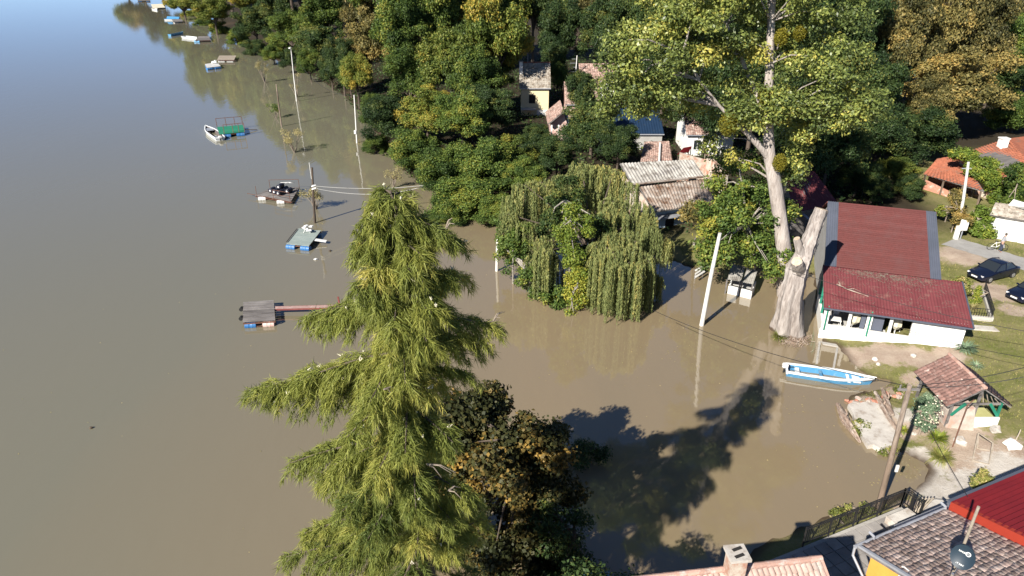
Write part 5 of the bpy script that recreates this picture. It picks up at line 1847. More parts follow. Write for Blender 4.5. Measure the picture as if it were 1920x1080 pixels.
# ------------------------------------------------------------------ orange roofed house, shed and garage by the road
h = thing("orange_roof_house", "house with bright orange tiled roof half covered by vines", "house", tuple(on_ground(1880, 350)))
q1 = [G(1806, 287, 5.6), G(1889, 259, 6.8), G(1940, 318, 5.4), G(1884, 331, 4.4)]
tl_ = G(1808, 290, 4.4)
mb = MB()
mb.slab([p - V(0, 0, 0.05) for p in q1], 0.12)
mb.build("roof_deck", MT['grey_wood'], h, True)
tiled(q1, 0.28, 0.36, "roof_tile", MT['terracotta'], h, 27, hump=0.14)
q2 = [G(1889, 259, 6.8), G(1960, 250, 6.8), G(2010, 320, 4.6), G(1940, 318, 5.35)]
mb = MB()
mb.slab([p - V(0, 0, 0.05) for p in q2], 0.12)
mb.build("side_roof", MT['terracotta'], h, True)
mb = MB()
pts = [q1[0], q1[3], q1[2]]
for a, b in ((q1[0], q1[3]), (q1[3], q1[2])):
    a, b = a + V(0.3, 0.5, -0.2), b + V(0.1, 0.5, -0.2)
    mb.slab([V(a.x, a.y, 0.6), V(b.x, b.y, 0.6), b, a], 0.2, (0.3, 0.9, 0))
mb.build("wall", MT['old_plaster'], h, True)
mb = MB()
c = G(1880, 270, 6.6)
mb.b2(c + V(-0.4, -0.35, -0.6), c + V(0.4, 0.35, 0.6))
ck = mb.build("chimney", MT['white_wall'], h, True)
mb = MB()
mb.b2(c + V(-0.46, -0.41, 0.6), c + V(0.46, 0.41, 0.72))
mb.build("chimney_cap", MT['white_wall'], ck, True)

h = thing("brick_shed", "open brick shed with terracotta tiled roof beside the vine", "shed", tuple(on_ground(1790, 372)))
sq = [G(1757, 298, 4.2), G(1800, 291, 4.6), G(1846, 358, 3.2), G(1733, 326, 3.2)]
mb = MB()
mb.slab([p - V(0, 0, 0.05) for p in sq], 0.1)
mb.build("roof_deck", MT['grey_wood'], h, True)
tiled(sq, 0.28, 0.36, "roof_tile", MT['terracotta'], h, 29, hump=0.14)
mb = MB()
a, b = sq[0].lerp(sq[3], 0.35), sq[1].lerp(sq[2], 0.35)
mb.slab([V(a.x, a.y, 0.8), V(b.x, b.y, 0.8), b - V(0, 0, .15), a - V(0, 0, .15)], 0.2, (0.2, 0.9, 0))
mb.build("back_wall", MT['brick'], h, True)
for t_ in (0.04, 0.36, 0.68, 0.97):
    p = sq[3].lerp(sq[2], t_) + V(0, 0.15, -0.1)
    mb = MB()
    mb.bar(V(p.x, p.y, H1(p.x, p.y) - 0.2), p, 0.14)
    mb.build("post", MT['pole_wood_pale'] if t_ > 0.3 else MT['pole_wood'], h, True)
mb = MB()
p = sq[3].lerp(sq[2], 0.02)
e = sq[3].lerp(sq[2], 0.5)
g0, g1 = H1(p.x, p.y), H1(e.x, e.y)
mb.slab([V(p.x, p.y + .3, g0 - .2), V(e.x, e.y + .3, g1 - .2), V(e.x, e.y + .3, g1 + 0.7), V(p.x, p.y + .3, g0 + 1.2)], 0.2, (0.3, 0.9, 0))
mb.build("low_wall", MT['brick'], h, True)

h = thing("white_garage", "low white building with mossy grey tiled roof by the road", "building", tuple(on_ground(1895, 455)))
gq = [G(1866, 380, 4.3), G(1985, 395, 4.3), G(1985, 425, 3.5), G(1856, 402, 3.5)]
mb = MB()
mb.slab([p - V(0, 0, 0.05) for p in gq], 0.16)
mb.build("roof_deck", MT['grey_wood'], h, True)
tiled(gq, 0.3, 0.36, "roof_tile", MT['mossy_tile'], h, 33, hump=0.14)
w0, w1 = V(gq[3].x + .15, gq[3].y + .25, 0), V(gq[2].x - .2, gq[2].y + .25, 0)
wall_quad(h, w0, w1, 0.8, 3.5, 0.25, 'white_wall')
wall_quad(h, V(gq[0].x + .2, gq[0].y, 0), w0, 0.8, 4.05, 0.25, 'white_wall', za=3.35)
mb = MB()
a = G(1890, 385, 4.25)
mb.slab([a, G(1960, 402, 4.25), G(1960, 392, 4.9), G(1900, 374, 4.9)], 0.12)
mb.build("white_upper_roof", MT['white_paint'], h, True)

# ------------------------------------------------------------------ boats
def boat(name, label, loc, rz, L, beam, h, hull, inside, deck, parent_parts=True, outboard=True, flat=0.75):
    """open boat, stern at the origin, bow along +x"""
    t = thing(name, label, "boat", loc, rz)
    n = 15

    def sec(u):
        b = beam / 2 * (0.86 + 0.14 * math.sin(min(u / 0.5, 1) * math.pi / 2)) * (1 if u < 0.55 else max(0.03, 1 - ((u - 0.55) / 0.45) ** 2.0))
        z = h * (1 + 0.25 * max(0, (u - 0.5) / 0.5) ** 2)
        return b, b * flat, z, 0.0 + 0.22 * h * max(0, (u - 0.65) / 0.35) ** 2

    def shell(off, zoff, mat, nm, inner=False):
        vs, fs = [], []
        for i in range(n + 1):
            u = i / n
            b, c, z, zb = sec(u)
            b, c = max(b - off, 0.012), max(c - off, 0.008)
            x = L * u - (off if i == n else 0) + (off if i == 0 else 0)
            rake = 0.35 * h * max(0, (u - 0.8) / 0.2)
            vs += [(x + rake, b, z), (x + rake * 0.5, lerp(c, b, 0.55), lerp(zb, z, 0.55)), (x, c, zb + zoff), (x, 0, zb + zoff - (0 if inner else 0.03)), (x, -c, zb + zoff), (x + rake * 0.5, -lerp(c, b, 0.55), lerp(zb, z, 0.55)), (x + rake, -b, z)]
        for i in range(n):
            for k in range(6):
                fs.append((i * 7 + k, i * 7 + k + 1, (i + 1) * 7 + k + 1, (i + 1) * 7 + k))
        fs.append(tuple(range(7)))
        mb = MB()
        mb._add(vs, fs)
        o = mb.build(nm, MT[mat], t, smooth=True)
        o.location.z = -0.12
        return o
    shell(0.0, 0.0, hull, "hull")
    shell(0.06, 0.06, inside, "inside", True)
    # gunwale strip
    vs, fs = [], []
    for s in (1, -1):
        b0 = len(vs)
        for i in range(n + 1):
            u = i / n
            b, c, z, zb = sec(u)
            x = L * u + 0.35 * h * max(0, (u - 0.8) / 0.2)
            for o, dz in ((0.035, 0.03), (-0.11, 0.03), (-0.11, -0.05), (0.035, -0.08)):
                vs.append((x, s * max(b + o, 0.0), z + dz - 0.12))
        for i in range(n):
            for k in range(4):
                fs.append((b0 + i * 4 + k, b0 + i * 4 + (k + 1) % 4, b0 + (i + 1) * 4 + (k + 1) % 4, b0 + (i + 1) * 4 + k))
    mb = MB()
    mb._add(vs, fs)
    mb.build("gunwale", MT[deck], t)
    b, c, z, zb = sec(0)
    part("transom", deck, t, [((-0.05, -b, z - 0.30), (0.06, b, z - 0.075))])
    return t, sec


s0, s1 = G(1474, 694, 0.2), G(1632, 716, 0.2)
d = s1 - s0
L = d.length
blue_boat, sec = boat("fishing_boat", "long light blue and white wooden boat with outboard, bow on the grassy bank", (s0.x, s0.y, 0.02), math.atan2(d.y, d.x), L, 1.35, 0.52, 'boat_blue', 'boat_blue_deep', 'boat_white')
part("stern_seat", 'boat_white', blue_boat, [((0.55, -0.5, 0.19), (0.85, 0.5, 0.23))])
part("thwart", 'boat_blue', blue_boat, [((2.1, -0.56, 0.20), (2.3, 0.56, 0.235))])
part("bow_seat", 'boat_white', blue_boat, [((4.15, -0.5, 0.25), (4.62, 0.5, 0.29))])
part("thwart", 'boat_white', blue_boat, [((3.8, -0.54, 0.22), (3.98, 0.54, 0.255))])
mb = MB()
for s in (1, -1):
    mb.tube([(4.7, s * 0.44, 0.42), (5.2, s * 0.28, 0.47), (5.62, s * 0.10, 0.52)], 0.02, 5)
mb.tube([(4.72, -0.42, 0.42), (4.72, 0.42, 0.42)], 0.02, 5)
mb.build("bow_rail", MT['aluminium'], blue_boat)
part("foredeck", 'boat_white', blue_boat, [((L * 0.915, -0.16, 0.44), (L * 1.0, 0.16, 0.47))])


def outboard(parent, col='white_plastic', s=1.0):
    mb = MB()
    mb.b2((-0.30 * s, -0.14 * s, 0.38), (0.08 * s, 0.14 * s, 0.70))
    o = mb.build("outboard_motor", MT[col], parent, bevel=0.05)
    mb = MB()
    mb.tube([(-0.12 * s, 0, 0.4), (-0.16 * s, 0, -0.25)], 0.06 * s, 8)
    mb.bar(V(0.05, 0, 0.45), V(0.45, 0.06, 0.5), 0.035)
    mb.build("motor_shaft", MT['black_metal'], o)


outboard(blue_boat)
a0, a1 = G(413, 261, 0.2), G(386, 240, 0.2)
d = a1 - a0
alu, sec = boat("motorboat", "small white and dark open motorboat moored beside the green raft", (a0.x, a0.y, 0.02), math.atan2(d.y, d.x), d.length * 0.98, 1.7, 0.6, 'boat_white', 'boat_inside', 'boat_white')
part("seat", 'aluminium', alu, [((1.7, -0.6, 0.2), (2.0, 0.6, 0.25))])
part("bow_deck", 'aluminium', alu, [((d.length * 0.62, -0.5, 0.40), (d.length * 0.86, 0.5, 0.44))])
outboard(alu, 'white_plastic', 1.6)
for s, e, lab, hl, dk, bm in [((318, 67), (346, 62), "turquoise narrow boat behind the white boat up the bank", 'boat_blue', 'boat_blue', 1.4), ((345, 70), (378, 74), "white boat moored with a turquoise one up the bank", 'boat_white', 'boat_white', 2.2),
                              ((310, 37), (338, 37), "boat under a blue cover near the shore trees", 'boat_white', 'tarp_blue', 2.4), ((288, 17), (312, 24), "beige boat beside the beige platform far up the river", 'boat_white', 'cream_cloth', 2.2)]:
    p0, p1 = G(*s, 0.2), G(*e, 0.2)
    d = p1 - p0
    t, sec = boat("moored_boat", lab, (p0.x, p0.y, 0.02), math.atan2(d.y, d.x), min(d.length, 7.5), bm, 0.7, hl, 'boat_inside' if hl != 'boat_white' else 'boat_white', dk)
    if dk == 'tarp_blue':
        mb = MB()
        mb.poly([V(1, -1.1, 0.55), V(6, -0.9, 0.55), V(6, 0, 1.3), V(1, 0, 1.5)], 0.06, (0, 0, -1))
        mb.poly([V(1, 1.1, 0.55), V(1, 0, 1.5), V(6, 0, 1.3), V(6, 0.9, 0.55)], 0.06, (0, 0, -1))
        mb.build("cover", MT['tarp_blue'], t)


# ------------------------------------------------------------------ floating rafts
def barrel(parent, c, ax, r=0.29, L=0.88, mat='barrel_blue', world=True):
    c, ax = Vector(c), Vector(ax).normalized()
    mb = MB()
    prof = [(-0.5, 0.86), (-0.48, 0.97), (-0.17, 1.0), (-0.16, 1.05), (-0.13, 1.0), (0.13, 1.0), (0.16, 1.05), (0.17, 1.0), (0.48, 0.97), (0.5, 0.86)]
    mb.tube([c + ax * (a * L) for a, _ in prof], [r * b for _, b in prof], 14)
    return mb.build("barrel", MT[mat], parent, world, smooth=True)


def raft(label, corners, z, n, mat, along='x', th=0.05, name="floating_raft", gap=0.012):
    """corners: far left, far right, near right, near left (pixels of the deck)"""
    q = [G(*c, z) for c in corners]
    t = thing(name, label, "raft", ((q[0] + q[2]) / 2).to_tuple()[:2] + (0.0,))
    for k in range(n):
        a, b = k / n + gap, (k + 1) / n - gap
        mb = MB()
        if along == 'x':
            quad = [bil(q, 0, a), bil(q, 1, a), bil(q, 1, b), bil(q, 0, b)]
        else:
            quad = [bil(q, a, 0), bil(q, b, 0), bil(q, b, 1), bil(q, a, 1)]
        j = V(0, 0, random.uniform(-0.008, 0.008))
        mb.slab([p + j for p in quad], th)
        mb.build("plank" if n > 1 else "deck", MT[mat], t, True)
    fr = MB()
    for u in (0.02, 0.5, 0.98):
        fr.bar(bil(q, u, 0.01) - V(0, 0, th + 0.05), bil(q, u, 0.99) - V(0, 0, th + 0.05), 0.08, 0.09)
    for v in (0.02, 0.98):
        fr.bar(bil(q, 0, v) - V(0, 0, th + 0.14), bil(q, 1, v) - V(0, 0, th + 0.14), 0.08, 0.07)
    f_ = fr.build("frame", MT['rust_metal'], t, True)
    return t, q, f_


def put_barrels(t, q, spots, z=0.12, r=0.28, L=0.85):
    ux = (q[1] - q[0]).normalized()
    for u, v, m_ in spots:
        p = bil(q, u, v)
        p.z = z
        barrel(t, p, ux, r, L, m_)


t, q, _ = raft("raft of weathered grey planks with a long pink gangplank", [(456, 566), (513, 562), (516, 600), (455, 604)], 0.55, 9, 'grey_wood')
put_barrels(t, q, [(0.22, 0.93, 'barrel_blue'), (0.78, 0.93, 'barrel_pink'), (0.22, 0.12, 'barrel_blue'), (0.78, 0.12, 'barrel_blue')])
for v in (0.3, 0.75):
    mb = MB()
    p = bil(q, -0.02, v)
    mb.tube([p + V(-0.08, -0.16, -0.1), p + V(-0.08, 0.16, -0.1)], 0.16, 10)
    mb.build("fender", MT['rubber'], t, True)
mb = MB()
mb.bar(bil(q, 0.4, 0.99) + V(0, -0.02, -0.45), bil(q, 0.7, 0.99) + V(0, -0.02, -0.45), 0.05)
mb.build("rail", MT['rust_metal'], t, True)
gp = thing("gangplank", "long pink gangplank from the grey raft to a red post", "gangplank", tuple(G(570, 577, 0)))
mb = MB()
a, b = G(514, 577, 0.5), G(626, 574, 0.55)
mb.slab([a + V(0, 0.24, 0), b + V(0, 0.24, 0), b - V(0, 0.24, 0), a - V(0, 0.24, 0)], 0.06)
mb.build("board", MT['pink_paint'], gp, True)
mb = MB()
mb.bar(a + V(0, -0.24, -0.06), b + V(0, -0.24, -0.06), 0.05, 0.12)
mb.bar(a + V(0, 0.24, -0.06), b + V(0, 0.24, -0.06), 0.05, 0.12)
mb.build("side_beams", MT['red_paint'], gp, True)
mb = MB()
p = G(638, 572, 0)
mb.bar(V(p.x, p.y, -0.8), V(p.x - 0.1, p.y, 0.75), 0.12)
mb.build("post", MT['red_paint'], gp, True)

t, q, _ = raft("raft with smooth grey-green deck carrying a white bundle", [(560, 428), (602, 432), (579, 461), (537, 457)], 0.5, 4, 'grey_deck', gap=0.003)
put_barrels(t, q, [(0.18, 0.96, 'barrel_blue'), (0.82, 0.96, 'barrel_blue'), (0.2, 0.1, 'barrel_blue'), (0.8, 0.1, 'barrel_blue')], r=0.3, L=0.95)
mb = MB()
for u in (0, 1):
    pass
mb.bar(bil(q, -0.02, 0.1) + V(0, 0, 0.1), bil(q, -0.02, 0.95) + V(0, 0, 0.1), 0.05)
mb.build("edge_rail", MT['black_metal'], t, True)
mb = MB()
a, b = bil(q, 1, 0.55), G(612, 452, 0.3)
mb.slab([a + V(0, 0.25, -0.06), b + V(0, 0.25, 0), b - V(0, 0.25, 0), a - V(0, 0.25, 0.06)], 0.05)
mb.build("ramp", MT['white_paint'], t, True)
p = bil(q, 0.5, 0.18)
bd = thing("bundled_chair", "white folded garden chair bundled on the grey-green raft", "chair", tuple(p))
mb = MB()
rr = np.random.default_rng(3)
for k in range(5):
    c = V(rr.normal() * 0.12, rr.normal() * 0.12, 0.3 + 0.1 * k)
    mb.box(c, (0.55 - 0.05 * k, 0.42, 0.12), rz=rr.normal() * 0.5)
mb.build("seat", MT['white_plastic'], bd, bevel=0.04)
for k in range(4):
    a = 0.8 + k * 1.57
    mb = MB()
    mb.tube([(math.cos(a) * 0.2, math.sin(a) * 0.2, 0.35), (math.cos(a) * 0.5, math.sin(a) * 0.5, 0.03)], 0.028, 6)
    mb.build("leg", MT['white_plastic'], bd)

t, q, _ = raft("raft with rails loaded with black drums and a pale folding frame", [(508, 352), (562, 350), (545, 378), (478, 366)], 0.42, 7, 'grey_wood', name="drum_raft")
put_barrels(t, q, [(0.2, 1.0, 'barrel_pale'), (0.72, 1.0, 'barrel_pale'), (0.3, 0.1, 'barrel_blue'), (0.8, 0.1, 'barrel_blue')], r=0.26, L=0.85)
mb = MB()
for u, v in ((0.0, 0.05), (0.0, 0.9), (0.52, 0.98), (0.98, 0.98), (1.0, 0.05)):
    p = bil(q, u, v)
    mb.bar(p, p + V(0, 0, 1.0), 0.045)
mb.bar(bil(q, 0.52, 0.98) + V(0, 0, 1.0), bil(q, 0.98, 0.98) + V(0, 0, 1.0), 0.045)
mb.bar(bil(q, 0.52, 0.98) + V(0, 0, 0.5), bil(q, 0.98, 0.98) + V(0, 0, 0.5), 0.04)
mb.bar(bil(q, 0.0, 0.05) + V(0, 0, 1.0), bil(q, 1.0, 0.05) + V(0, 0, 1.0), 0.04)
mb.bar(bil(q, -0.25, 0.95), bil(q, 1.05, 1.02), 0.05)
mb.build("railing", MT['rust_metal'], t, True)
ux = (q[1] - q[0]).normalized()
uy = (q[3] - q[0]).normalized()
k = 0
for u, v, z in ((0.30, 0.50, 0.72), (0.45, 0.58, 0.72), (0.60, 0.66, 0.72), (0.48, 0.30, 0.72), (0.64, 0.36, 0.72), (0.80, 0.46, 0.72), (0.55, 0.45, 1.18)):
    p = bil(q, u, v)
    p.z = z
    mb = MB()
    mb.tube([p - uy * 0.42, p - uy * 0.40, p + uy * 0.40, p + uy * 0.42], [0.24, 0.28, 0.28, 0.24], 14)
    labs = ["first black drum at the open side of the drum raft", "second black drum in the outer row on the drum raft", "third black drum in the outer row on the drum raft", "black drum at the head of the inner row on the drum raft", "middle black drum of the inner row on the drum raft", "last black drum of the inner row on the drum raft", "black drum lying on top of the others on the drum raft"]
    dr = thing("black_drum", labs[k], "drum", tuple(p), 0, "black drums on the raft")
    mb.build("body", MT['drum_black'], dr, True, smooth=True)
    mb = MB()
    e = p + uy * 0.43
    mb.tube([e, e + uy * 0.015], 0.11, 10)
    mb.build("label_patch", MT['white_plastic'], dr, True)
    k += 1
fr = thing("folding_frame", "pale metal folding frame lying on the black drums", "frame", tuple(bil(q, 0.75, 0.4) + V(0, 0, 1.0)))
mb = MB()
c = bil(q, 0.78, 0.42) + V(0, 0, 1.05)
for s in (-1, 1):
    mb.tube([c + ux * 0.55 * s - uy * 0.35, c + ux * 0.55 * s + uy * 0.35 + V(0, 0, 0.25)], 0.035, 6)
for s in (-1, 1):
    mb.tube([c - ux * 0.55 + uy * 0.35 * s + V(0, 0, 0.125 * (1 + s)), c + ux * 0.55 + uy * 0.35 * s + V(0, 0, 0.125 * (1 + s))], 0.035, 6)
mb.tube([c - ux * 0.1 - uy * 0.35, c - ux * 0.1 + uy * 0.35 + V(0, 0, 0.25)], 0.035, 6)
mb.build("frame_tubes", MT['white_plastic'], fr, True)

t, q, _ = raft("raft with bright green deck and rusty pipe railing", [(407, 238), (455, 234), (459, 247), (411, 252)], 0.6, 1, 'green_deck', name="green_raft")
put_barrels(t, q, [(0.28, 0.97, 'barrel_blue'), (0.82, 0.97, 'barrel_blue'), (0.28, 0.05, 'barrel_blue'), (0.82, 0.05, 'barrel_blue')], r=0.33, L=1.2, z=0.15)
for v, hh in ((0.02, 1.35), (0.98, 1.35)):
    mb = MB()
    for u in ((0.0, 0.36, 0.7, 1.0) if v < 0.5 else (0.2, 0.55, 0.78, 1.0)):
        p = bil(q, u, v)
        mb.bar(p, p + V(0, 0, hh), 0.07)
    mb.bar(bil(q, 0.0 if v < 0.5 else 0.2, v) + V(0, 0, hh), bil(q, 1, v) + V(0, 0, hh), 0.07)
    mb.build("railing", MT['rust_metal'], t, True)
mb = MB()
a, b = bil(q, 1, 0.5) + V(0, 0, -0.2), G(482, 243, 0.1)
mb.bar(a, b, 0.25, 0.06)
mb.build("mooring_beam", MT['pole_wood'], t, True)

for lab, cs, mt, bs in [("small pale raft on bright blue barrels", [(384, 120), (407, 117), (414, 124), (388, 127)], 'barrel_pale', [(0.2, 0.95, 'barrel_blue'), (0.75, 0.95, 'barrel_blue'), (0.3, 0.1, 'barrel_blue')]),
                        ("plain pale plank raft without railing", [(411, 104), (443, 104), (439, 112), (407, 112)], 'pale_wood', [(0.25, 0.9, 'barrel_pale'), (0.75, 0.9, 'barrel_pale')]),
                        ("dark raft with two light blue barrels beside the white boat", [(372, 68), (392, 68), (396, 75), (366, 76)], 'grey_wood', [(0.1, 0.95, 'boat_blue'), (0.9, 0.1, 'boat_blue')]),
                        ("beige platform raft far up the river", [(283, 8), (305, 7), (310, 14), (286, 15)], 'cream_cloth', [(0.25, 0.9, 'barrel_pale'), (0.75, 0.9, 'barrel_pale')]),
                        ("low dark raft behind the blue covered boat", [(322, 36), (340, 36), (344, 40), (325, 41)], 'grey_wood', [(0.25, 0.9, 'barrel_pale')]),
                        ("raft on blue barrels at the top edge of the picture", [(258, -4), (280, -4), (282, 1), (258, 1)], 'grey_wood', [(0.2, 0.95, 'barrel_blue'), (0.8, 0.95, 'barrel_blue')])]:
    t, q, _ = raft(lab, cs, 0.6, 6 if mt == 'pale_wood' else 3, mt)
    put_barrels(t, q, bs, r=0.42, L=1.7, z=0.15)
pb_ = G(402, 119, 0.62)
mb = MB()
mb.box((0, 0, 0.3), (1.3, 0.8, 0.5), 0.3)
mb.box((0.3, 0.2, 0.62), (0.7, 0.6, 0.3), 0.8)
o = mb.build("white_sack", MT['white_plastic'], None, bevel=0.12)
o.location = pb_
tag(o, "white sack lying on the small raft with blue barrels", "sack")


# ------------------------------------------------------------------ poles and cables
def pole(name, label, b, tpx, r0, r1, mat, zb=0.0, group=None, cat="pole"):
    p = G(*b, zb)
    tp = AT(*tpx, p.y)
    t = thing(name, label, cat, (p.x, p.y, -0.3 if zb == 0 else zb), 0, group)
    mb = MB()
    mb.tube([V(p.x, p.y, min(-0.6, zb - 0.5)), p.lerp(tp, 0.5) + V(random.uniform(-.03, .03), 0, 0), tp], [r0, (r0 + r1) / 2, r1], 12)
    mb.build("shaft", MT[mat], t, True, smooth=True)
    return t, p, tp


t, p, tp = pole("lamp_pole", "tall white lamp pole standing in the flood in front of the wood", (556, 190), (546, 96), 0.11, 0.08, 'pole_white')
mb = MB()
mb.tube([tp, tp + V(0.1, -0.2, 0.5), tp + V(0.2, -0.9, 0.7)], [0.08, 0.06, 0.05], 6)
mb.build("lamp_arm", MT['pole_white'], t, True)
mb = MB()
mb.box(tp + V(0.2, -1.2, 0.72), (0.34, 0.8, 0.16))
mb.build("lamp_head", MT['white_plastic'], t, True)
t, p, tp = pole("flood_pole", "thin brown wooden pole in the flood next to the small green bush", (528, 237), (518, 158), 0.12, 0.09, 'pole_wood_pale')
t, p, tpA = pole("flood_pole", "slim white pole in the flood next to the dark bushy tree", (669, 268), (664, 178), 0.12, 0.09, 'pole_white')
mb = MB()
mb.b2(V(p.x - 0.22, p.y - 0.2, 1.4), V(p.x + 0.05, p.y + 0.05, 1.9))
mb.build("meter_box", MT['white_plastic'], t, True)
t, p, tpD = pole("flood_pole", "dark wooden pole with insulators and two cables in the flood", (590, 418), (585, 314), 0.13, 0.10, 'pole_wood')
mb = MB()
mb.tube([tpD + V(-0.2, 0, -1.2), tpD + V(-0.22, 0, 0.5)], 0.04, 6)
mb.build("top_rod", MT['pole_white'], t, True)
for k, dz in enumerate((-2.0, -2.3)):
    mb = MB()
    mb.tube([tpD + V(-0.28, -0.1, dz), tpD + V(-0.1, -0.12, dz + 0.08), tpD + V(0.2, -0.1, dz + 0.16)], [0.05, 0.11, 0.05], 8)
    mb.build("insulator", MT['white_plastic'], t, True)
t, p, tp = pole("flood_pole", "short white pole in the flood beside the willow", (931, 508), (933, 440), 0.14, 0.12, 'pole_white')
t, p, tpB = pole("flood_pole", "tall thick white pole in the flood between the willow and the cut trunk", (1315, 610), (1350, 437), 0.18, 0.125, 'pole_white')
t, p, tpF = pole("utility_pole", "weathered wooden utility pole beside the driftwood bank", (1648, 950), (1706, 722), 0.15, 0.11, 'pole_wood_pale', 0.1)
mb = MB()
mb.b2(V(p.x + 0.1, p.y - 0.25, 2.6), V(p.x + 0.24, p.y - 0.18, 3.0))
mb.build("number_plate", MT['white_plastic'], t, True)
mb = MB()
mb.bar(tpF + V(-0.5, 0, -0.25), tpF + V(0.5, 0, -0.25), 0.09)
for s in (-0.42, 0.42):
    mb.tube([tpF + V(s, 0, -0.2), tpF + V(s, 0, 0.02)], [0.05, 0.035], 6)
mb.build("crossarm", MT['grey_wood'], t, True)
t, p, tpR = pole("utility_pole", "white concrete utility pole in front of the vine covered roof", (1797, 440), (1816, 304), 0.16, 0.11, 'pole_white', 1.2)
mb = MB()
mb.bar(tpR + V(-0.45, 0, -0.6), tpR + V(0.45, 0, -0.6), 0.08)
mb.build("crossarm", MT['galvanised'], t, True)
t, p, tpH = pole("antenna_pole", "pale lamp pole above the red-brown tiled house", (1077, 170), (1082, 104), 0.12, 0.08, 'pole_white', 3.0)
mb = MB()
for k, w in ((0.6, 0.9), (1.3, 1.2), (2.0, 0.7), (2.8, 1.0)):
    mb.bar(tpH + V(-w, 0, -k), tpH + V(0.1, 0, -k), 0.06)
mb.build("antenna_rods", MT['galvanised'], t, True)


def cable(label, a, b, sag, r=0.018, mat='black_metal', name="cable"):
    a, b = Vector(a), Vector(b)
    mb = MB()
    n = 18
    mb.tube([a.lerp(b, i / n) - V(0, 0, sag * 4 * (i / n) * (1 - i / n)) for i in range(n + 1)], r, 5)
    o = mb.build(name, MT[mat])
    return tag(o, label, "cable")


cable("upper pale cable from the dark pole to the shore trees", tpD + V(0.15, -0.1, -1.95), AT(808, 346, 74), 0.35, 0.03, 'pole_white')
cable("lower sagging pale cable from the dark pole to the shore trees", tpD + V(0.15, -0.1, -2.2), AT(800, 348, 74), 0.8, 0.028, 'pole_white')
cable("thin cable over the flood from the willow to the wooden utility pole", AT(1225, 582, 44), tpF + V(-0.42, 0, 0.02), 0.5)
cable("cable from the wooden utility pole crossing above the tiled kiosk", tpF + V(0.42, 0, 0.02), AT(1990, 668, 27), 0.3)
cable("lower cable from the wooden utility pole passing the kiosk gable", tpF + V(0.0, 0, -0.1), AT(1990, 690, 26), 0.35)
cable("cable from the poplar across the corrugated red roof", AT(1478, 504, 44), AT(1990, 632, 38), 0.5)
cable("cable running past the restaurant's solid white wall to the lawn", AT(1690, 615, 43), AT(1990, 680, 36), 0.3)
cable("thin stay cable over the sandy spit down to the red roof", AT(1740, 800, 28), AT(1815, 932, 22), 0.05, 0.014)
cable("cable from the lamp pole to the slim white pole", AT(547, 100, 134), tpA, 2.2, 0.025)

# ------------------------------------------------------------------ flooded shelter with white counter
sh = thing("flooded_shelter", "small flooded shelter with two corrugated roof sheets under the leafy tree", "shelter", tuple(G(1390, 548)))
z = 1.35
for cs in ([(1372, 494), (1398, 500), (1389, 528), (1364, 524)], [(1401, 502), (1420, 508), (1412, 533), (1392, 529)]):
    qq = [G(*c, z + (0.25 if i < 2 else 0)) for i, c in enumerate(cs)]
    corrugated(qq, 0.16, 0.02, "roof_sheet", MT['asbestos'], sh, seed=cs[0][0])
    for p in (qq[3], qq[2]):
        mb = MB()
        mb.bar(V(p.x, p.y + 0.1, -0.6), p + V(0, 0.1, -0.05), 0.09)
        mb.build("post", MT['grey_wood'], sh, True)
ct_ = thing("white_counter", "white open box counter standing in the water below the corrugated shelter", "counter", tuple(G(1388, 556)))
a, b, c = G(1364, 548, 0.1), G(1408, 559, 0.1), G(1416, 540, 0.1)
for (s, e, nm) in ((a, a.lerp(b, 0.46), "front_panel"), (a.lerp(b, 0.54), b, "front_panel"), (b, c, "side_panel"), (a + (c - b), a, "side_panel")):
    mb = MB()
    mb.slab([V(s.x, s.y, -0.5), V(e.x, e.y, -0.5), V(e.x, e.y, 0.72), V(s.x, s.y, 0.72)], 0.12, (-(e - s).y / (e - s).length, (e - s).x / (e - s).length, 0))
    mb.build(nm, MT['white_paint'], ct_, True)
mb = MB()
mb.slab([V(a.x, a.y, 0.45) + (c - b) * 0.5, V(b.x, b.y, 0.45) + (c - b) * 0.5, V(c.x, c.y, 0.45), V(a.x, a.y, 0.45) + (c - b)], 0.08)
mb.build("shelf", MT['grey_wall'], ct_, True)
bn = thing("drowned_bench", "grey slatted bench half drowned in the shade near the willow", "bench", tuple(G(1310, 512, 0)))
for k in range(3):
    mb = MB()
    a, b = G(1303, 506 + 6 * k, 0.6), G(1320, 495 + 6 * k, 0.6)
    mb.slab([a, b, b + V(0.05, -0.25, 0), a + V(0.05, -0.25, 0)], 0.06)
    mb.build("slat", MT['pole_white'], bn, True)
mb = MB()
for px, py in ((1304, 512), (1319, 501)):
    a = G(px, py, 0.55)
    mb.bar(V(a.x, a.y, -0.6), a, 0.08)
mb.build("legs", MT['galvanised'], bn, True)

# ------------------------------------------------------------------ tiled kiosk
kz = 0.55
kx0, kx1, ky0, ky1 = 25.35, 29.1, 33.25, 37.0
kxm, kr, ke = 27.2, 3.35, 2.1
ks = thing("garden_kiosk", "little garden kiosk with old tiled gable roof and green braces", "kiosk", (kxm, ky0, kz - 0.2))
lq_ = [V(kxm, ky1, kr), V(kxm, ky0, kr), V(kx0, ky0, ke), V(kx0, ky1, ke)]
rq_ = [V(kxm, ky0, kr), V(kxm, ky1, kr), V(kx1, ky1, ke - 0.02), V(kx1, ky0, ke - 0.02)]
for k, qq in enumerate((lq_, rq_)):
    mb = MB()
    mb.slab([p - V(0, 0, 0.03) for p in qq], 0.07)
    mb.build("roof_deck", MT['grey_wood'], ks, True)
    tiled(qq, 0.27, 0.25, "roof_tile", MT['old_tile'], ks, 91 + k, pieces=True, limit=150, piece_mat=MT['old_tile_piece'], jit=1.3)
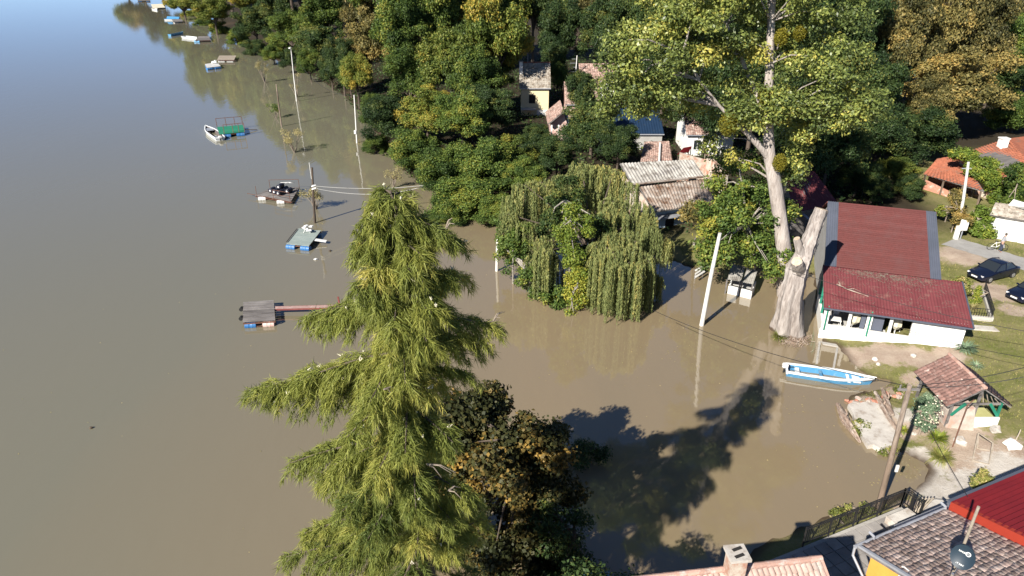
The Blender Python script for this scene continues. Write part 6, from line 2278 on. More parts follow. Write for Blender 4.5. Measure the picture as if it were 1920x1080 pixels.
for i in range(12):
    y = lerp(ky0 + 0.02, ky1 - 0.02, (i + 0.5) / 12)
    mb = MB()
    mb.tube([(kxm, y - 0.17, kr + 0.035), (kxm, y + 0.17, kr + 0.05)], [0.12, 0.10], 8)
    mb.build("ridge_tile", MT['pink_tile_piece'], ks, True)
for x in (kx0 + 0.45, kxm + 0.05, kx1 - 0.45):
    for y in (ky0 + 0.25, ky1 - 0.3):
        zt = ke + (kr - ke) * (1 - abs(x - kxm) / ((kx1 - kx0) / 2)) - 0.12
        mb = MB()
        mb.b2((x - 0.06, y - 0.06, 0.2), (x + 0.06, y + 0.06, zt))
        mb.build("post", MT['grey_wood'] if x < 28 else MT['green_paint'], ks, True)
for a, b in ((V(kx0 + 0.5, ky0 + 0.18, 1.35), V(kx0 + 1.15, ky0 + 0.18, 2.2)), (V(kx1 - 0.5, ky0 + 0.18, 1.3), V(kx1 - 1.15, ky0 + 0.18, 2.15))):
    mb = MB()
    mb.bar(a, b, 0.07, 0.16)
    mb.build("brace", MT['green_paint'], ks, True)
mb = MB()
mb.bar(V(kx0 + 0.3, ky0 + 0.25, 2.12), V(kx1 - 0.3, ky0 + 0.25, 2.12), 0.09, 0.12)
mb.build("tie_beam", MT['grey_wood'], ks, True)
for i in range(4):
    mb = MB()
    mb.bar(V(kxm + 0.15 + i * 0.28, ky0 + 0.3, 2.9 - i * 0.15), V(kxm + 0.4 + i * 0.3, ky0 + 0.3, 2.15), 0.04)
    mb.build("strut", MT['pale_wood'], ks, True)
mb = MB()
mb.b2((kxm + 0.02, ky0 + 0.02, 0.3), (kx1 - 0.42, ky0 + 0.12, 1.28))
mb.build("front_panel", MT['white_paint'], ks, True)
mb = MB()
mb.b2((kxm + 0.05, ky0 + 0.35, 0.98), (kx1 - 0.45, ky0 + 2.2, 1.04))
mb.build("inner_table", MT['yellow_board'], ks, True)
mb = MB()
mb._add([(kx0 + 0.4, ky0 + 0.1, 0.2), (kxm - 0.02, ky0 - 0.35, 0.2), (kxm - 0.02, ky0 + 0.2, 1.85), (kx0 + 0.4, ky0 + 0.35, 1.5), (kx0 + 0.4, ky0 + 1.9, 0.2), (kxm - 0.02, ky0 + 1.9, 0.2), (kxm - 0.02, ky0 + 1.9, 1.9), (kx0 + 0.4, ky0 + 1.9, 1.5)],
        [(0, 1, 2, 3), (4, 7, 6, 5), (0, 4, 5, 1), (3, 2, 6, 7), (0, 3, 7, 4), (1, 5, 6, 2)])
mb.build("masonry_oven", MT['stone'], ks, True)

# ------------------------------------------------------------------ driftwood bank, slab, stones
sl = MB()
pts = [(1590, 758), (1600, 753), (1612, 755), (1630, 752), (1648, 757), (1660, 762), (1670, 778), (1680, 800), (1684, 815), (1680, 832), (1662, 836), (1650, 841), (1638, 833), (1628, 834), (1618, 818), (1613, 806), (1602, 790), (1600, 775)]
sl.poly([G(a, b, 0.30) for a, b in pts], 0.35)
o = sl.build("concrete_slab", MT['slab_pale'])
o["kind"] = "structure"
for pth, rad, lab, seed in [([(1570, 757, 0.12), (1583, 785, 0.2), (1598, 806, 0.2), (1613, 829, 0.1)], [0.10, 0.21, 0.19, 0.07], "pale split driftwood log at the water edge of the slab", 4),
                            ([(1641, 735, 0.5), (1655, 762, 0.5), (1668, 785, 0.45), (1690, 818, 0.4)], [0.09, 0.16, 0.12, 0.07], "long reddish driftwood trunk across the back of the slab", 5),
                            ([(1654, 728, 0.8), (1662, 752, 0.6), (1674, 778, 0.5)], [0.08, 0.15, 0.1], "short reddish driftwood piece lying against the long trunk", 6)]:
    P_ = [G(a, b, z) for a, b, z in pth]
    t = thing("driftwood_log", lab, "log", tuple(P_[0]))
    mb, e, d, r = swirl_tube(P_, rad, 14, seed, groove=0.16)
    mb.build("trunk", MT['drift_wood'], t, True)
    mb = MB()
    m = P_[1]
    mb.tube([m, m + V(0.15, 0.1, 0.3), m + V(0.1, 0.3, 0.5)], [0.07, 0.05, 0.02], 6)
    mb.build("branch_stub", MT['drift_wood'], t, True)


def rock(name, label, p, s, seed, mat, cat="stone", group=None, squash=0.6):
    r = np.random.default_rng(seed)
    bm = bmesh.new()
    bmesh.ops.create_icosphere(bm, subdivisions=2, radius=1)
    for v in bm.verts:
        k = 1 + 0.22 * math.sin(v.co.x * 3 + seed) * math.cos(v.co.y * 3.3 + seed * 2) + 0.12 * r.normal()
        v.co = Vector((v.co.x * s * k, v.co.y * s * k * 0.85, v.co.z * s * k * squash))
    me = bpy.data.meshes.new(name)
    bm.to_mesh(me)
    bm.free()
    me.materials.append(MT[mat])
    o = link_mesh(name, me)
    o.location = p
    o.rotation_euler = (0, 0, r.random() * 6)
    return tag(o, label, cat, group)


rk = np.random.default_rng(12)
srow = []
for i in range(26):
    t_ = rk.random()
    px, py = lerp(1588, 1694, t_) + rk.normal() * 3, lerp(752, 738, t_) + rk.normal() * 4
    p = G(px, py, 0.35)
    srow.append(rock("bank_stone", "reddish broken stone in the rubble row behind the pale slab", (p.x, p.y, max(H1(p.x, p.y), 0) + 0.08), rk.uniform(0.10, 0.22), 200 + i, 'brick' if rk.random() < 0.6 else 'stone', group="rubble row behind the slab"))
ordinals(srow, "{} reddish broken stone of the rubble row behind the pale slab, counting from the water", lambda o: o.location.x)
for i, (px, py, s, lab) in enumerate([(1640, 675, 0.22, "pale flat stone on the grass in front of the restaurant"), (1646, 684, 0.16, "smaller pale stone beside the flat one on the grass"), (1865, 808, 0.34, "squared pale stone block at the kiosk's corner"),
                                      (1800, 830, 0.34, "broken white block under the kiosk oven"), (1713, 815, 0.16, "round white stone beside the shadow of the wooden pole"), (1712, 668, 0.2, "pale rubble stone by the twig at the restaurant wall"), (1897, 838, 0.46, "large angular white rock on the sandy path")]):
    p = on_ground(px, py)
    rock("pale_stone", lab, (p.x, p.y, p.z + s * 0.3), s, 300 + i, 'slab_pale' if i != 6 else 'white_wall', squash=0.75)
p = on_ground(1904, 826)
mb = MB()
mb.tube([V(0, 0, 0), V(0.05, 0, 0.5), V(0.1, 0.05, 0.75)], [0.035, 0.03, 0.02], 6)
o = mb.build("wooden_stake", MT['pale_wood'])
o.location = p
tag(o, "short wooden stake stuck beside the large white rock", "stake")
p = on_ground(1786, 838)
mb = MB()
mb.tube([V(0, 0, -0.2), V(0, 0, 1.4), V(0.03, 0, 2.9)], 0.035, 6)
mb.tube([V(0.03, 0, 2.9), V(0.3, 0, 3.3)], 0.03, 6)
o = mb.build("iron_post", MT['rust_metal'])
o.location = p
tag(o, "thin rusty iron post in front of the kiosk", "post")
# frame of old timber on the sand
fr = thing("timber_frame", "empty frame of weathered timber lying on the sand below the kiosk", "frame", tuple(on_ground(1840, 850)))
A = [on_ground(1823, 864), on_ground(1854, 871), on_ground(1861, 846), on_ground(1832, 841)]
B = [p + V(0, 0, 0.55) for p in A]
for a, b in ((A[0], B[3] + V(0, .3, .3)), (A[1], B[2] + V(0, .2, -.1)), (B[3] + V(0, .3, .3), A[3]), (B[2] + V(0, .2, -.1), A[2]), (A[3], A[2]), (A[0], A[1]), (B[3] + V(0, .3, .3), B[2] + V(0, .2, -.1))):
    mb = MB()
    mb.bar(a + V(0, 0, .04), b, 0.055)
    mb.build("beam", MT['pale_wood'], fr, True)

# flooded steps beside the boat
fs_ = thing("flooded_steps", "pale concrete steps disappearing under the water between cut trunk and boat", "steps", tuple(G(1548, 665)))
for a, b in (((1537, 640), (1531, 682)), ((1570, 652), (1563, 690))):
    p, e = G(*a, 0.06), G(*b, 0.015)
    mb = MB()
    mb.slab([p + V(-0.08, 0, 0), p + V(0.08, 0, 0), e + V(0.08, 0, 0), e + V(-0.08, 0, 0)], 0.3)
    mb.build("cheek", MT['concrete'], fs_, True)
mb = MB()
p, e = G(1540, 640, 0.10), G(1568, 645, 0.10)
mb.slab([p, e, e + V(0, -0.35, 0), p + V(0, -0.35, 0)], 0.4)
mb.build("top_step", MT['concrete'], fs_, True)


# ------------------------------------------------------------------ garden plants on the bank
def rosette(name, label, p, n, L, w, mat, seed, up=0.35, cat="plant", droop=0.35):
    r = np.random.default_rng(seed)
    vs, ts = [], []
    for i in range(n):
        a = r.random() * 6.28
        e = r.uniform(0.05, 1.25) * up * 2.2
        d = np.array([math.cos(a), math.sin(a), e])
        d /= np.linalg.norm(d)
        l = L * r.uniform(0.65, 1.1)
        s = np.array([-math.sin(a), math.cos(a), 0]) * w
        o = np.array([r.normal() * 0.06, r.normal() * 0.06, 0.05])
        m = o + d * l * 0.55
        t_ = o + d * l - np.array([0, 0, droop * l * (1 - d[2])])
        vs += [o - s * 0.7, o + s * 0.7, m + s, m - s, m - s, m + s, t_ + s * 0.1, t_ - s * 0.1]
        ts += [np.clip(r.normal(0.5, 0.2), 0, 1)] * 8
    me = array_mesh(name, np.array(vs), np.arange(len(vs)).reshape(-1, 4), MT[mat], np.array(ts))
    t = thing(name, label, cat, tuple(p))
    link_mesh("leaves", me, t)
    mb = MB()
    mb.cyl((0, 0, -0.1), 0.09, 0.25, 8, 0.05)
    mb.build("stem", MT['twig'], t)
    return t


rosette("yucca", "large spiky silver-green yucca at the restaurant's corner", on_ground(1808, 655), 190, 1.0, 0.026, 'leaf_silver', 1)
rosette("yucca", "small spiky yucca on the lawn behind the kiosk roof", on_ground(1830, 688), 80, 0.6, 0.018, 'leaf_silver', 2)
rosette("grass_tussock", "larger yellow-green grass tussock on the sandy spit", on_ground(1762, 862), 520, 0.95, 0.012, 'grass', 3, up=0.6, cat="grass tussock", droop=0.6)
rosette("grass_tussock", "greener grass tussock behind the larger yellow one", on_ground(1757, 826), 420, 0.8, 0.012, 'leaf_lime', 4, up=0.6, cat="grass tussock", droop=0.5)
rosette("grass_tussock", "small bright tussock beside the wooden pole's shadow", on_ground(1692, 810), 200, 0.5, 0.010, 'leaf_lime', 5, up=0.6, cat="grass tussock", droop=0.5)
rosette("grass_tussock", "dry yellow tussock in the bed beside the restaurant", on_ground(1822, 580), 160, 0.7, 0.012, 'leaf_pale', 6, up=0.6, cat="grass tussock", droop=0.5)
rosette("sedge_clump", "green sedge clump at the foot of the cut trunk", G(1460, 634, 0.05), 300, 0.75, 0.014, 'grass', 7, up=0.5, cat="plant")


def bush(name, label, centre_px, Yd, specs, leafm, seed, per=180, leaf=0.06, rc_=(0.25, 0.42), tn=0.45, base=None, cat="bush", limbs=10):
    q = AT(*centre_px, Yd)
    sp = [(q + V(*o), e, k) for o, e, k in specs]
    cl = ellip_clumps(np.random.default_rng(seed), sp, rc_, (tn, 0.2))
    b = Vector((q.x, q.y, H1(q.x, q.y))) if base is None else base
    return custom_tree(name, label, tuple(b), cl, [([b, b.lerp(q, 0.5), q], [0.06, 0.05, 0.03])], leafm, 'twig', per, leaf, seed + 1, cat=cat, limbs=limbs)


t = bush("flowering_bush", "silver-green bush dotted with pale flowers against the kiosk roof", (1738, 770), 33.0, [((0, 0, -0.2), (0.6, 0.6, 1.0), 20), ((0.1, 0.2, 0.6), (0.5, 0.5, 0.5), 8)], 'leaf_silver', 401, 230, 0.05, tn=0.3)
mb = MB()
rf = np.random.default_rng(8)
q = AT(1738, 770, 33.0)
for _ in range(36):
    d = unit(rf.normal(size=3))
    d[1] = -abs(d[1])
    p = q + V(d[0] * 0.8, d[1] * 0.8, d[2] * 1.1)
    mb.tube([p, p + V(0, 0, 0.04), p + V(0, 0, 0.08)], [0.015, 0.05, 0.02], 6)
o = mb.build("blossoms", MT['cream_cloth'], t, True)
o["kind"] = "stuff"
bush("yellow_bush", "yellow-green twiggy bush rising above the corner of the red roof", (1845, 905), 26.3, [((0, 0, 0), (0.55, 0.5, 0.45), 14), ((0.1, 0, 0.4), (0.5, 0.4, 0.25), 6)], 'grass', 405, 150, 0.05, (0.2, 0.32), 0.6)
bush("thuja", "slim light green thuja in the bed beside the restaurant", (1830, 558), 48.5, [((0, 0, -0.2), (0.25, 0.25, 0.75), 12), ((0, 0, 0.5), (0.12, 0.12, 0.45), 4)], 'leaf_lime', 409, 220, 0.05, (0.22, 0.3), 0.5)
bush("fern_bush", "feathery olive bush between the restaurant roof and the dark car", (1805, 535), 49.5, [((0, 0, 0), (0.7, 0.6, 0.6), 14)], 'grass', 413, 200, 0.07, (0.3, 0.45), 0.35)
bush("rusty_hedge", "rusty brown dried conifer hedge behind the grey roof edge", (1797, 390), 63.0, [((0, -1.0, -0.9), (0.65, 0.9, 0.9), 14), ((0.1, 0.3, 0.2), (0.6, 0.9, 1.0), 16), ((0.4, 1.2, 0.9), (0.5, 0.7, 0.7), 10)], 'leaf_brown', 417, 200, 0.08, (0.3, 0.5), 0.7)
bush("road_bush", "leafy green bush between the rusty hedge and the white garage", (1836, 412), 62.5, [((0, 0, 0), (1.0, 0.9, 1.3), 24), ((0.2, -0.6, -0.8), (1.0, 0.7, 0.6), 10)], 'leaf_lime', 421, 210, 0.11, (0.35, 0.55), 0.15)
bush("roof_vine", "bright green vine creeping over the orange and terracotta roofs", (1838, 318), 73.0, [((-1.4, 1.6, 1.2), (1.4, 1.0, 0.5), 18), ((0.2, 0.2, 0.3), (1.7, 1.0, 0.8), 28), ((1.6, -1.2, -0.9), (1.5, 0.9, 1.1), 26), ((2.1, -1.8, -2.4), (1.4, 0.9, 1.2), 20), ((0.6, -1.0, -0.6), (1.2, 0.8, 0.8), 14)], 'leaf_lime', 425, 210, 0.10, (0.4, 0.6), 0.3, cat="vine")
bush("garden_tree", "dark green garden tree in front of the orange roof's end", (1912, 335), 67.5, [((0, 0, 0), (1.3, 1.0, 1.5), 22), ((0.6, -0.8, -1.8), (1.4, 1.0, 1.2), 16), ((-1.0, -1.4, -2.6), (1.2, 0.9, 0.9), 12)], 'leaf_green', 429, 240, 0.12, (0.45, 0.7), 0.5, cat="tree")
bush("yard_bush", "low green bush on the rubble in front of the brick shed", (1780, 388), 66.0, [((0, 0, -0.4), (1.2, 0.8, 0.4), 12)], 'leaf_green', 433, 160, 0.08, (0.25, 0.4), 0.6)
for px, py, lab, sd_ in [(1690, 735, "dark green weed clump behind the utility pole top", 441), (1607, 800, "green weeds along the edge of the pale slab", 442), (1618, 812, "green weeds at the slab's wet corner", 443), (1660, 848, "weeds between the slab and the wooden pole", 444), (1565, 970, "weeds on the bank under the black railing", 445), (1610, 958, "yellow-green weeds by the foot of the wooden pole", 446)]:
    p = on_ground(px, py)
    bush("weed_clump", lab, (px, py), p.y, [((0, 0, 0.15), (0.6, 0.35, 0.2), 7)], 'grass', sd_, 90, 0.06, (0.18, 0.3), 0.3, cat="weeds", limbs=4)

# bank grass
rg_ = np.random.default_rng(99)
n = 52000
gxs = rg_.uniform(16, 50, n)
gys = rg_.uniform(25, 62, n)
dd_ = shore_dist(gxs, gys)


def near(spots):
    v = np.zeros(n)
    for px, py, r in spots:
        p = G(px, py, 0.7)
        v = np.maximum(v, np.exp(-((gxs - p.x) ** 2 + (gys - p.y) ** 2) / (r * r)))
    return v


bm_ = near([(1600, 655, 1.6), (1660, 655, 1.7), (1720, 665, 1.6), (1780, 665, 1.3), (1860, 555, 2.2), (1800, 490, 2.4), (1830, 850, 2.6), (1900, 860, 2.4), (1790, 800, 2.0), (1700, 790, 1.3), (1830, 895, 1.9), (1760, 900, 1.9), (1900, 880, 2.2), (1800, 930, 1.9), (1740, 850, 1.7), (1640, 790, 1.6)])
ok = (dd_ > 0.15) & (rg_.random(n) > bm_ * 1.6) & (seg_dist(gxs, gys, ROAD) > 1.6)
# keep the house floors clear
lx = (gxs - O.x) * math.cos(-RZ) - (gys - O.y) * math.sin(-RZ)
ly = (gxs - O.x) * math.sin(-RZ) + (gys - O.y) * math.cos(-RZ)
ok &= ~((lx > -0.3) & (lx < 9.3) & (ly > -0.2) & (ly < 18)) & ~((gxs > 25.6) & (gxs < 28.8) & (gys > 33.2) & (gys < 37))
gxs, gys = gxs[ok], gys[ok]
gz = hz(gxs, gys)
n = len(gxs)
a = rg_.random(n) * 6.28
hgt = rg_.uniform(0.05, 0.16, n)
w = 0.018
base = np.stack([gxs, gys, gz - 0.01], 1)
sv = np.stack([np.cos(a), np.sin(a), np.zeros(n)], 1) * w
lean = np.stack([rg_.normal(size=n) * 0.06, rg_.normal(size=n) * 0.06, hgt], 1)
v = np.stack([base - sv, base + sv, base + lean], 1).reshape(-1, 3)
tn = np.clip(0.45 + 0.25 * np.sin(gxs * 0.7) * np.cos(gys * 0.9) + 0.18 * rg_.normal(size=n), 0, 1)
o = link_mesh("bank_grass", array_mesh("bank_grass", v, np.arange(3 * n).reshape(-1, 3), MT['grass'], np.repeat(tn, 3)))
o["kind"] = "stuff"
tag(o, "short patchy green and dry grass on the bank", "grass")
# dry twigs caught round the cut trunk
mb = MB()
rt = np.random.default_rng(17)
for _ in range(170):
    p = G(1492 + rt.normal() * 14, 640 + rt.normal() * 6, 0.03)
    a = rt.random() * 6.28
    L_ = rt.uniform(0.2, 0.8)
    e = p + V(math.cos(a) * L_, math.sin(a) * L_, rt.uniform(0, 0.35))
    mb.tube([p, p.lerp(e, 0.5) + V(0, 0, 0.06), e], [0.014, 0.01, 0.005], 3, cap=False)
o = mb.build("washed_up_twigs", MT['drift_wood'])
o["kind"] = "stuff"
tag(o, "brown twigs washed up against the foot of the cut trunk", "twigs")
for px, py, s, lab in [(592, 487, 0.16, "small pale float drifting below the grey-green raft"), (619, 471, 0.14, "small dark float drifting beside the grey-green raft"), (171, 803, 0.10, "tiny dark piece of flotsam on the open water")]:
    p = G(px, py, 0.0)
    rock("flotsam", lab, (p.x, p.y, 0.05), s, px, 'white_plastic' if px == 592 else 'pole_wood', "flotsam")

# leaves and bits drifting near the bank
rl_ = np.random.default_rng(23)
pts_ = []
for (cx, cy, sx, sy, k) in [(1560, 860, 90, 60, 60), (1400, 690, 120, 50, 50), (1000, 640, 90, 50, 40), (1250, 650, 60, 30, 40), (1690, 890, 35, 15, 40), (820, 460, 50, 30, 25), (300, 700, 180, 200, 40), (1480, 760, 60, 40, 30)]:
    for _ in range(k):
        p = G(cx + rl_.normal() * sx, cy + rl_.normal() * sy, 0.0)
        if shore_dist(np.array([p.x]), np.array([p.y]))[0] < -0.3:
            pts_.append((p.x, p.y, 0.012))
pts_ = np.array(pts_)
k = len(pts_)
nn_ = unit(np.array([0, 0, 1.0]) + 0.06 * rl_.normal(size=(k, 3)))
v, f, tt = leaf_arrays(pts_, nn_, rl_.uniform(0.025, 0.065, k), 0.55, rl_, rl_.random(k), 0.1)
o = link_mesh("drifting_leaves", array_mesh("drifting_leaves", v, f, MT['leaf_pale'], tt))
o["kind"] = "stuff"
tag(o, "small fallen leaves drifting on the muddy water", "leaves")

# ------------------------------------------------------------------ parked cars
def car(label, p, head):
    t = thing("parked_car", label, "car", tuple(p), head)
    # stations along x (front at +x): x, floor, sill, belt z, roof z (None where there is no cabin), half width, half roof width
    st = [(2.20, 0.34, 0.55, 0.60, 0.62), (2.12, 0.24, 0.60, 0.68, 0.76), (1.75, 0.20, 0.62, 0.76, 0.84), (1.15, 0.20, 0.64, 0.84, 0.87), (0.75, 0.20, 0.64, 0.90, 0.88), (-0.2, 0.20, 0.65, 0.93, 0.88), (-1.1, 0.20, 0.65, 0.95, 0.88), (-1.6, 0.20, 0.66, 0.96, 0.87), (-2.0, 0.26, 0.66, 0.93, 0.82), (-2.2, 0.36, 0.62, 0.86, 0.72)]
    vs, fs = [], []
    for x, zf, zs, zb, hw in st:
        vs += [(x, -hw * 0.88, zf), (x, -hw, zs), (x, -hw * 0.97, zb - 0.06), (x, -hw * 0.86, zb), (x, 0, zb + 0.035), (x, hw * 0.86, zb), (x, hw * 0.97, zb - 0.06), (x, hw, zs), (x, hw * 0.88, zf)]
    n = 9
    for i in range(len(st) - 1):
        for k in range(n - 1):
            fs.append((i * n + k, i * n + k + 1, (i + 1) * n + k + 1, (i + 1) * n + k))
        fs.append((i * n + n - 1, i * n, (i + 1) * n, (i + 1) * n + n - 1))
    fs += [tuple(range(n)), tuple((len(st) - 1) * n + k for k in range(n))]
    mb = MB()
    mb._add(vs, fs)
    body = mb.build("body", MT['car_paint'], t, smooth=True)
    # cabin: glass house with pillars and roof
    lo = [(0.92, 0.76, 0.885), (-0.25, 0.80, 0.935), (-1.62, 0.74, 0.955)]
    hi = [(0.18, 0.58, 1.40), (-0.35, 0.60, 1.44), (-1.05, 0.57, 1.39)]
    mb = MB()
    vs = []
    for (x, w, z), (x2, w2, z2) in zip(lo, hi):
        vs += [(x, -w, z), (x2, -w2, z2), (x2, w2, z2), (x, w, z)]
    mb._add(vs, [(0, 4, 5, 1), (4, 8, 9, 5), (3, 2, 6, 7), (7, 6, 10, 11), (0, 1, 2, 3), (8, 11, 10, 9), (0, 3, 7, 4), (4, 7, 11, 8)])
    mb.build("windows", MT['glass'], t)
    mb = MB()
    mb._add([(hi[0][0] + .03, -0.6, 1.405), (hi[0][0] + .03, 0.6, 1.405), (-0.35, 0.62, 1.45), (-1.08, 0.59, 1.395), (-1.08, -0.59, 1.395), (-0.35, -0.62, 1.45),
             (hi[0][0], -0.5, 1.44), (hi[0][0], 0.5, 1.44), (-0.35, 0.5, 1.485), (-1.02, 0.48, 1.43), (-1.02, -0.48, 1.43), (-0.35, -0.5, 1.485)],
            [(6, 7, 8, 11), (11, 8, 9, 10), (0, 1, 7, 6), (1, 2, 8, 7), (2, 3, 9, 8), (3, 4, 10, 9), (4, 5, 11, 10), (5, 0, 6, 11)])
    mb.build("roof", MT['car_paint'], t, smooth=True)
    mb = MB()
    for s in (-1, 1):
        for (x, w, z), (x2, w2, z2) in zip(lo, hi):
            mb.bar(V(x, s * (w + 0.005), z), V(x2, s * (w2 + 0.01), z2 + 0.01), 0.06, 0.05)
        mb.bar(V(hi[0][0], s * 0.6, 1.41), V(-0.35, s * 0.615, 1.452), 0.05)
        mb.bar(V(-0.35, s * 0.615, 1.452), V(-1.05, s * 0.585, 1.40), 0.05)
    mb.build("pillars", MT['car_paint'], t)
    for x in (1.38, -1.32):
        for s in (-1, 1):
            mb = MB()
            mb.tube([(x, s * 0.66, 0.31), (x, s * 0.68, 0.31), (x, s * 0.86, 0.31), (x, s * 0.88, 0.31)], [0.28, 0.31, 0.31, 0.28], 20)
            w_ = mb.build("wheel", MT['rubber'], t, smooth=True)
            mb = MB()
            mb.tube([(x, s * 0.87, 0.31), (x, s * 0.892, 0.31)], [0.20, 0.18], 14)
            mb.build("rim", MT['alloy'], w_)
    for s in (-1, 1):
        mb = MB()
        mb.box((2.10, s * 0.56, 0.62), (0.16, 0.30, 0.12), rz=-s * 0.35)
        mb.build("headlight", MT['headlight'], t, bevel=0.02)
        mb = MB()
        mb.box((0.62, s * 0.96, 0.93), (0.12, 0.2, 0.12))
        mb.build("mirror", MT['car_paint'], t, bevel=0.03)
    part("number_plate", 'white_paint', t, [((2.195, -0.26, 0.40), (2.225, 0.26, 0.51))])
    part("grille", 'black_metal', t, [((2.14, -0.35, 0.535), (2.205, 0.35, 0.60))])
    return t


c1 = G(1860, 516, 1.3)
c1.z = H1(c1.x, c1.y) - 0.01
car("black saloon car parked between the road and the restaurant bed", c1, math.atan2(-0.36, -0.93))
c2 = G(1935, 555, 1.3)
c2.z = H1(c2.x, c2.y) - 0.01
car("dark blue-black car cut off by the picture edge on the lawn", c2, math.atan2(-0.36, -0.93))

# ------------------------------------------------------------------ cyclist
bp = on_ground(1868, 470)
brz = math.atan2(-0.25, 1.0)
bk = thing("bicycle", "pale bicycle held by the person in grey on the road", "bicycle", tuple(bp + V(0, 0, 0.02)), brz)


def torus(parent, c, R, r, name, mat):
    mb = MB()
    n = 24
    mb.tube([Vector(c) + V(math.cos(2 * math.pi * i / n) * R, 0, math.sin(2 * math.pi * i / n) * R) for i in range(n + 1)], r, 6, cap=False)
    return mb.build(name, MT[mat], parent)


for x in (-0.53, 0.53):
    w_ = torus(bk, (x, 0, 0.34), 0.32, 0.022, "wheel", 'rubber')
    mb = MB()
    for k in range(6):
        a = k * math.pi / 6
        mb.bar(V(x - math.cos(a) * 0.3, 0, 0.34 - math.sin(a) * 0.3), V(x + math.cos(a) * 0.3, 0, 0.34 + math.sin(a) * 0.3), 0.006)
    mb.build("spokes", MT['alloy'], w_)
mb = MB()
for a, b in (((-0.53, 0, 0.34), (-0.08, 0, 0.32)), ((-0.53, 0, 0.34), (-0.18, 0, 0.78)), ((-0.08, 0, 0.32), (-0.2, 0, 0.85)), ((-0.08, 0, 0.32), (0.38, 0, 0.80)), ((-0.17, 0, 0.72), (0.36, 0, 0.86)), ((0.53, 0, 0.34), (0.34, 0, 0.98))):
    mb.tube([a, b], 0.022, 6)
mb.build("frame", MT['white_paint'], bk)
mb = MB()
mb.box((-0.2, 0, 0.89), (0.26, 0.15, 0.06))
mb.build("saddle", MT['rubber'], bk, bevel=0.02)
mb = MB()
mb.tube([(0.26, -0.28, 1.02), (0.34, -0.1, 1.03), (0.34, 0.1, 1.03), (0.26, 0.28, 1.02)], 0.016, 6)
mb.build("handlebar", MT['alloy'], bk)
mb = MB()
mb.tube([(-0.08, -0.16, 0.2), (-0.08, 0.16, 0.44)], 0.02, 6)
mb.build("pedals", MT['black_metal'], bk)


def skin_mesh(name, pts, edges, radii, mat, parent, root=0):
    me = bpy.data.meshes.new(name)
    me.from_pydata(pts, edges, [])
    o = bpy.data.objects.new(name, me)
    COL.objects.link(o)
    bpy.context.view_layer.objects.active = o
    sk = o.modifiers.new("skin", 'SKIN')
    for i, r in enumerate(radii):
        v = me.skin_vertices[0].data[i]
        v.radius = (r, r)
        v.use_root = (i == root)
    sb_ = o.modifiers.new("sub", 'SUBSURF')
    sb_.levels = sb_.render_levels = 2
    dg = bpy.context.evaluated_depsgraph_get()
    m2 = bpy.data.meshes.new_from_object(o.evaluated_get(dg))
    bpy.data.objects.remove(o)
    m2.materials.clear()
    m2.materials.append(MT[mat])
    m2.polygons.foreach_set("use_smooth", np.ones(len(m2.polygons), bool))
    return link_mesh(name, m2, parent)


pe = thing("person", "person in grey shirt and dark trousers standing astride a bicycle on the road", "person", tuple(bp + V(0.08, -0.30, 0.02)), brz)
# skeleton: pelvis, spine, head, arms to the handlebar, legs
P_ = [(0, 0, 0.92), (0.02, 0, 1.10), (0.06, 0, 1.32), (0.09, 0, 1.46), (0.11, 0, 1.54), (0.13, 0, 1.66), (0.14, 0, 1.76),
      (0.06, 0.18, 1.41), (0.16, 0.24, 1.16), (0.32, 0.30, 1.02), (0.37, 0.30, 1.02),
      (0.06, -0.18, 1.41), (0.14, -0.25, 1.16), (0.28, -0.02, 1.04), (0.33, 0.02, 1.03),
      (0.0, 0.10, 0.86), (0.05, 0.13, 0.48), (-0.02, 0.14, 0.08), (0.12, 0.15, 0.03),
      (0.0, -0.10, 0.86), (0.06, -0.13, 0.48), (0.0, -0.14, 0.08), (0.14, -0.15, 0.03)]
E_ = [(0, 1), (1, 2), (2, 3), (3, 4), (4, 5), (5, 6), (2, 7), (7, 8), (8, 9), (9, 10), (2, 11), (11, 12), (12, 13), (13, 14), (0, 15), (15, 16), (16, 17), (17, 18), (0, 19), (19, 20), (20, 21), (21, 22)]
R_ = [0.14, 0.135, 0.15, 0.075, 0.055, 0.095, 0.07, 0.07, 0.05, 0.035, 0.03, 0.07, 0.05, 0.035, 0.03, 0.10, 0.065, 0.045, 0.04, 0.10, 0.065, 0.045, 0.04]
skin_mesh("body", P_, E_, R_, 'skin', pe)
sp_ = [P_[i] for i in (0, 1, 2, 3, 7, 8, 11, 12)]
skin_mesh("shirt", sp_, [(0, 1), (1, 2), (2, 3), (2, 4), (4, 5), (2, 6), (6, 7)], [0.165, 0.16, 0.175, 0.08, 0.095, 0.07, 0.095, 0.07], 'shirt_grey', pe)
tp_ = [(0, 0, 0.97), P_[0]] + [P_[i] for i in (15, 16, 17, 19, 20, 21)]
skin_mesh("trousers", tp_, [(0, 1), (1, 2), (2, 3), (3, 4), (1, 5), (5, 6), (6, 7)], [0.155, 0.165, 0.12, 0.085, 0.065, 0.12, 0.085, 0.065], 'trousers', pe, 1)
mb = MB()
mb.tube([(0.09, 0, 1.66), (0.10, 0, 1.73), (0.11, 0, 1.81), (0.12, 0, 1.845)], [0.105, 0.112, 0.085, 0.02], 12)
mb.build("hair", MT['hair'], pe, smooth=True)

# ------------------------------------------------------------------ small things by the road
p = on_ground(1791, 448)
t = thing("gate_post", "white gate post with white box at the end of the rusty hedge", "post", tuple(p))
part("post", 'white_wall', t, [((-0.16, -0.16, -0.1), (0.16, 0.16, 1.3))])
part("box", 'white_plastic', t, [((0.18, -0.2, 0.9), (0.75, 0.25, 1.9))], 0.04)
part("box_leg", 'galvanised', t, [((0.42, -0.04, -0.1), (0.5, 0.04, 0.91))])
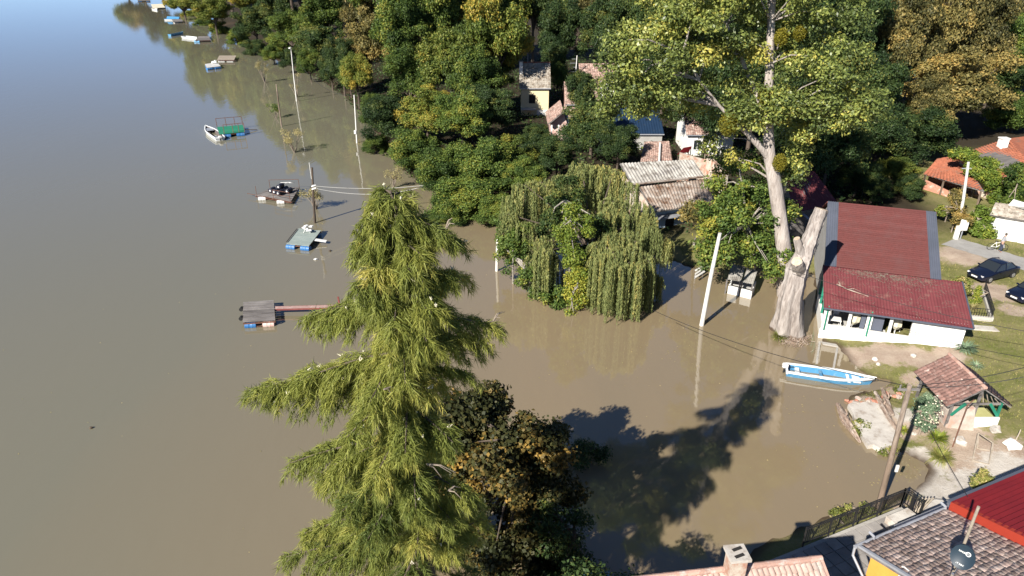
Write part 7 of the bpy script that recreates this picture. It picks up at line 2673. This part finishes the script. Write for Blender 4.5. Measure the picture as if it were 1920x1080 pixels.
# garden bed with railing beside the restaurant
bd = thing("garden_bed", "raised garden bed with pale kerb and iron railing beside the restaurant", "garden bed", tuple(on_ground(1835, 585)))
cs = [on_ground(1842, 548), on_ground(1858, 602), on_ground(1815, 598)]
for a, b in zip(cs[:-1], cs[1:]):
    mb = MB()
    d = (b - a).normalized()
    s = V(-d.y, d.x, 0) * 0.12
    mb.slab([a + s + V(0, 0, .3), b + s + V(0, 0, .3), b - s + V(0, 0, .3), a - s + V(0, 0, .3)], 0.5, (0, 0, -1))
    mb.build("kerb", MT['concrete'], bd, True)
    L_ = (b - a).length
    for k in range(int(L_ / 0.16)):
        p = a.lerp(b, (k + 0.5) / int(L_ / 0.16))
        mb = MB()
        mb.bar(p + V(0, 0, .28), p + V(0, 0, .95), 0.022)
        mb.build("baluster", MT['black_metal'], bd, True)
    mb = MB()
    mb.bar(a + V(0, 0, .95), b + V(0, 0, .95), 0.035)
    mb.build("hand_rail", MT['black_metal'], bd, True)
mb = MB()
p, e = on_ground(1818, 612), on_ground(1866, 616)
mb.slab([p + V(0, .2, .06), e + V(0, .2, .06), e + V(0, -.5, .06), p + V(0, -.5, .06)], 0.3)
o = mb.build("pale_walkway", MT['slab_pale'])
o["kind"] = "structure"

# ------------------------------------------------------------------ terrace with black railing
TZ = 1.3
g_ = [G(1505, 1022, TZ), G(1688, 948, TZ), G(1722, 972, TZ)]
gd = (g_[1] - g_[0]).normalized()
gn = V(gd.y, -gd.x, 0)
ter = thing("terrace", "shaded paved terrace behind the black railing", "terrace", (15, 23, 0))
mb = MB()
a, b = g_[0] - gd * 3.5, g_[1] + gd * 0.1
mb.slab([a + V(0, 0, -.12), b + V(0, 0, -.12), b + gn * 2.2 + V(0, 0, -.12), a + gn * 6 + V(0, 0, -.12)], 1.6, (0, 0, -1))
mb.build("base_wall", MT['concrete'], ter, True)
rt2 = np.random.default_rng(5)
W_ = (b - a).length
nx_, ny_ = int(W_ / 0.62), 8
me_p = None
for i in range(nx_):
    for j in range(ny_):
        c = a + gd * (W_ * (i + 0.5) / nx_) + gn * (0.2 + 0.62 * (j + 0.5))
        if j > 1 and i > nx_ * 0.8:
            continue
        if me_p is None:
            mb = MB()
            mb.box((0, 0, 0), (0.60, 0.60, 0.08))
            o = mb.build("paving_slab", MT['paving'], ter)
            me_p = o.data
        else:
            o = link_mesh("paving_slab", me_p, ter)
        o.location = c - ter.location + V(0, 0, -0.10 + 0.006 * rt2.normal())
        o.rotation_euler = (0, 0, math.atan2(gd.y, gd.x))
rl = thing("black_railing", "black iron railing along the terrace edge above the water", "railing", tuple(g_[1]))
for a, b in ((g_[0], g_[1]), (g_[1], g_[2])):
    L_ = (b - a).length
    for zz in (0.12, 0.93, 1.05):
        mb = MB()
        mb.bar(a + V(0, 0, zz), b + V(0, 0, zz), 0.04)
        mb.build("hand_rail", MT['black_metal'], rl, True)
    n = int(L_ / 0.11)
    mb = MB()
    mb.bar(V(0, 0, 0.12), V(0, 0, 0.93), 0.018)
    o0 = mb.build("baluster", MT['black_metal'], rl, True)
    me_b = o0.data
    for k in range(n):
        p = a.lerp(b, (k + 0.5) / n)
        o = o0 if k == 0 else link_mesh("baluster", me_b, rl, True)
        o.matrix_basis = Matrix.Translation(p)
    m = max(2, int(L_ / 1.5))
    for k in range(m + 1):
        p = a.lerp(b, k / m)
        mb = MB()
        mb.bar(p + V(0, 0, -0.1), p + V(0, 0, 1.1), 0.06)
        mb.build("railing_post", MT['black_metal'], rl, True)
bl = thing("concrete_bench", "pale concrete kerb block inside the corner of the black railing", "concrete block", tuple(g_[1]))
a, b = g_[1] - gd * 1.6 + gn * 0.45, g_[1] - gd * 0.15 + gn * 0.45
mb = MB()
mb.slab([a + V(0, 0, .32), b + V(0, 0, .32), b + gn * 0.5 + V(0, 0, .32), a + gn * 0.5 + V(0, 0, .32)], 0.45, (0, 0, -1))
mb.build("block", MT['slab_pale'], bl, True)
sp2 = MB()
pl = [G(1728, 950, 0.9), G(1752, 936, 0.9), G(1790, 938, 0.9), G(1784, 955, 0.9), G(1735, 975, 0.9)]
sp2.poly(pl, 0.5)
o = sp2.build("earth_patch_kerb", MT['slab_pale'])
tag(o, "pale kerbed patch of ground between the railing and the red roof", "kerb")
lg = thing("plank_pile", "few loose pale sticks leaning at the end of the black railing", "sticks", tuple(G(1715, 958, 0.9)))
for k in range(5):
    mb = MB()
    p = G(1712 + 3 * k, 962, 0.95)
    mb.bar(p, p + V(0.25 + 0.1 * k, 0.25, 0.75), 0.05)
    mb.build("stick", MT['pale_wood'], lg, True)

# ------------------------------------------------------------------ house with brown tiled roof, orange gable, red roof beside it
bh = thing("brown_roof_house", "house with brown tiled roof, orange gable and galvanised gutter below the terrace", "house", (16, 19, 0.8))
gz_ = 4.2
P1, P2 = G(1612, 1026, gz_), G(1777, 956, gz_)
ed = (P2 - P1).normalized()
en = V(ed.y, -ed.x, 0)
rise = 0.24
SL = 6.0
up_ = en * SL + V(0, 0, rise * SL)
rq3 = [P1 + up_, P2 + up_, P2, P1]
mb = MB()
mb.slab([p - V(0, 0, 0.05) for p in (rq3[0], rq3[1], rq3[2], rq3[3])], 0.12, (0, 0, -1))
mb.build("roof_deck", MT['grey_wood'], bh, True)
tiled([rq3[1], rq3[0], rq3[3], rq3[2]], 0.18, 0.26, "roof_tile", MT['brown_tile'], bh, 51, hump=0.07, jit=1.8)
mb = MB()
gp_ = [P1 - ed * 0.15 - en * 0.1 + V(0, 0, -0.02), P2 - en * 0.1 + V(0, 0, -0.02)]
mb.tube(gp_, 0.085, 10)
mb.build("gutter", MT['galvanised'], bh, True)
mb = MB()
mb.tube([gp_[0], gp_[0] + V(-0.05, -0.1, -0.35), gp_[0] + en * 0.9 + V(0, 0, -1.2), gp_[0] + en * 0.95 + V(0, 0, -2.9)], 0.055, 8)
mb.build("downpipe", MT['galvanised'], bh, True)
mb = MB()
mb.bar(P1 + V(0, 0, 0.06) - ed * 0.03, P1 + up_ + V(0, 0, 0.06) - ed * 0.03, 0.12, 0.10)
mb.build("verge_strip", MT['galvanised'], bh, True)
a, b = P1 + ed * 0.35 + en * 0.35, P1 + up_ + ed * 0.35
mb = MB()
mb.poly([V(a.x, a.y, 0.5), V(b.x, b.y, 0.5), V(b.x, b.y, b.z - 0.25), V(a.x, a.y, gz_ + 0.35 * rise - 0.25)], 0.3, ed)
mb.build("gable_wall", MT['orange_wall'], bh, True)
a2, b2 = P1 + en * 0.5 + ed * 0.66, P2 + en * 0.5
wall_quad(bh, a2, b2, 0.5, gz_ - 0.05, 0.3, 'white_wall', inward=en, name="front_wall")
wc = a.lerp(b, 0.30)
wc.z = 4.2
window(bh, wc - ed * 0.02, en, -ed, 0.8, 0.9)
mb = MB()
p = P1 + en * 0.9 - ed * 0.5
mb.slab([V(p.x, p.y, 2.2), V(p.x, p.y, 2.2) + en * 1.4, V(p.x, p.y, 2.2) + en * 1.4 + ed * 0.8, V(p.x, p.y, 2.2) + ed * 0.8], 0.08)
mb.build("side_canopy", MT['galvanised'], bh, True)
for k in (0.16, 0.98):
    gm = MB()
    p = P1.lerp(P2, k) - en * 0.06
    gm.tube([p + V(0, 0, 0.06), p + V(0, 0, 0.16), p - en * 0.25 + V(0, 0, 0.2)], 0.06, 7)
    gm.build("gutter_bracket", MT['galvanised'], bh, True)

rh = thing("red_roof_house", "house with ribbed bright red sheet roof adjoining the brown tiled one", "house", (21, 20, 0.8))
rz_ = 0.35
Q1 = P2 + ed * 0.05 + V(0, 0, rz_)
Q2 = G(1990, 868, gz_ + rz_)
Q2 = Q1 + ed * ((Q2 - Q1).length)
rq4 = [Q2 + up_, Q1 + up_, Q1, Q2]
mb = MB()
mb.slab([p - V(0, 0, 0.05) for p in rq4], 0.1, (0, 0, -1))
mb.build("roof_deck", MT['grey_wood'], rh, True)
# ribs run level across the slope
nrb = 24
mb = MB()
for k in range(nrb):
    v0, v1 = k / nrb, (k + 0.96) / nrb
    a, b = bil(rq4, 0, v0), bil(rq4, 1, v0)
    c, d = bil(rq4, 1, v1), bil(rq4, 0, v1)
    mb.cur = 0.5 + 0.12 * math.sin(k * 1.9)
    mb._add([a, b, c + V(0, 0, 0.12), d + V(0, 0, 0.12), c + V(0, 0, 0.0), d + V(0, 0, 0.0)], [(0, 1, 2, 3), (3, 2, 4, 5)])
o = mb.build("roof_sheet", MT['bright_red_sheet'], rh, True)
mb = MB()
mb.slab([Q1 + V(0, 0, 0.08) - ed * 0.02, Q1 + up_ + V(0, 0, 0.08) - ed * 0.02, Q1 + up_ + V(0, 0, -0.42) - ed * 0.02, Q1 + V(0, 0, -0.40) - ed * 0.02], 0.05, ed)
mb.slab([Q1 + V(0, 0, 0.085) - ed * 0.03, Q1 + up_ + V(0, 0, 0.085) - ed * 0.03, Q1 + up_ + V(0, 0, 0.085) + ed * 0.2, Q1 + V(0, 0, 0.085) + ed * 0.2], 0.02)
mb.build("fascia", MT['red_fascia'], rh, True)
a2, b2 = Q1 + en * 0.6, Q2 + en * 0.6
wall_quad(rh, a2, b2, 0.5, gz_ + 0.1, 0.3, 'white_wall', inward=en, name="front_wall")
mb = MB()
mb.bar(Q1 - en * 0.08, Q2 - en * 0.08, 0.16, 0.14)
mb.build("gutter", MT['grey_metal'], rh, True)
ps = thing("porch_strip", "narrow bluish canopy along the wall below the gutters", "canopy", tuple(P2))
mb = MB()
p, e = P2 - en * 0.15 - ed * 1.6, P2 - en * 0.15 + ed * 2.2
mb.slab([V(p.x, p.y, 3.4), V(e.x, e.y, 3.4), V(e.x, e.y, 3.0) - en * 0.9, V(p.x, p.y, 3.0) - en * 0.9], 0.06)
mb.build("sheet", MT['galvanised'], ps, True)
mb = MB()
for q_ in (p, e):
    mb.bar(V(q_.x, q_.y, 3.3), V(q_.x, q_.y, 3.1) + en * 0.7, 0.06)
mb.build("brackets", MT['black_metal'], ps, True)

# satellite dish on its mast
mt_ = AT(1835, 950, 18.2)
base_z = (P1.z + rise * ((V(mt_.x, mt_.y, 0) - V(P1.x, P1.y, 0)).dot(en)))
dh = thing("satellite_dish", "dark blue satellite dish with white lettering on a tall pale mast", "satellite dish", (mt_.x, mt_.y, base_z))
mb = MB()
mb.tube([V(mt_.x, mt_.y, base_z - 0.3), mt_], 0.05, 10)
mb.build("mast", MT['pale_wood'], dh, True)
dc = AT(1805, 1045, 17.75)
nrm = (Vector((0, 0, CAM_H)) - dc).normalized()
nrm = (nrm + V(-0.55, -0.35, -0.15)).normalized()
sx_ = V(0, 0, 1).cross(nrm).normalized()
sy_ = nrm.cross(sx_)
mb = MB()
n, m = 28, 5
vs = [dc - nrm * 0.10]
for j in range(1, m + 1):
    for k in range(n):
        a = 2 * math.pi * k / n
        q_ = j / m
        vs.append(dc + sx_ * math.cos(a) * 0.38 * q_ + sy_ * math.sin(a) * 0.46 * q_ - nrm * 0.10 * (1 - q_ * q_))
fs = [(0, 1 + k, 1 + (k + 1) % n) for k in range(n)]
for j in range(m - 1):
    for k in range(n):
        fs.append((1 + j * n + k, 1 + (j + 1) * n + k, 1 + (j + 1) * n + (k + 1) % n, 1 + j * n + (k + 1) % n))
vs += [v - nrm * 0.025 for v in vs]
o_ = len(vs) // 2
fs += [tuple(o_ + i for i in reversed(f)) for f in fs]
mb._add(vs, fs)
mb.build("reflector", MT['dish_blue'], dh, True, smooth=True)
mb = MB()
mb.bar(dc - nrm * 0.12, V(mt_.x, mt_.y, dc.z - 0.05), 0.07)
mb.build("bracket", MT['galvanised'], dh, True)
mb = MB()
mb.tube([dc - sy_ * 0.44, dc - sy_ * 0.6 + nrm * 0.25, dc - sy_ * 0.5 + nrm * 0.5], 0.018, 6)
mb.tube([dc - sy_ * 0.5 + nrm * 0.46, dc - sy_ * 0.49 + nrm * 0.58], 0.045, 8)
mb.build("feed_arm", MT['grey_metal'], dh, True)


def dish_text(txt, off, size):
    cu = bpy.data.curves.new("lettering", 'FONT')
    cu.body = txt
    cu.size = size
    cu.align_x = 'CENTER'
    cu.align_y = 'CENTER'
    cu.extrude = 0.004
    tmp = bpy.data.objects.new("lettering", cu)
    COL.objects.link(tmp)
    dg = bpy.context.evaluated_depsgraph_get()
    me = bpy.data.meshes.new_from_object(tmp.evaluated_get(dg))
    bpy.data.objects.remove(tmp)
    me.materials.clear()
    me.materials.append(MT['white_paint'])
    o = link_mesh("lettering", me, dh, True)
    r_ = math.hypot(off[0] / 0.38, off[1] / 0.46)
    o.matrix_basis = Matrix.Translation(dc + sx_ * off[0] + sy_ * off[1] - nrm * (0.10 * (1 - r_ * r_) - 0.035)) @ Matrix((sx_, sy_, nrm)).transposed().to_4x4()


dish_text("total", (-0.08, 0.17), 0.12)
dish_text("TV", (0.11, 0.17), 0.085)
dish_text("rT BBC", (0.0, -0.29), 0.085)
mb = MB()
c = dc + sx_ * 0.11 + sy_ * 0.17 - nrm * 0.055
ring = [c + (sx_ * math.cos(a) + sy_ * math.sin(a)) * 0.072 for a in [2 * math.pi * k / 20 for k in range(21)]]
mb.tube(ring, 0.016, 5, cap=False)
mb.build("emblem_ring", MT['white_paint'], dh, True)

# ------------------------------------------------------------------ house with pale tiled ridge at the bottom
ph = thing("pale_tile_house", "house with pale pinkish tiled roof and grey chimney at the bottom edge", "house", (9, 18, 0.6))
R1, R2 = G(1180, 1090, 6.5), G(1538, 1049, 6.5)
rd = (R2 - R1).normalized()
rn = V(rd.y, -rd.x, 0)
dn = rn * 4.2 + V(0, 0, -2.1)
qa = [R1, R2, R2 + dn, R1 + dn]
mb = MB()
mb.slab([p - V(0, 0, 0.05) for p in qa], 0.1, (0, 0, -1))
mb.build("roof_deck", MT['grey_wood'], ph, True)
tiled(qa, 0.20, 0.34, "roof_tile", MT['pink_tile'], ph, 61, hump=0.32, jit=1.3)
nr_ = 17
for k in range(nr_):
    p, e = R1.lerp(R2, k / nr_), R1.lerp(R2, (k + 1.12) / nr_)
    mb = MB()
    mb.tube([p + V(0, 0, 0.04), e + V(0, 0, 0.07)], [0.13, 0.10], 9)
    mb.build("ridge_tile", MT['pink_tile_piece'], ph, True)
mb = MB()
mb.bar(R2 + rd * 0.02 + V(0, 0, 0.02), R2 + dn + rd * 0.02 + V(0, 0, 0.02), 0.09, 0.14)
mb.build("verge_strip", MT['pink_tile_piece'], ph, True)
cc = G(1378, 1062, 6.9)
mb = MB()
mb.box(cc + V(0, 0, -0.2), (0.55, 0.55, 1.5), rz=0.1)
ck = mb.build("chimney", MT['old_plaster'], ph, True)
mb = MB()
mb.box(cc + V(0, 0, 0.60), (0.72, 0.72, 0.12), rz=0.1)
mb.build("chimney_cap", MT['slab_pale'], ck, True)
mb = MB()
for s in (-0.15, 0.15):
    mb.box(cc + V(0.02, s, 0.665), (0.36, 0.12, 0.02), rz=0.4)
mb.build("flue_opening", MT['dark_inside'], ck, True)
mb = MB()
a, b = R1 + rd * 0.4, R2 - rd * 0.35
mb.slab([V(a.x, a.y, -0.6), V(b.x, b.y, -0.6), V(b.x, b.y, 6.3), V(a.x, a.y, 6.3)], 0.25, rn)
mb.build("back_wall", MT['white_wall'], ph, True)
mb = MB()
mb.poly([V(b.x, b.y, 0.3) + rn * 0.26, V(b.x, b.y, 6.2) + rn * 0.26, V(b.x, b.y, 4.4) + rn * 3.8, V(b.x, b.y, 0.3) + rn * 3.8], 0.25, -rd)
mb.build("end_wall", MT['white_wall'], ph, True)
# pale blue upturned boat end in the shade
ub = G(1108, 1085, 0.5)
t = thing("upturned_boat", "pale blue upturned boat end in the shade at the bottom edge", "boat", tuple(ub), 0.2)
mb = MB()
vs, fs = [], []
n, m = 9, 7
for i in range(m):
    u = i / (m - 1)
    for k in range(n):
        a = math.pi * k / (n - 1)
        vs.append((-0.3 + 1.1 * u, math.cos(a) * 0.55 * (1 - 0.4 * u * u) - 0.2, math.sin(a) * 0.5 * (1 - 0.3 * u)))
for i in range(m - 1):
    for k in range(n - 1):
        fs.append((i * n + k, i * n + k + 1, (i + 1) * n + k + 1, (i + 1) * n + k))
fs.append(tuple(range(n)))
mb._add(vs, fs)
mb.build("hull", MT['boat_blue'], t, smooth=True)
part("keel", 'boat_white', t, [((-0.3, -0.24, 0.48), (0.5, -0.16, 0.54))])
